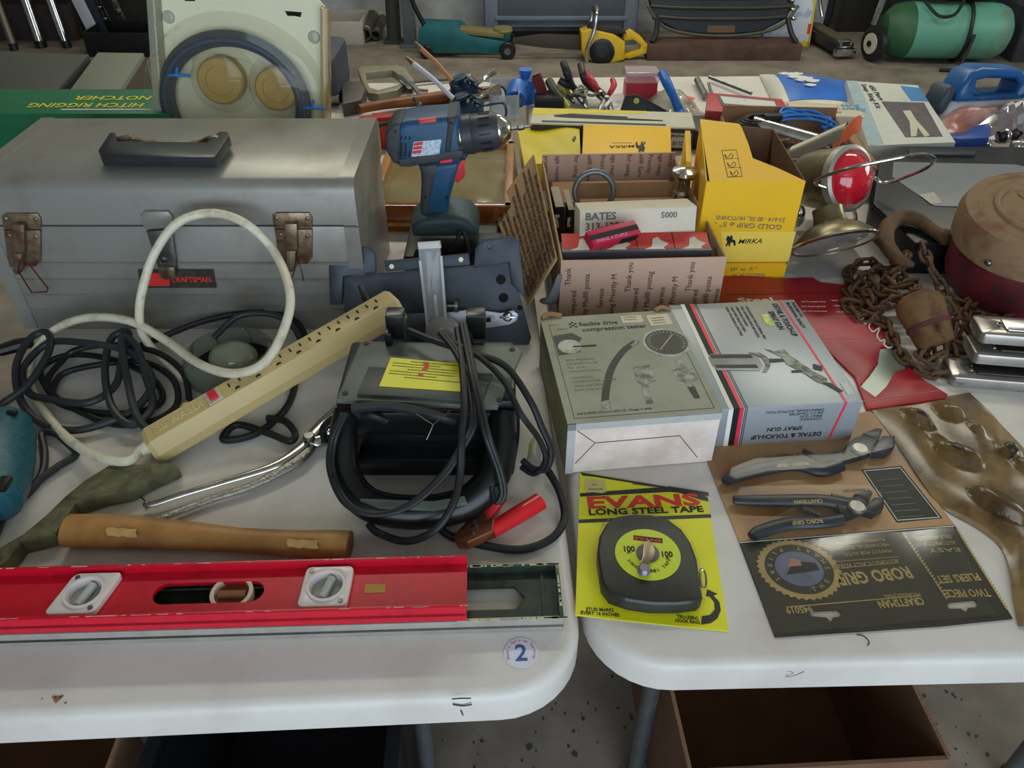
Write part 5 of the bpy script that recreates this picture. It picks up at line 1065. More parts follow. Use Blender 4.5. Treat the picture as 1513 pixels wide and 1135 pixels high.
M().sheet(lambda u, v: (.10 * u + .03 * v, .02 + .05 * v, .0 + .05 * u + .025 * math.sin(2.6 * v)), 8, 8, .0012).build('sheet', mat('sheet_dull', '8f8a7c', .35, .7), sh)
bcz = thing('blue_cord_coil', 'bundle of bright blue cord in the hardware carton', 'cord', Vector(bx.location) + Vector((.17, .17, .068)))
BC = mat('cord_blue', '2f7fd6', .45)
for k in range(6): M().tube([(-.06 + .004 * k, .006 * k - .01, .014 + .003 * (k % 3)), (-.02, .008 + .009 * k, .018 + .005 * (k % 3)), (.04, -.006 + .010 * k, .014 + .006 * ((k + 1) % 3)), (.075, -.03 + .011 * k, .006 + .008 * (k % 2)), (.05, -.045 + .011 * k, .004)], .0027, 7, 5).build('strand', BC, bcz)
bk = thing('black_cord_coil', 'black cord coil with plug beside the blue cord', 'cord', Vector(bx.location) + Vector((.09, .18, .064)))
for k in range(4): M().tube([((.055 - .006 * k) * math.cos(t), (.032 - .003 * k) * math.sin(t), .01 + .004 * k) for t in [R(a) for a in range(0, 360, 30)]], .004, 7, 4, True).build('loop', RUB, bk)
M().box((.02, -.01, .03), (.04, .018, .014), .004).build('plug', BLK, bk)
ot = thing('orange_strap', 'bright orange strap with a dark buckle above the lantern lens', 'strap', Vector(bx.location) + Vector((.215, .06, .066)))
M().sheet(lambda u, v: (.012 + .06 * u * math.cos(.6 * u), .012 * v + .035 * u, .0 + .03 * v + .028 * math.sin(2.6 * u)), 10, 4, .001).build('webbing', mat('orange_plastic', 'e2622e', .45), ot)
M().sheet(lambda u, v: (-.012 + .028 * v + .01 * u, -.012 * u, -.02 + .045 * (1 - u)), 6, 3, .001).build('webbing', mat('orange_plastic', 'e2622e'), ot)
M().sph((.018, -.006, .006), (.011, .009, .010), 12, 8).build('buckle', BLK, ot)
hw = thing('steel_bracket', 'folded galvanized bracket inside the carton next to the lantern', 'bracket', Vector(bx.location) + Vector((.05, .05, .05)))
M().box((.03, 0, .01), (.09, .03, .002), rot=(0, -8, 10)).box((.03, .014, .018), (.09, .002, .02), rot=(0, -8, 10)).build('channel', STEEL, hw)
# ================================================================ black case with grey panel
kc = thing('tool_case', 'low black plastic tool case with a grey lid panel', 'case', G(1400, 300, .74)); kc.location.z = .74
zt = .80; TT = TR(0, 0, zt - .74)
o = PLs(kc, TT, [(1290, 300), (1352, 358), (1570, 362), (1640, 300), (1610, 232), (1500, 216), (1330, 215), (1300, 232)])
M().prism(o, 0, zt - .74 - .006, .006).build('base', BLK, kc); M(TT).prism(o, -.008, 0, .005).build('lid', BLK, kc)
poly(kc, kc, TT, [(1318, 262), (1380, 305), (1560, 312), (1580, 262), (1500, 244), (1320, 240)], 0, .0015, 'lid_panel', mat('panel_grey', '7c7f84', .45, var=.1, sc=20), .0006)
poly(kc, kc, TT, [(1340, 224), (1440, 226), (1440, 232), (1342, 231)], 0, .006, 'hinge_ridge', mat('ridge_dark', '2a2e34', .35), .001)
poly(kc, kc, TT, [(1358, 288), (1380, 284), (1392, 300), (1376, 302)], .0016, .002, 'sticker', mat('sticker_faded', 'b8b4aa', .6))
for px in (1386, 1402): M().box(lp(kc, px, 345, .79) + Vector((0, -.006, -.012)), (.012, .008, .022), .002).build('clasp', BLK, kc)
# ================================================================ rusty red hoist
hs = thing('chain_hoist', 'heavy rusty red chain hoist drum beside the rusty chain', 'hoist', G(1492, 440, .74)); hs.location.z = .74
HR = mat('hoist_red', '7c1626', .55, sc=14, c2='3c2424', f=(.35, .62), bump=.3, det=8); HT = mat('hoist_tan', '8a6f50', .75, sc=16, c2='6a2a2a', f=(.48, .75), bump=.4)
Th = TR(0, .0, 0, rx=9, ry=-5)
M(Th).lathe([(0, .0), (.080, .0), (.098, .012), (.104, .03), (.104, .075), (.100, .09), (0, .09)], TR(.0, .02, .012), 44).build('drum', HR, hs)
cap = M(Th).lathe([(.0, .085), (.104, .085), (.112, .092), (.113, .130), (.106, .146), (.092, .150), (.088, .147), (.070, .150), (0, .152)], TR(.0, .02, .012), 48).build('cover', HT, hs)
q = M(Th); q.tube([(.064 * math.cos(t), .02 + .064 * math.sin(t), .163) for t in [R(a) for a in range(120, 281, 20)]], .005, 8, 4); q.build('cast_ridge', HT, cap)
M(Th).box((-.010, .01, .164), (.028, .016, .002), rot=(0, 0, -30)).build('paint_patch', mat('patch_red', 'a8323a', .6), cap)
M(Th).box((.01, .045, .1635), (.05, .05, .003), .001, rot=(0, 0, 20)).build('cast_plate', HT, cap)
for a in (215, 250, 290): M(Th).sph((.113 * math.cos(R(a)), .02 + .113 * math.sin(R(a)), .118), .0055, 10, 6).build('bolt', STEEL, cap)
M(Th).box((.03, -.09, .05), (.07, .03, .05), .008).build('bracket', mat('hoist_bright_red', 'a81c30', .5, sc=30, c2='4a2020'), hs)
# hook
hk = thing('lifting_hook', 'thick rusty lifting hook resting on the chain pile', 'hook', G(1345, 372, .76)); hk.location.z = .745
M().tube([lp(hk, *p) for p in ((1350, 392, .795), (1328, 383, .80), (1310, 360, .805), (1312, 335, .812), (1332, 321, .816), (1356, 325, .815), (1378, 340, .812), (1394, 350, .812), (1410, 352, .81))], [.004, .010, .013, .0135, .0135, .012, .010, .011, .013], 14, 7).build('hook', RUST, hk)
M().cyl(lp(hk, 1392, 350, .812), lp(hk, 1412, 352, .81), .014, .014, 14, .002).build('swivel', RUST, hk)
# bell-shaped weight
bw_ = thing('chain_weight', 'bell-shaped rusty weight half buried in the chain', 'weight', G(1372, 495, .745)); bw_.location.z = .75
M().lathe([(0, -.03), (.022, -.03), (.026, -.028), (.030, .005), (.034, .03), (.032, .042), (.020, .052), (0, .055)], frame(lp(bw_, 1372, 482, .785), (-.25, .72, .55)), 28).build('bell', mat('bell_rust', '7a5a38', .8, .2, sc=40, c2='5a3c2a', bump=.4), bw_)
M().lathe([(.0275, -.004), (.031, -.002), (.0312, .003), (.0285, .006)], frame(lp(bw_, 1372, 482, .785), (-.25, .72, .55)), 28).build('raised_band', mat('band_maroon', '5e2e30', .7), bw_)
c = lp(bw_, 1386, 484, .80); M().sph(c + Vector((0, -.01, .004)), .006, 10, 6).build('bolt', RUST, bw_)
# chain: links shared mesh
cn = thing('rusty_chain', 'tangled rusty brown steel chain piled beside the red hoist', 'chain', G(1360, 470, .74)); cn.location.z = .74
lm = M(); lm.tube([(.0125 * math.copysign(1, math.cos(t)) * (1 if abs(math.cos(t)) > .01 else 0) * .55 + .0085 * math.cos(t), .0075 * math.sin(t), 0) for t in [R(a) for a in range(0, 360, 30)]], .0032, 7, 2, True)
link0 = lm.build('link', RUST, cn, 60); lme = link0.data; bpy.data.objects.remove(link0)
strands = [
 [(1280, 410, .757), (1262, 420, .750), (1252, 405, .748), (1265, 390, .752), (1285, 385, .757), (1300, 400, .76), (1310, 425, .755), (1290, 445, .75), (1268, 440, .746), (1262, 425, .757), (1300, 395, .772), (1330, 405, .77), (1338, 430, .76)],
 [(1362, 362, .80), (1370, 385, .795), (1380, 405, .785), (1390, 420, .77), (1400, 440, .755), (1430, 452, .752), (1450, 470, .75), (1475, 475, .75), (1500, 470, .75), (1512, 478, .75)],
 [(1290, 455, .757), (1315, 450, .775), (1345, 436, .792), (1375, 436, .795), (1400, 450, .785), (1410, 475, .765), (1406, 505, .75), (1412, 535, .746), (1400, 555, .745)],
 [(1260, 455, .746), (1285, 468, .75), (1310, 478, .752), (1320, 505, .748), (1335, 530, .747), (1355, 545, .746), (1385, 555, .746), (1415, 550, .746), (1428, 530, .748)],
 [(1420, 455, .752), (1440, 440, .756), (1425, 465, .757), (1440, 485, .757), (1460, 465, .762), (1480, 485, .752), (1500, 490, .75), (1515, 485, .75)],
 [(1320, 385, .768), (1340, 375, .782), (1330, 395, .785), (1310, 410, .782), (1325, 425, .782), (1350, 415, .785), (1345, 440, .782), (1310, 435, .775), (1290, 420, .772), (1275, 405, .77)],
 [(1372, 515, .757), (1360, 530, .755), (1385, 530, .755), (1390, 510, .762), (1378, 500, .765)],
 [(1420, 490, .748), (1410, 515, .748), (1430, 510, .75), (1445, 500, .752), (1430, 480, .76), (1405, 470, .772)],
 [(1250, 430, .746), (1275, 455, .746), (1250, 445, .748), (1265, 470, .746), (1300, 465, .755), (1280, 435, .764), (1300, 420, .768)]]
k = 0
for s in strands:
    P = catmull([lp(cn, *p) for p in s], 24); acc = 0; last = P[0]
    for i in range(1, len(P)):
        acc += (P[i] - P[i - 1]).length
        if acc > .0215:
            acc = 0; d = P[i] - last; last = P[i]; m = frame((0, 0, 0), d); m = m @ Matrix.Rotation(R(90), 4, 'Y') @ Matrix.Rotation(R((90 if k % 2 else 0) + random.uniform(-25, 25)), 4, 'X')
            m.translation = P[i] - d * .5
            o = bpy.data.objects.new('link', lme); COL.objects.link(o); o.parent = cn; o.matrix_local = m; k += 1
# clear hinge packs at the edge
for k, (py, dx, dz) in enumerate(((560, 0, .0), (527, 34, .026), (497, 44, .052))):
    e = thing('bracket_pack', ('lowest clear plastic bracket pack of the stack by the table edge', 'middle clear plastic bracket pack of the stack', 'topmost shiny bracket pack of the stack over the chain')[k], 'bracket pack', G(1402 + dx, py + 10, .741 + dz) + Vector((0, 0, 0)), -8, 'stacked bracket packs')
    e.location.z = .741 + dz
    q = M(); o = rrect(.16, .052, .008, 4, .08, .026); q.prism(o, 0, .016, .004, holes=[circ(.0045, 12, .034, .028)], seg=2); q.build('tray', mat('pack_tray', 'a39c96', .24, .7, var=.2, sc=25), e)
    M().prism(rrect(.12, .030, .004, 3, .095, .026), .0165, .019, .001).build('steel_insert', mat('insert_steel', 'b4b0ae', .25, .85, var=.2) if k == 2 else mat('insert_dark', '3a3632', .3, .5), e)
    M().lathe([(.0045, .0155), (.0068, .016), (.0068, .0172), (.0045, .0172), (.0045, .0155)], TR(.034, .028, 0), 16).build('eyelet', CHROME, e)
# ================================================================ far half of the tables
def at(name, label, cat, px, py, z=.7405, rz=0, group=None): return thing(name, label, cat, G(px, py, z), rz, group)
def tb_(o, name, pts, r, m, seg=10, n=5, flat=1): return M().tube([lp(o, *p) for p in pts], r, seg, n, flat=flat).build(name, m, o)
# C-clamp
BEI = mat('clamp_beige', '8c8670', .45, .4, var=.2)
o = at('c_clamp', 'beige metal C-clamp lying flat near the far table edge', 'clamp', 580, 140)
poly(o, o, I4, [(530, 112), (535, 108), (588, 106), (600, 111), (612, 128), (610, 138), (600, 134), (588, 144), (560, 150), (545, 148), (536, 132)], 0, .020, 'frame', BEI, .003, holes=[[(541, 118), (580, 114), (596, 125), (590, 136), (560, 144), (548, 140), (543, 130)]])
tb_(o, 'screw', [(595, 114, .765), (612, 128, .762), (622, 148, .758), (615, 165, .752)], .006, STEEL)
M().cyl(lp(o, 595, 116, .768), lp(o, 605, 126, .768), .010).build('nut', CHROME, o)
# axe
o = at('axe', 'axe with a worn brown handle across the far table', 'axe', 520, 160)
tb_(o, 'handle', [(530, 161, .762), (570, 154, .76), (620, 148, .76), (670, 142, .758), (715, 137, .757), (738, 134, .757)], [.014, .015, .018, .021, .019, .016], mat('axe_brown', '8a5226', .4, sc=14, c2='6a3a1c'), 14, 6, .8)
poly(o, o, I4, [(506, 138), (534, 136), (542, 148), (536, 166), (508, 172)], .002, .034, 'head', mat('axe_iron', '55504c', .5, .5, sc=40), .006)
# pump oil cans
OB = mat('oiler_blue', '17344a', .3, var=.2)
def oiler(lab, px, py, r, h, spout, sm, lever, frame_):
    o = at('pump_oil_can', lab, 'oil can', px, py, .7405, 0, 'pump oil cans'); c = Vector((0, 0, 0))
    M().lathe([(0, 0), (r, 0), (r, h * .82), (r * .94, h * .86), (r * .8, h * .92), (r * .5, h), (0, h)], None, 24).build('can', OB, o)
    M().lathe([(r + .0015, h * .74), (r + .002, h * .76), (r + .002, h * .82), (r, h * .84)], None, 24).build('rim', OB, o)
    zt = .74 + h; top = Vector((0, 0, h))
    a = top + Vector((-.004, 0, .0)); b = lp(o, *spout[0]); e = lp(o, *spout[1])
    M().tube([a, a.lerp(b, .6), b], [.011, .010, .0065], 10, 3).build('spout_boot', OB, o); M().tube([b, b.lerp(e, .5) + Vector((0, 0, .004)), e], .0058, 10, 4).build('spout', sm, o)
    d = (e - b).normalized(); M().cyl(e, e + d * .022, .0062, .003).build('nozzle', BRASS, o)
    l = [lp(o, *p) for p in lever]; M().tube([top + Vector((.008, 0, .0))] + l, [.006, .005, .006, .008], 10, 5).build('lever', CHROME, o)
    M().tube([top + Vector((.012, 0, -.01))] + [lp(o, *p) for p in frame_], .003, 7, 4).build('wire_grip', OB, o)
    return o
WTUB = mat('spout_white', 'c4c4d4', .35); CTUB = mat('spout_copper', 'b98562', .4, .3)
oiler('dark blue pump oil can with the copper-coloured spout', 687, 158, .036, .075, ((668, 120, .835), (622, 72, .90)), CTUB, [(705, 122, .835), (720, 112, .845), (731, 106, .85)], [(712, 132, .81), (740, 128, .815), (748, 140, .80), (748, 160, .765)])
oiler('dark blue pump oil can with the white spout', 691, 186, .040, .072, ((670, 146, .835), (611, 94, .895)), WTUB, [(708, 142, .835), (724, 134, .843), (737, 127, .85)], [(714, 156, .812), (742, 152, .812), (748, 166, .79), (744, 178, .76)])
# red metal drawer piece with rod
RM = mat('red_tray', 'b02a24', .45, var=.15)
o = at('red_tool_tray', 'red metal tool tray poking out behind the drill', 'tray', 548, 222, .7405)
q = M(); q.box((.06, .04, .03), (.12, .07, .06), .003); q.build('tray', RM, o); M().box((.03, .03, .064), (.10, .02, .010), .002, rot=(0, 0, 14)).build('rail', RM, o)
tb_(o, 'rod', [(548, 187, .835), (580, 181, .838), (606, 172, .838), (618, 158, .83), (612, 146, .82)], .0045, RUB)
o = at('scraper', 'thin dark scraper with a beige end beyond the axe', 'scraper', 640, 124)
tb_(o, 'blade', [(598, 124, .748), (640, 119, .748), (675, 117, .748)], [.004, .007, .005], RUB, flat=.4); tb_(o, 'handle', [(672, 117, .749), (695, 113, .75)], .007, mat('scraper_beige', 'b8a690', .5))
o = at('brass_rod', 'short brass rod between the axe and clamp', 'rod', 625, 132); tb_(o, 'rod', [(608, 131, .746), (632, 134, .746)], .004, BRASS)
o = at('dark_blade', 'long dark blade below the brown axe handle', 'blade', 640, 164); tb_(o, 'blade', [(596, 168, .746), (640, 160, .746), (670, 155, .746)], [.006, .010, .006], mat('blade_dark', '4a4842', .45, .4), flat=.3)
o = at('clear_tub', 'empty clear plastic tub at the end of the axe handle', 'tub', 745, 178)
q = M(); q.prism(rrect(.075, .14, .012, 4, 0, .07), 0, .06, holes=[rrect(.07, .135, .010, 4, 0, .07)]); q.build('walls', clear('tub_clear', 'c8ccd2', .35, .1), o); M().prism(rrect(.074, .139, .012, 4, 0, .07), 0, .002).build('bottom', clear('tub_clear', 'c8ccd2'), o)
# blue bottles in a bag
BB = mat('bottle_blue', '2f6fc4', .35, var=.15)
for k, (px, py, r, h) in enumerate(((776, 142, .028, .07), (762, 156, .026, .065))):
    o = at('blue_bottle', ('blue bottle with a knob cap beside the dark red tube', 'blue bottle with metal cap next to the clear tub')[k], 'bottle', px, py + 8)
    M().lathe([(0, 0), (r, 0), (r, h * .7), (r * .9, h * .82), (r * .45, h * .9), (r * .45, h), (0, h)], frame((0, 0, .028), (.12, .9, .35)) if k else None, 20).build('bottle', BB, o)
    M().cyl((0, -.012, .028) if k else (0, 0, h), (0, .004, .030) if k else (0, 0, h + .012), .016, .018).build('cap', STEEL if k else BB, o)
o = at('red_square_tube', 'dark red square metal tube propped among the pliers', 'tube', 806, 150)
d = lp(o, 792, 112, .82) - lp(o, 806, 148, .76); T = frame(lp(o, 806, 148, .76), d); s = .012
M(T).prism([(-s, -s), (s, -s), (s, s), (-s, s)], 0, d.length, holes=[[(-s * .75, -s * .75), (s * .75, -s * .75), (s * .75, s * .75), (-s * .75, s * .75)]]).build('tube', mat('dark_red_metal', '6e2a30', .4, .3), o)
o = at('black_pouch', 'black cloth pouch below the dark red tube', 'pouch', 812, 168); M().box((0, .03, .02), (.075, .075, .04), .014, seg=3).build('pouch', mat('cloth_black', '1c1c1e', .8), o)
o = at('utility_knife', 'dark grey utility knife with a yellow-green tip', 'knife', 825, 150)
tb_(o, 'handle', [(811, 120, .80), (820, 135, .785), (830, 148, .77)], [.011, .012, .010], mat('knife_grey', '3e4038', .5)); tb_(o, 'tip', [(829, 146, .772), (840, 158, .757)], [.010, .006], mat('knife_lime', 'b7bd3a', .45))
def plier(lab, hA, hB, mA, mB, jaw, mj, rr=.009):
    o = at('hand_pliers', lab, 'pliers', jaw[0][0], jaw[0][1]); tb_(o, 'handle', hA, [rr, rr * 1.2, rr, rr * .8], mA); tb_(o, 'handle', hB, [rr, rr * 1.2, rr, rr * .8], mB)
    tb_(o, 'jaw', jaw, [.013, .011, .005], mj, flat=.6); c = lp(o, *jaw[0]); M().cyl(c + Vector((0, -.004, 0)), c + Vector((0, -.006, .012)), .006).build('pivot', STEEL, o)
HB = mat('handle_black_rubber', '26262a', .5); HRd = mat('handle_red', 'b8283a', .4)
plier('black-handled pliers standing with jaws among the wire clippers', [(832, 92, .84), (838, 108, .82), (843, 122, .79), (850, 134, .765)], [(826, 118, .80), (836, 124, .79), (846, 128, .775), (852, 135, .765)], HB, HB, [(853, 138, .764), (862, 150, .756), (868, 160, .75)], STEEL)
plier('pliers with one red and one dark handle by the clippers', [(858, 96, .82), (862, 110, .81), (866, 122, .79), (880, 134, .77)], [(862, 104, .815), (872, 118, .80), (880, 128, .785), (884, 136, .77)], HB, HRd, [(886, 140, .766), (898, 152, .755), (904, 164, .748)], STEEL)
plier('small red-handled pliers nearest the red box', [(905, 118, .79), (907, 126, .785), (902, 136, .775), (898, 142, .765)], [(884, 132, .775), (890, 138, .77), (894, 142, .768), (897, 146, .765)], HRd, HB, [(896, 148, .764), (890, 158, .755), (887, 164, .75)], STEEL, .007)
for k, (px, py) in enumerate(((846, 148), (858, 152), (866, 144), (874, 154), (852, 158))):
    o = at('spring_clip', ('olive-grey steel clip at the near side of the pliers heap', 'olive-grey steel clip in the middle of the pliers heap', 'olive-grey steel clip touching the red-handled pliers', 'olive-grey steel clip facing the staple gun', 'lowest olive-grey steel clip behind the saw kit box')[k], 'clip', px, py, .7405, 0, 'steel clips in the heap')
    M().tube([(.022 * math.cos(t + k), .014 * math.sin(t + k), .012 + .006 * k + .004 * math.sin(3 * t)) for t in [R(a) for a in range(0, 280, 35)]], .0055, 8, 4, flat=.6).build('clip', mat('clip_olive', '7c7f6c', .35, .6), o)
o = at('yellow_grip', 'yellow-tan handled snips behind the heap of clips', 'snips', 832, 140); tb_(o, 'grip', [(828, 124, .775), (834, 132, .77), (840, 142, .76)], [.010, .012, .008], mat('grip_ochre', 'a8922e', .5)); tb_(o, 'jaw', [(840, 142, .76), (848, 152, .752)], [.008, .004], STEEL)
# red box with clear lid
o = at('red_lidded_box', 'small red box with a clear lid near the far table edge', 'box', 946, 146)
M().box((0, .02, .022), (.082, .06, .044), .003).build('box', mat('box_red', 'b02438', .4, var=.1), o); M().box((0, .02, .057), (.088, .064, .026), .004).build('lid', clear('lid_pinkish', 'd8c0c4', .4, .1), o)
o = at('paper_sheet', 'white paper sheet lying under the red lidded box', 'paper', 950, 150, .7402); poly(o, o, I4, [(908, 122), (972, 124), (992, 164), (905, 164)], 0, .0006, 'sheet', mat('paper_white', 'd6d0cc', .7))
# black staple gun
o = at('staple_gun', 'black staple gun with a yellow dot near the yellow-topped box', 'staple gun', 950, 172)
T = axes((0, 0, 0), (1, 0, 0), (0, .45, 1)); q = M(T); q.prism(PLs(o, T, [(914, 172), (924, 142), (938, 140), (952, 146), (988, 166), (990, 174)]), -.014, .014, .004); q.build('body', mat('gun_black', '26262a', .45), o)
a = PL(o, T, 939, 150); M(T).cyl((*a, .014), (*a, .016), .007).build('dot', mat('dot_yellow', 'c6c040', .5), o); q = M(T); q.prism(PLs(o, T, [(955, 160), (984, 170), (984, 174), (955, 172)]), .012, .0155).build('lever', BLK, o)
# blue handled tool
o = at('blue_handled_mallet', 'blue plastic handled tool standing beside the knife box', 'hand tool', 1002, 176); BH = mat('handle_blue', '1f62b8', .4, var=.1)
tb_(o, 'handle', [(978, 108, .83), (986, 124, .815), (996, 145, .79), (1004, 166, .76), (1008, 178, .75)], [.011, .012, .010, .012, .018], BH, 12)
# clear bag of fittings
o = at('fitting_bag', 'clear bag of pale fittings with an orange sticker', 'bag', 1016, 170)
q = M(); q.sheet(lambda u, v: (-.055 + .10 * u - .035 * v, -.03 + .19 * v, .004 + .035 * math.sin(3.1 * u) * math.sin(3.1 * v) + .004 * math.sin(15 * u) * math.sin(17 * v)), 16, 20, .001); q.build('film', clear('bag_clear', 'c8c4b4', .5, .1), o, 70)
rnd = random.Random(8)
for k in range(7):
    q = M(); x, y = rnd.uniform(-.04, .015), rnd.uniform(0, .12); q.cyl((x, y, .008), (x + rnd.uniform(-.02, .02), y + .02, .012), .008, .006, 10); q.build('fitting', mat('fitting_pale', 'a8a48c', .5, .3), o)
M().box((.005, .02, .036), (.022, .016, .001), rot=(0, 8, -20)).build('sticker', mat('sticker_orange', 'e0604a', .5), o)
for k, (a, b, r, lab) in enumerate((((1048, 114), (1110, 138), .005, 'long grey steel rod at the far edge behind the red case'), ((1030, 118), (1042, 142), .009, 'short dull steel bar standing by the clear bag'), ((1047, 124), (1052, 140), .004, 'thin dark pin beside the short steel bar'))):
    o = at('steel_rod', lab, 'rod', *a); tb_(o, 'rod', [(*a, .752), ((a[0] + b[0]) / 2, (a[1] + b[1]) / 2, .752), (*b, .752)], r, STEEL, 8, 2)
# knife / saw box, two stacked at its end
kb = thing('saw_kit_box', 'long yellow and black box with a saw picture behind the disc box', 'box', (.042, 1.79, .74), -2.5); kb.location.z = .74
kb.rotation_euler.z = R(-5)
w = .37
M().box((w / 2, .05, .025), (w, .10, .05), .001).build('carton', mat('saw_box_black', '2e2f30', .5), kb)
M().box((w / 2, .05, .052), (w, .10, .004), .001).build('top_panel', mat('saw_box_pale', 'c8c4ac', .5), kb)
M().prism([(0, .05), (.10, .07), (w * .72, .082), (w * .72, .0995), (0, .0995)], .0541, .0545).build('yellow_print', mat('print_yellow', 'd8c42c', .5), kb)
M().prism([(.05, .052), (.09, .066), (.22, .058), (.22, .048), (.30, .042), (.30, .036), (.20, .036), (.09, .040), (.055, .044)], .0546, .0549).build('saw_picture', INK, kb)
M().box((w / 2 - .02, .012, .0547), (w - .09, .010, .0004)).build('dark_band', mat('band_teal', '33443c', .5), kb)
TFk = axes((0, -.0003, 0), (1, 0, 0), (0, 0, 1))
q = M(TFk); q.box((w - .035, .024, 0), (.058, .034, .0006)); q.build('end_label', mat('label_grey', 'c6c2b6', .6), kb); text(kb, 'campbell', .012, TFk @ TR(w - .012, .034, .0006, rz=180), INK, bold=.02); text(kb, 'CL10', .012, TFk @ TR(w - .02, .018, .0006, rz=180), INK, bold=.02)
kb2 = thing('tool_carton', 'black and white carton under the end of the saw kit box', 'carton', G(1003, 232, .74), -6); kb2.location.z = .74
kb2.location = Vector(kb.location) + Matrix.Rotation(kb.rotation_euler.z, 3, 'Z') @ Vector((w + .026, .02, 0))
M().box((0, .04, .022), (.048, .10, .044), .001).build('carton', mat('saw_box_black', '2e2f30'), kb2); text(kb2, 'campbell', .009, axes((0, -.0108, .03), (1, 0, 0), (0, 0, 1)) @ TR(.022, 0, .0006, rz=180), WHITEINK, bold=.02)
# red metal case with label sheet
rc = at('red_metal_case', 'red metal case with a printed sheet on its lid', 'case', 1046, 196)
zt = .80; TT = TR(0, 0, zt - .7405)
o = PLs(rc, TT, [(1043, 163), (1046, 136), (1156, 146), (1172, 172)]); M().prism(o, 0, zt - .7405, .003).build('body', mat('case_red', 'b8383c', .45, var=.1), rc)
poly(rc, rc, TT, [(1060, 141), (1146, 149), (1152, 163), (1066, 156)], 0, .0012, 'label_frame', mat('label_frame_grey', '5e6068', .5)); poly(rc, rc, TT, [(1064, 142), (1144, 150), (1148, 159), (1070, 153)], .0013, .0017, 'label_sheet', mat('label_sheet', 'd2d2ca', .6, sc=150, var=.12))
tg_ = thing('price_peg', 'small cream tag standing between the red case and yellow box', 'tag', G(1095, 182, .745)); M().box((0, 0, .03), (.020, .006, .055), .002, rot=(0, -18, 0)).build('peg', mat('peg_cream', 'cfc7a0', .5), tg_)
# blue printed bag
bb = at('blue_cotton_bag', 'blue and white plastic bag printed with white bolls', 'bag', 1200, 165)
def bag(px0, px1): pass
q = M(); A_, B_, C_, D_2 = [lp(bb, *p) for p in ((1150, 168, .744), (1290, 172, .744), (1262, 126, .744), (1122, 110, .744))]
q.sheet(lambda u, v: (lambda p: (p.x, p.y, .003 + .035 * (math.sin(3.1 * u) * math.sin(3.1 * v)) ** .5))(A_.lerp(B_, u).lerp(D_2.lerp(C_, u), v)), 16, 12, .001); q.build('bag', mat('bag_white', 'cfccc0', .35, var=.05), bb, 60)
def on_bag(u, v, dz=.0012): p = A_.lerp(B_, u).lerp(D_2.lerp(C_, u), v); return (p.x, p.y, .003 + .035 * (math.sin(3.1 * u) * math.sin(3.1 * v)) ** .5 + dz)
q = M(); q.sheet(lambda u, v: on_bag(.14 + .80 * u, .16 + .76 * v), 14, 10, .0008); q.build('blue_print', mat('bag_blue', '1e6fce', .35, sc=8, c2='1858ac'), bb, 60)
rnd = random.Random(4)
for u, v, r in ((.24, .86, .018), (.30, .80, .02), (.36, .86, .016), (.30, .68, .02), (.38, .62, .022), (.44, .54, .02), (.34, .56, .017), (.40, .42, .015)):
    q = M(); q.prism([(r * (1 + .25 * math.sin(5 * t)) * math.cos(t), r * .7 * (1 + .2 * math.cos(4 * t)) * math.sin(t)) for t in [R(a) for a in range(0, 360, 24)]], 0, .0012, T=Matrix.Translation(on_bag(u, v, .0022))); q.build('white_boll', WHITEP, bb)
hv = at('heavy_duty_packet', 'pale packet marked heavy duty below the blue bag', 'packet', 1210, 200, .7405, -8); M().box((0, .03, .028), (.18, .09, .05), .004).build('packet', mat('packet_pale', 'c9bda4', .5), hv)
M().box((-.02, .03, .0535), (.12, .05, .001)).build('label_edge', mat('packet_edge', 'c0846a', .5), hv); M().box((-.02, .03, .0545), (.112, .042, .001)).build('label', mat('packet_label', 'd0c4aa', .5), hv)
text(hv, 'HEAVY', .022, TR(.10, .04, .054, rz=180) @ TR(.0, 0, 0), mat('packet_blue', '3f9ad0', .5), bold=.03, wid=.8); text(hv, 'DUTY', .02, TR(.09, .062, .054, rz=180), mat('packet_blue', '3f9ad0'), bold=.03, wid=.8)
# snap ring kit
sk = at('ring_kit_box', 'white and blue snap ring kit box with a photo of pliers', 'box', 1330, 215)
zt = .79; TT = TR(0, 0, zt - .7405)
o = PLs(sk, TT, [(1283, 215), (1412, 210), (1356, 126), (1250, 119)]); M().prism(o, 0, zt - .7405, .001).build('carton', mat('kit_white', 'c9cabf', .45, var=.06), sk)
poly(sk, sk, TT, [(1250, 119), (1268, 120), (1306, 213), (1284, 215)], 0, .0004, 'blue_side', mat('kit_blue_grey', '9fb2b8', .5)); poly(sk, sk, TT, [(1302, 150), (1365, 152), (1393, 202), (1338, 203)], 0, .0006, 'photo', mat('kit_photo', '4a4a58', .5, sc=60, c2='6e5c4c'))
poly(sk, sk, TT, [(1334, 164), (1345, 163), (1352, 175), (1374, 200), (1366, 202), (1356, 188), (1354, 201), (1346, 202), (1344, 180)], .0007, .0010, 'photo_pliers', mat('photo_cream', 'c9c0a6', .5)); poly(sk, sk, TT, [(1330, 127), (1358, 130), (1372, 150), (1346, 149)], 0, .0006, 'blue_corner', mat('kit_blue', '3f7fb4', .5))
ptext(sk, sk, TT, '450 Piece', (1286, 126), (1304, 148), .018, INK, .0007, .01); ptext(sk, sk, TT, 'Snap Ring Kit', (1274, 124), (1298, 160), .018, INK, .0007, .01)
Tsk = axes((0, 0, 0), (1, 0, 0), (0, 0, 1)); a = Wl(sk, G(1318, 218, .76)); text(sk, 'Piece Snap', .022, axes((a.x - .01, Wl(sk, G(1320, 213, .79)).y - .0015, .022), (1, 0, 0), (0, 0, 1)), mat('kit_text', 'c8d0d4', .5), bold=.02)
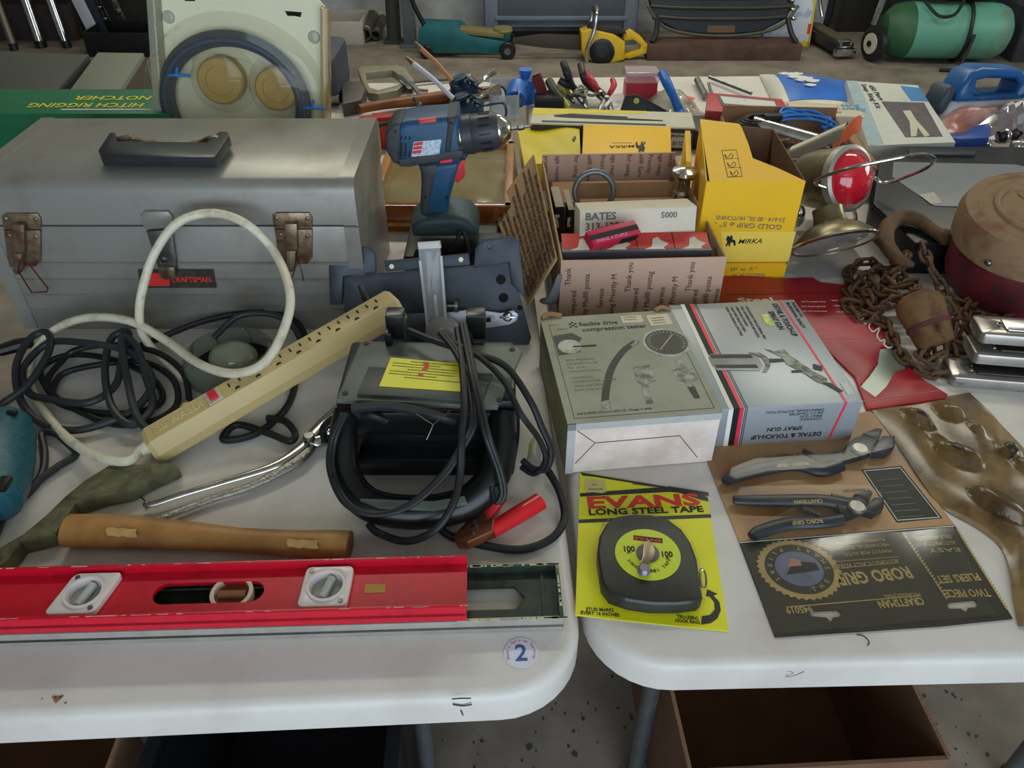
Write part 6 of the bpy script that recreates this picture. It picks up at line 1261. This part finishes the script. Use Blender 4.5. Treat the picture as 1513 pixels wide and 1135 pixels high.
# jug
jg = at('plastic_jug', 'blue and white plastic jug with a moulded carry handle', 'jug', 1440, 175, .7405)
T = axes((0, 0, 0), (1, 0, 0), (0, .15, 1)); JB = mat('jug_blue', '1f5a94', .3, var=.1)
q = M(T); q.prism(PLs(jg, T, [(1396, 148), (1404, 128), (1420, 105), (1440, 96), (1495, 98), (1508, 106), (1509, 140), (1490, 144), (1440, 146)]), -.045, .045, .014, holes=[PLs(jg, T, [(1432, 116), (1446, 112), (1488, 113), (1494, 120), (1488, 132), (1440, 134), (1430, 127)])], seg=3); q.build('shoulder', JB, jg, 50)
q = M(T); q.prism(PLs(jg, T, [(1390, 146), (1510, 140), (1520, 200), (1372, 205), (1378, 165)]), -.055, .055, .012, seg=3); q.build('body', mat('jug_pale', 'b4b4bc', .35, var=.06), jg, 50)
q = M(T); q.prism(PLs(jg, T, [(1372, 152), (1386, 126), (1394, 122), (1400, 130), (1388, 160), (1376, 165)]), -.03, .046, .008); q.build('cap', mat('cap_slate', '3a4450', .5), jg, 50)
# red plastic bag and foil bag
rp_ = at('red_film_bag', 'translucent reddish film bag beneath the foil bag', 'bag', 1440, 195); M().sheet(lambda u, v: (-.09 + .2 * u, -.03 + .10 * v, .004 + .05 * math.sin(3 * u) * math.sin(3 * v) + .006 * math.sin(13 * u + 7 * v)), 14, 10, .001).build('film', mat('film_red', 'a86a64', .3, sc=12, c2='b89a90', f=(.4, .6)), rp_, 60)
fb = at('foil_bag', 'crumpled shiny foil bag of small parts near the jug', 'bag', 1490, 205)
rnd = random.Random(12); N1, N2 = 16, 12; hz_ = [[rnd.uniform(-.012, .012) for i in range(N1 + 1)] for j in range(N2 + 1)]
M().sheet(lambda u, v: (-.08 + .2 * u, -.04 + .12 * v, .012 + .07 * math.sin(3.1 * u) * math.sin(3.1 * v) + hz_[round(v * N2)][round(u * N1)] * math.sin(3.1 * u)), N1, N2, .001).build('foil', mat('foil', 'a8a0a4', .18, .7, sc=20, c2='8a4a50', f=(.5, .75)), fb, 10)
tc = at('trigger_clamp', 'blue plastic trigger clamp lying by the tool case', 'clamp', 1410, 228); CB2 = mat('clamp_blue', '22438f', .4)
poly(tc, tc, TR(0, 0, .045), [(1380, 226), (1416, 221), (1428, 211), (1450, 206), (1456, 213), (1452, 229), (1410, 230)], -.04, 0, 'body', CB2, .004); tb_(tc, 'bar', [(1428, 224, .79), (1384, 228, .79), (1358, 230, .79)], .006, CB2)
for k, (px, py, r, l, ang, lab) in enumerate(((1470, 212, .016, .07, 10, 'black ratchet handle under the foil bag'), (1490, 224, .013, .05, -15, 'dark steel socket at the table side'), (1455, 224, .010, .035, 60, 'small dark spring by the blue clamp'))):
    o = at('socket_tool', lab, 'tool', px, py); q = M(); a = Vector((math.cos(R(ang)), math.sin(R(ang)), .05)); q.lathe([(0, 0), (r * .8, 0), (r, .006), (r, l * .6), (r * .7, l * .7), (r * .7, l), (0, l)], frame((0, 0, r), a), 16); q.build('body', BLK if k == 0 else STEEL, o)
    M().lathe([(r * 1.01, l * .2), (r * 1.06, l * .22), (r * 1.06, l * .32), (r * 1.01, l * .34)], frame((0, 0, r), a), 16).build('ring', CHROME, o)
# ================================================================ garage floor against the back wall
def fl_(name, label, cat, px, py, rz=0, group=None): return thing(name, label, cat, G(px, py, 0), rz, group)
TJ = mat('jack_teal', '17646c', .5, sc=9, c2='2c4a48', f=(.45, .75))
def floorjack(name, label, px, py, rz, mb_, mp, L=.56, w=.2):
    o = fl_(name, label, 'floor jack', px, py, rz)
    for s in (-1, 1):
        q = M(Matrix(((1, 0, 0, 0), (0, 0, -1, s * w / 2), (0, 1, 0, 0), (0, 0, 0, 1)))); q.prism([(.0, .03), (L * .95, .03), (L, .06), (L, .09), (L * .55, .13), (L * .45, .17), (L * .02, .18), (0, .12)], -.006, .006, .003); q.build('side_plate', mb_, o)
    M().box((L * .25, 0, .13), (L * .4, w * .8, .09), .01).build('hydraulic_unit', mb_, o)
    M().box((L * .68, 0, .13), (L * .5, w * .55, .03), .006, rot=(0, 5, 0)).build('lift_arm', mp, o)
    M().lathe([(0, 0), (.05, 0), (.06, .012), (.055, .028), (0, .024)], TR(L * .92, 0, .125), 24).build('saddle', mp, o)
    for s in (-1, 1):
        q = M(); q.cyl((L * .97, s * (w / 2 + .006), .05), (L * .97, s * (w / 2 + .04), .05), .05, seg=24, bev=.006).build('wheel', BLK, o); q = M(); q.cyl((L * .97, s * (w / 2 + .04), .05), (L * .97, s * (w / 2 + .043), .05), .02, seg=16).build('hub_cap', STEEL, o)
        M().cyl((.05, s * (w / 2 + .006), .04), (.05, s * (w / 2 + .03), .04), .04, seg=20, bev=.005).build('wheel', BLK, o)
    M().tube([(.03, 0, .17), (-.05, 0, .36), (-.12, 0, .75)], .014, 10, 3).build('handle', BLK, o); return o
floorjack('floor_jack', 'teal trolley floor jack in front of the wall', 622, 79, 0, TJ, mat('jack_tan', '86784c', .6, sc=12))
# chainsaw
cs = fl_('chainsaw', 'yellow and black chainsaw with chrome front handle on the floor', 'chainsaw', 905, 88)
T = axes((0, 0, 0), (1, 0, 0), (0, .1, 1)); CY = mat('saw_yellow', 'd0aa14', .4, var=.1)
q = M(T); q.prism(PLs(cs, T, [(858, 72), (857, 44), (870, 40), (905, 48), (922, 60), (921, 86), (900, 92), (880, 90), (862, 84)]), -.06, .06, .014, seg=3); q.build('body', CY, cs, 50)
q = M(T); q.prism(PLs(cs, T, [(920, 50), (930, 42), (945, 52), (957, 66), (956, 78), (930, 86), (921, 86), (921, 80), (945, 72), (946, 66), (935, 58), (922, 60)]), -.02, .02, .006); q.build('rear_handle', CY, cs, 50)
a = PL(cs, T, 888, 74); M(T).lathe([(0, 0), (.075, 0), (.075, .02), (.06, .03), (.02, .032), (0, .03)], TR(a[0], a[1], .055), 28).build('starter_cover', BLK, cs)
q = M(T); q.prism(PLs(cs, T, [(864, 46), (872, 34), (915, 36), (925, 48), (905, 50)]), -.05, .05, .012); q.build('engine_cover', mat('saw_dark', '2a2826', .6), cs)
M(T).tube([(*PL(cs, T, 866, 92), .07), (*PL(cs, T, 866, 70), .085), (*PL(cs, T, 876, 42), .085), (*PL(cs, T, 880, 15), .075), (*PL(cs, T, 880, 8), .0), (*PL(cs, T, 878, 16), -.08), (*PL(cs, T, 872, 50), -.08)], .012, 10, 6).build('front_handle', CHROME, cs)
q = M(T); q.prism(PLs(cs, T, [(862, 52), (800, 50), (758, 56), (756, 64), (800, 70), (862, 74)]), -.012, .012, .003); q.build('guide_bar', mat('bar_brown', '3c332a', .6, sc=20), cs)
# grey cabinet behind
cbn = thing('metal_cabinet', 'blue-grey metal cabinet with inset panel against the back wall', 'cabinet', GY(828, 40, 5.45)); cbn.location = (GY(828, 40, 5.42).x, 5.42, 0)
GC = mat('cabinet_grey', '6f7a88', .45, var=.1)
M().box((0, .13, .52), (.98, .25, .84), .01).build('body', GC, cbn)
for s in (-1, 1):
    M().box((s * .44, .0, .26), (.08, .04, .52), .006).build('upright', GC, cbn); M().box((s * .44, .13, .05), (.06, .22, .10)).build('foot', GC, cbn)
M().box((0, -.005, .26), (.80, .02, .20), .006).build('inset_panel', mat('cabinet_dark', '525a66', .4), cbn); M().box((0, -.012, .16), (.84, .03, .025), .004).build('lower_rail', GC, cbn)
# dark cast bench on a wooden base
sp = fl_('lawn_spreader', 'black oval slatted rack standing on a brown timber base', 'rack', 1064, 60)
sp.location = (GY(1064, 60, 5.2).x, 5.2, 0)
T = axes((0, 0, 0), (1, 0, 0), (0, .35, 1)); IR = mat('iron_black', '22252c', .5, sc=30, var=.3)
wl_ = .92
tm = M(); tm.box((0, -.05, .045), (wl_ + .02, .20, .09), .008); tm.build('timber_base', mat('timber_brown', '5a4238', .75, sc=8, c2='46322a'), sp)
q = M(T); q.prism([(-.46 + .0, .34), (-.42, .20), (-.25, .125), (0, .105), (.25, .125), (.40, .20), (.46, .34), (.42, .46), (-.42, .46)], -.02, .02, .008, holes=[[(-.12, .40), (.12, .40), (.10, .45), (-.10, .45)]]); q.build('oval_body', IR, sp, 50)
for z, w2 in ((.21, .39), (.27, .44), (.33, .455)):
    M(T).tube([(-w2, z, .025), (-w2 * .5, z - .012, .035), (w2 * .5, z - .012, .035), (w2, z, .025)], .009, 8, 4).build('slat', mat('slat_grey', '4a463f', .5, .3), sp)
M(T).tube([(-.46, .27, .03), (-.36, .155, .035), (-.15, .105, .04), (.15, .105, .04), (.36, .155, .035), (.46, .27, .03)], .010, 8, 5).build('rim', mat('rim_grey', '57534a', .5, .3), sp)
M(T).box((.0, .14, .024), (.17, .04, .006)).build('brown_tag', mat('tag_brown', '5c4630', .7), sp)
for s in (-1, 1): M().tube([(s * .40, .02, .20), (s * .41, -.06, .14), (s * .44, -.10, .095)], .016, 8, 4).build('leg', IR, sp)
for k in range(3): M(T).sph((.42 + .01 * k, .30 - .05 * k, .03), (.018, .014, .012), 10, 6).build('highlight_bead', CHROME, sp)  # small chrome balls added as bright glints on the dark iron
# white carton with yellow edge
wc = fl_('printed_carton', 'white printed carton with yellow edging leaning behind the black rack', 'carton', 1160, 66); wc.location = (GY(1150, 64, 5.38).x, 5.38, 0)
Tw = axes((0, 0, 0), (1, 0, 0), (0, .18, 1)); q = M(Tw); q.box((.04, .22, 0), (.30, .44, .05), .004); q.build('carton', mat('carton_print', 'cfd4dc', .5, sc=14, c2='a8b4cc', f=(.5, .6)), wc)
for c_, s_ in (((.04, .012, .0252), (.30, .03, .001)), ((.186, .22, .0252), (.015, .44, .001))): M(Tw).box(c_, s_).build('yellow_edge', mat('edge_yellow', 'cdb428', .5), wc)
M(Tw).box((.175, .10, .0256), (.02, .06, .001)).build('red_mark', REDINK, wc)
# black and silver jack
bj = fl_('trolley_jack', 'black low trolley jack with a silver front plate', 'trolley jack', 1243, 86); bj.rotation_euler.z = R(100)
JK = mat('jack_black', '1f2022', .4)
M().box((.25, 0, .06), (.52, .12, .06), .012).build('frame', JK, bj); M().box((.22, 0, .098), (.40, .08, .02), .006).build('arm', mat('jack_olive', '5a5038', .6), bj)
q = M(); q.box((-.02, 0, .04), (.04, .13, .04), .004).build('front_plate', CHROME, bj); M().box((.0, 0, .085), (.03, .08, .04), .004).build('saddle', CHROME, bj); M().box((-.012, 0, .088), (.01, .05, .025)).build('slot', JK, bj)
M().tube([(.45, 0, .12), (.50, .0, .4), (.52, 0, .8)], .016, 10, 3).build('handle', CHROME, bj)
q = M(TR(.48, 0, .2)); q.box((0, 0, .06), (.03, .16, .02)); q.build('yoke', STEEL, bj)
for s in (-1, 1): M().tube([(.47, s * .08, .13), (.49, s * .05, .22), (.50, s * .01, .34)], .012, 8, 3).build('yoke_arm', CHROME, bj); M().cyl((.40, s * .09, .05), (.40, s * .12, .05), .05, seg=20).build('wheel', JK, bj)
# compressor tank
ta = thing('air_tank', 'green rusty air compressor tank with a black hose looped round', 'air tank', (2.58, 5.05, 0), -3)
TG = mat('tank_green', '5f9c88', .42, sc=3, c2='7a5c40', f=(.56, .72), det=9); TG2 = mat('tank_dark_green', '2f5c3c', .5, sc=5, var=.25)
r = .155; zc = .175; TX = Matrix(((0, 0, 1, 0), (1, 0, 0, 0), (0, 1, 0, zc), (0, 0, 0, 1)))
M(TX).lathe([(r, -.22), (r, .24), (r * .97, .29), (r * .85, .335), (r * .55, .365), (0, .375)], None, 40).build('shell', TG, ta)
M(TX).lathe([(r, -.22), (r * .985, -.25), (r * .9, -.31), (r * .6, -.36), (0, -.375)], None, 40).build('end_cap', TG2, ta)
M(TX).tube([((r + .012) * math.cos(t), (r + .012) * math.sin(t), .10 + .02 * math.cos(t)) for t in [R(a) for a in range(0, 360, 20)]], .011, 8, 3, True).build('hose_loop', RUB, ta)
M().tube([(-.20, -.09, .355), (-.13, -.17, .295), (-.04, -.16, .30), (.02, -.09, .36), (.06, -.03, .375)], .009, 8, 6).build('hose', RUB, ta)
M().tube([(.10, -.18, .2), (.06, -.2, .02), (-.05, -.22, .012), (.15, -.24, .012)], .010, 8, 5).build('hose', RUB, ta)
for s in (-1, 1): M().cyl((-.32, -.13 + .16 * (s + 1) / 1 * .5, .12) if 0 else (-.36, .0 - .05 * s, .13), (-.40, .0 - .05 * s, .13), .001, seg=6)
M().lathe([(0, -.025), (.08, -.025), (.10, -.015), (.10, .015), (.08, .025), (0, .025)], frame((-.40, -.03, .105), (-1, -.35, 0)), 30).build('wheel', RUB, ta); M().lathe([(0, .022), (.06, .022), (.058, .03), (.02, .032), (0, .032)], frame((-.40, -.03, .105), (-1, -.35, 0)), 26).build('wheel_disc', mat('wheel_cream', 'b9b7a0', .5), ta); M().lathe([(0, .03), (.018, .03), (.016, .04), (0, .04)], frame((-.40, -.03, .105), (-1, -.35, 0)), 16).build('axle_cap', BLK, ta)
M().box((-.02, 0, .375), (.30, .14, .03), .006).build('pump_bracket', mat('bracket_rust', '8a6a40', .7, sc=20), ta)
q = M(); q.lathe([(0, 0), (.06, 0), (.06, .10), (.045, .12), (.045, .2), (0, .2)], TR(-.05, 0, .39), 20).build('pump', STEEL, ta); M().cyl((.06, -.05, .39), (.06, -.05, .43), .03, seg=16).build('brass_cap', mat('cap_tan', '9a7c3c', .5), ta)
for a, b in (((-.16, 0, .37), (-.05, 0, .52)), ((.10, 0, .37), (.24, 0, .54)), ((-.2, .05, .3), (-.3, .1, .6))): M().tube([a, b], .016, 8, 1).build('frame_bar', mat('frame_dark', '33332f', .5), ta)
for k in range(3): M().sph((-.06 + .05 * k, -.05, .40), .012, 10, 6).build('fitting', mat('fitting_red', 'a05048', .5), ta)
M().tube([(-.42, .0, .2), (-.36, .05, .5), (-.28, .08, .8)], .02, 10, 3).build('push_handle', CHROME, ta)
# dark bins and boxes at the sides of the floor
def bin_(lab, cat, px, py, w, d, h, m, rz=0, name='storage_bin'):
    o = fl_(name, lab, cat, px, py, rz); q = M(); t = .012
    for c_, s_ in (((0, 0, h / 2), (w, t, h)), ((0, d, h / 2), (w, t, h)), ((-w / 2, d / 2, h / 2), (t, d, h)), ((w / 2, d / 2, h / 2), (t, d, h))): M().box(c_, s_, .003).build('side_panel', m, o)
    M().box((0, d / 2, .006), (w, d, .012)).build('bottom', m, o); return o
bin_('dark plastic bin beside the green air tank', 'bin', 1545, 92, .42, .35, .30, mat('bin_dark', '34363c', .5))
bin_('tall dark bin against the wall behind the tank', 'bin', 1340, 62, .35, .16, .55, mat('bin_black', '26272a', .6))
gcy = fl_('gas_cylinder', 'dark green gas cylinder standing by the wall', 'gas cylinder', 1462, 62); M().lathe([(0, 0), (.10, 0), (.105, .02), (.105, 1.0), (.08, 1.1), (.03, 1.14), (.03, 1.2), (0, 1.2)], None, 28).build('shell', mat('cyl_green', '1f4a34', .45), gcy); M().lathe([(.106, .3), (.108, .31), (.108, .36), (.106, .37)], None, 28).build('band', BLK, gcy)
wbx = bin_('shallow white carton of pipes near the teal jack', 'carton', 500, 66, .32, .3, .14, mat('carton_offwhite', 'b4aca4', .7), 0, 'open_carton')
for k, (px, py, r_, l, lab) in enumerate(((540, 64, .042, .5, 'wide rusty pipe with an open end beside the white carton'), (508, 40, .04, .4, 'orange-brown pipe resting in the white carton'), (556, 62, .03, .35, 'short grey pipe next to the wide pipe'))):
    o = fl_('iron_pipe', lab, 'pipe', px, py); o.location.z = .012 if k != 1 else .05
    M().lathe([(r_ * .82, 0), (r_, 0), (r_, l), (r_ * .82, l), (r_ * .82, 0)], frame((0, 0, r_), (.05, 1, .12)), 22).build('pipe', mat('pipe_rust%d' % k, ('5e5848', '7a4c30', '55544c')[k], .7, .3, var=.3), o)
    M().lathe([(r_, .03), (r_ * 1.06, .032), (r_ * 1.06, .06), (r_, .062)], frame((0, 0, r_), (.05, 1, .12)), 22).build('collar', STEEL, o)
for k, (px, lab, r_, m, lean) in enumerate(((583, 'dark round post standing left of the teal jack', .045, mat('post_dark', '3c4038', .6), .02), (607, 'blue-grey square post by the teal jack', .05, mat('post_blue_grey', '5a6468', .5), .0))):
    o = fl_('steel_post', lab.replace(' left of', ' near'), 'post', px, 62 + 6 * k)
    if k == 0: M().cyl((0, 0, 0), (lean, .05, 1.0), r_, seg=18, bev=.006).build('post', m, o)
    else: M().box((0, 0, .5), (.075, .075, 1.0), .004).build('post', m, o)
    M().box((0, 0, .008), (.13, .12, .016), .003).build('foot_plate', m, o)
# chrome and grey poles leaning at the far side
for k, (px, py, lean, r_, m, lab) in enumerate(((22, 74, -.10, .022, mat('pole_olive', '7c7660', .4, .6), 'dull olive metal pole leaning behind the charcoal case'), (62, 70, -.09, .030, CHROME, 'bright chrome pole leaning behind the charcoal case'), (100, 70, -.12, .025, CHROME, 'slimmer chrome pole leaning next to the bright one'))):
    o = fl_('metal_pole', lab, 'pole', px, py); M().cyl((0, 0, .0), (lean * 1.2, .2, 1.15), r_, seg=18).build('pole', m, o); M().cyl((0, 0, 0), (lean * .03, .005, .04), r_ * 1.15, seg=16).build('foot', BLK, o)
wb = fl_('white_board', 'narrow white painted board leaning among the metal parts', 'board', 150, 70); M(TR(ry=-16, rx=-8)).box((0, 0, .5), (.07, .02, 1.0), .003).build('board', mat('board_white', 'b9bcc8', .6), wb); M(TR(ry=-16, rx=-8)).box((.05, .02, .5), (.05, .03, 1.0), .003).build('backing', mat('board_navy', '1e2636', .5), wb)
dt = bin_('black tub holding chrome furniture legs by the hose kit', 'tub', 180, 84, .40, .3, .14, BLK, 0, 'storage_tub')
for k, (px, py, r_, l) in enumerate(((150, 56, .02, -.16), (176, 62, .012, -.22), (196, 60, .018, -.2))):
    o = fl_('chrome_rail', ('bolted chrome rail leaning next to the white board', 'thin chrome rail leaning in the black tub', 'grey slotted rail leaning near the hose kit')[k], 'rail', px, py); o.location.z = .02
    M(TR(ry=math.degrees(math.atan(l)) * 1.3, rx=-6)).box((0, 0, .45), (r_ * 2.2, .02, .9), .003).build('rail', CHROME if k < 2 else STEEL, o)
    for z in (.10, .17, .24): M(TR(ry=math.degrees(math.atan(l)) * 1.3, rx=-6)).lathe([(.006, 0), (.018, 0), (.018, .008), (.006, .010), (.006, 0)], frame((0, -.01, z + .03 * k), (0, -1, 0)), 14).build('bolt', CHROME, o)
jk = bin_('dark crate of scrap standing by the poles', 'crate', 45, 60, .62, .18, .22, mat('crate_dark', '3a3230', .7), 0, 'scrap_crate')
# dark timbers and shelf along the wall base
for x0, x1, h, m, lab in ((-4.2, -1.35, .34, mat('shelf_dark', '2a2724', .8), 'long dark lower shelf along the wall behind the poles'), (2.1, 4.6, .30, mat('shelf_dark', '2a2724', .8), 'dark lower shelf along the wall behind the green tank')):
    o = thing('low_shelf', lab, 'shelf', ((x0 + x1) / 2, 5.58, 0)); M().box((0, .125, h), (x1 - x0, .06, .03), .004).build('board', m, o); M().box((0, .14, h / 2), (x1 - x0, .02, h)).build('back_panel', m, o)
    for s in (-1, 0, 1): M().box((s * (x1 - x0) * .48, .115, h / 2), (.04, .03, h)).build('upright', m, o)
# ================================================================ under the tables
def carton(lab, c, w, d, h, rz, m, name='cardboard_box'):
    o = thing(name, lab, 'cardboard box', c, rz); t = .006
    for c_, s_ in (((0, 0, h / 2), (w, t, h)), ((0, d, h / 2), (w, t, h)), ((-w / 2, d / 2, h / 2), (t, d, h)), ((w / 2, d / 2, h / 2), (t, d, h))): M().box(c_, s_).build('wall_panel', m, o)
    M().box((0, d / 2, .004), (w, d, .008)).build('bottom', m, o)
    for s in (-1, 1): M().box((s * w / 2, d / 2, h + .0008), (t, d, .002)).build('cut_edge', mat('corrugated_edge', '9a7458', .9, sc=300, var=.4), o)
    return o
BXD = mat('box_brown', '7c5c46', .8, sc=6, c2='6a4c38')
carton('large open brown box on the floor under the second table', (.445, .568, 0), .38, .42, .30, 3, BXD)
carton('brown box on the floor below the red level', (-.815, .52, 0), .50, .40, .33, 2, BXD)
# black slatted crate
cr_ = thing('plastic_crate', 'black ribbed plastic crate on the floor under the table', 'crate', (-.342, .50, 0), 1); PC = mat('crate_black', '16161a', .45, var=.3); w, d, h = .345, .36, .33
for x in (-w / 2, w / 2): M().box((x, d / 2, h / 2), (.008, d, h), .002).build('side_panel', PC, cr_)
M().box((0, d, h / 2), (w, .008, h), .002).build('side_panel', PC, cr_); M().box((0, 0, h * .25), (w, .008, h * .5), .002).build('side_panel', PC, cr_)
for y in (0, d): M().box((0, y, h - .01), (w + .02, .022, .022), .004).build('rim', PC, cr_)
for x in (-w / 2, w / 2): M().box((x, d / 2, h - .01), (.022, d, .022), .004).build('rim', PC, cr_)
for k in range(12): M().box((-w / 2 + .02 + k * .0275, d - .010, h * .55), (.006, .008, h * .75), .001).build('rib', PC, cr_)
M().box((0, d / 2, .006), (w, d, .012)).build('bottom', PC, cr_)
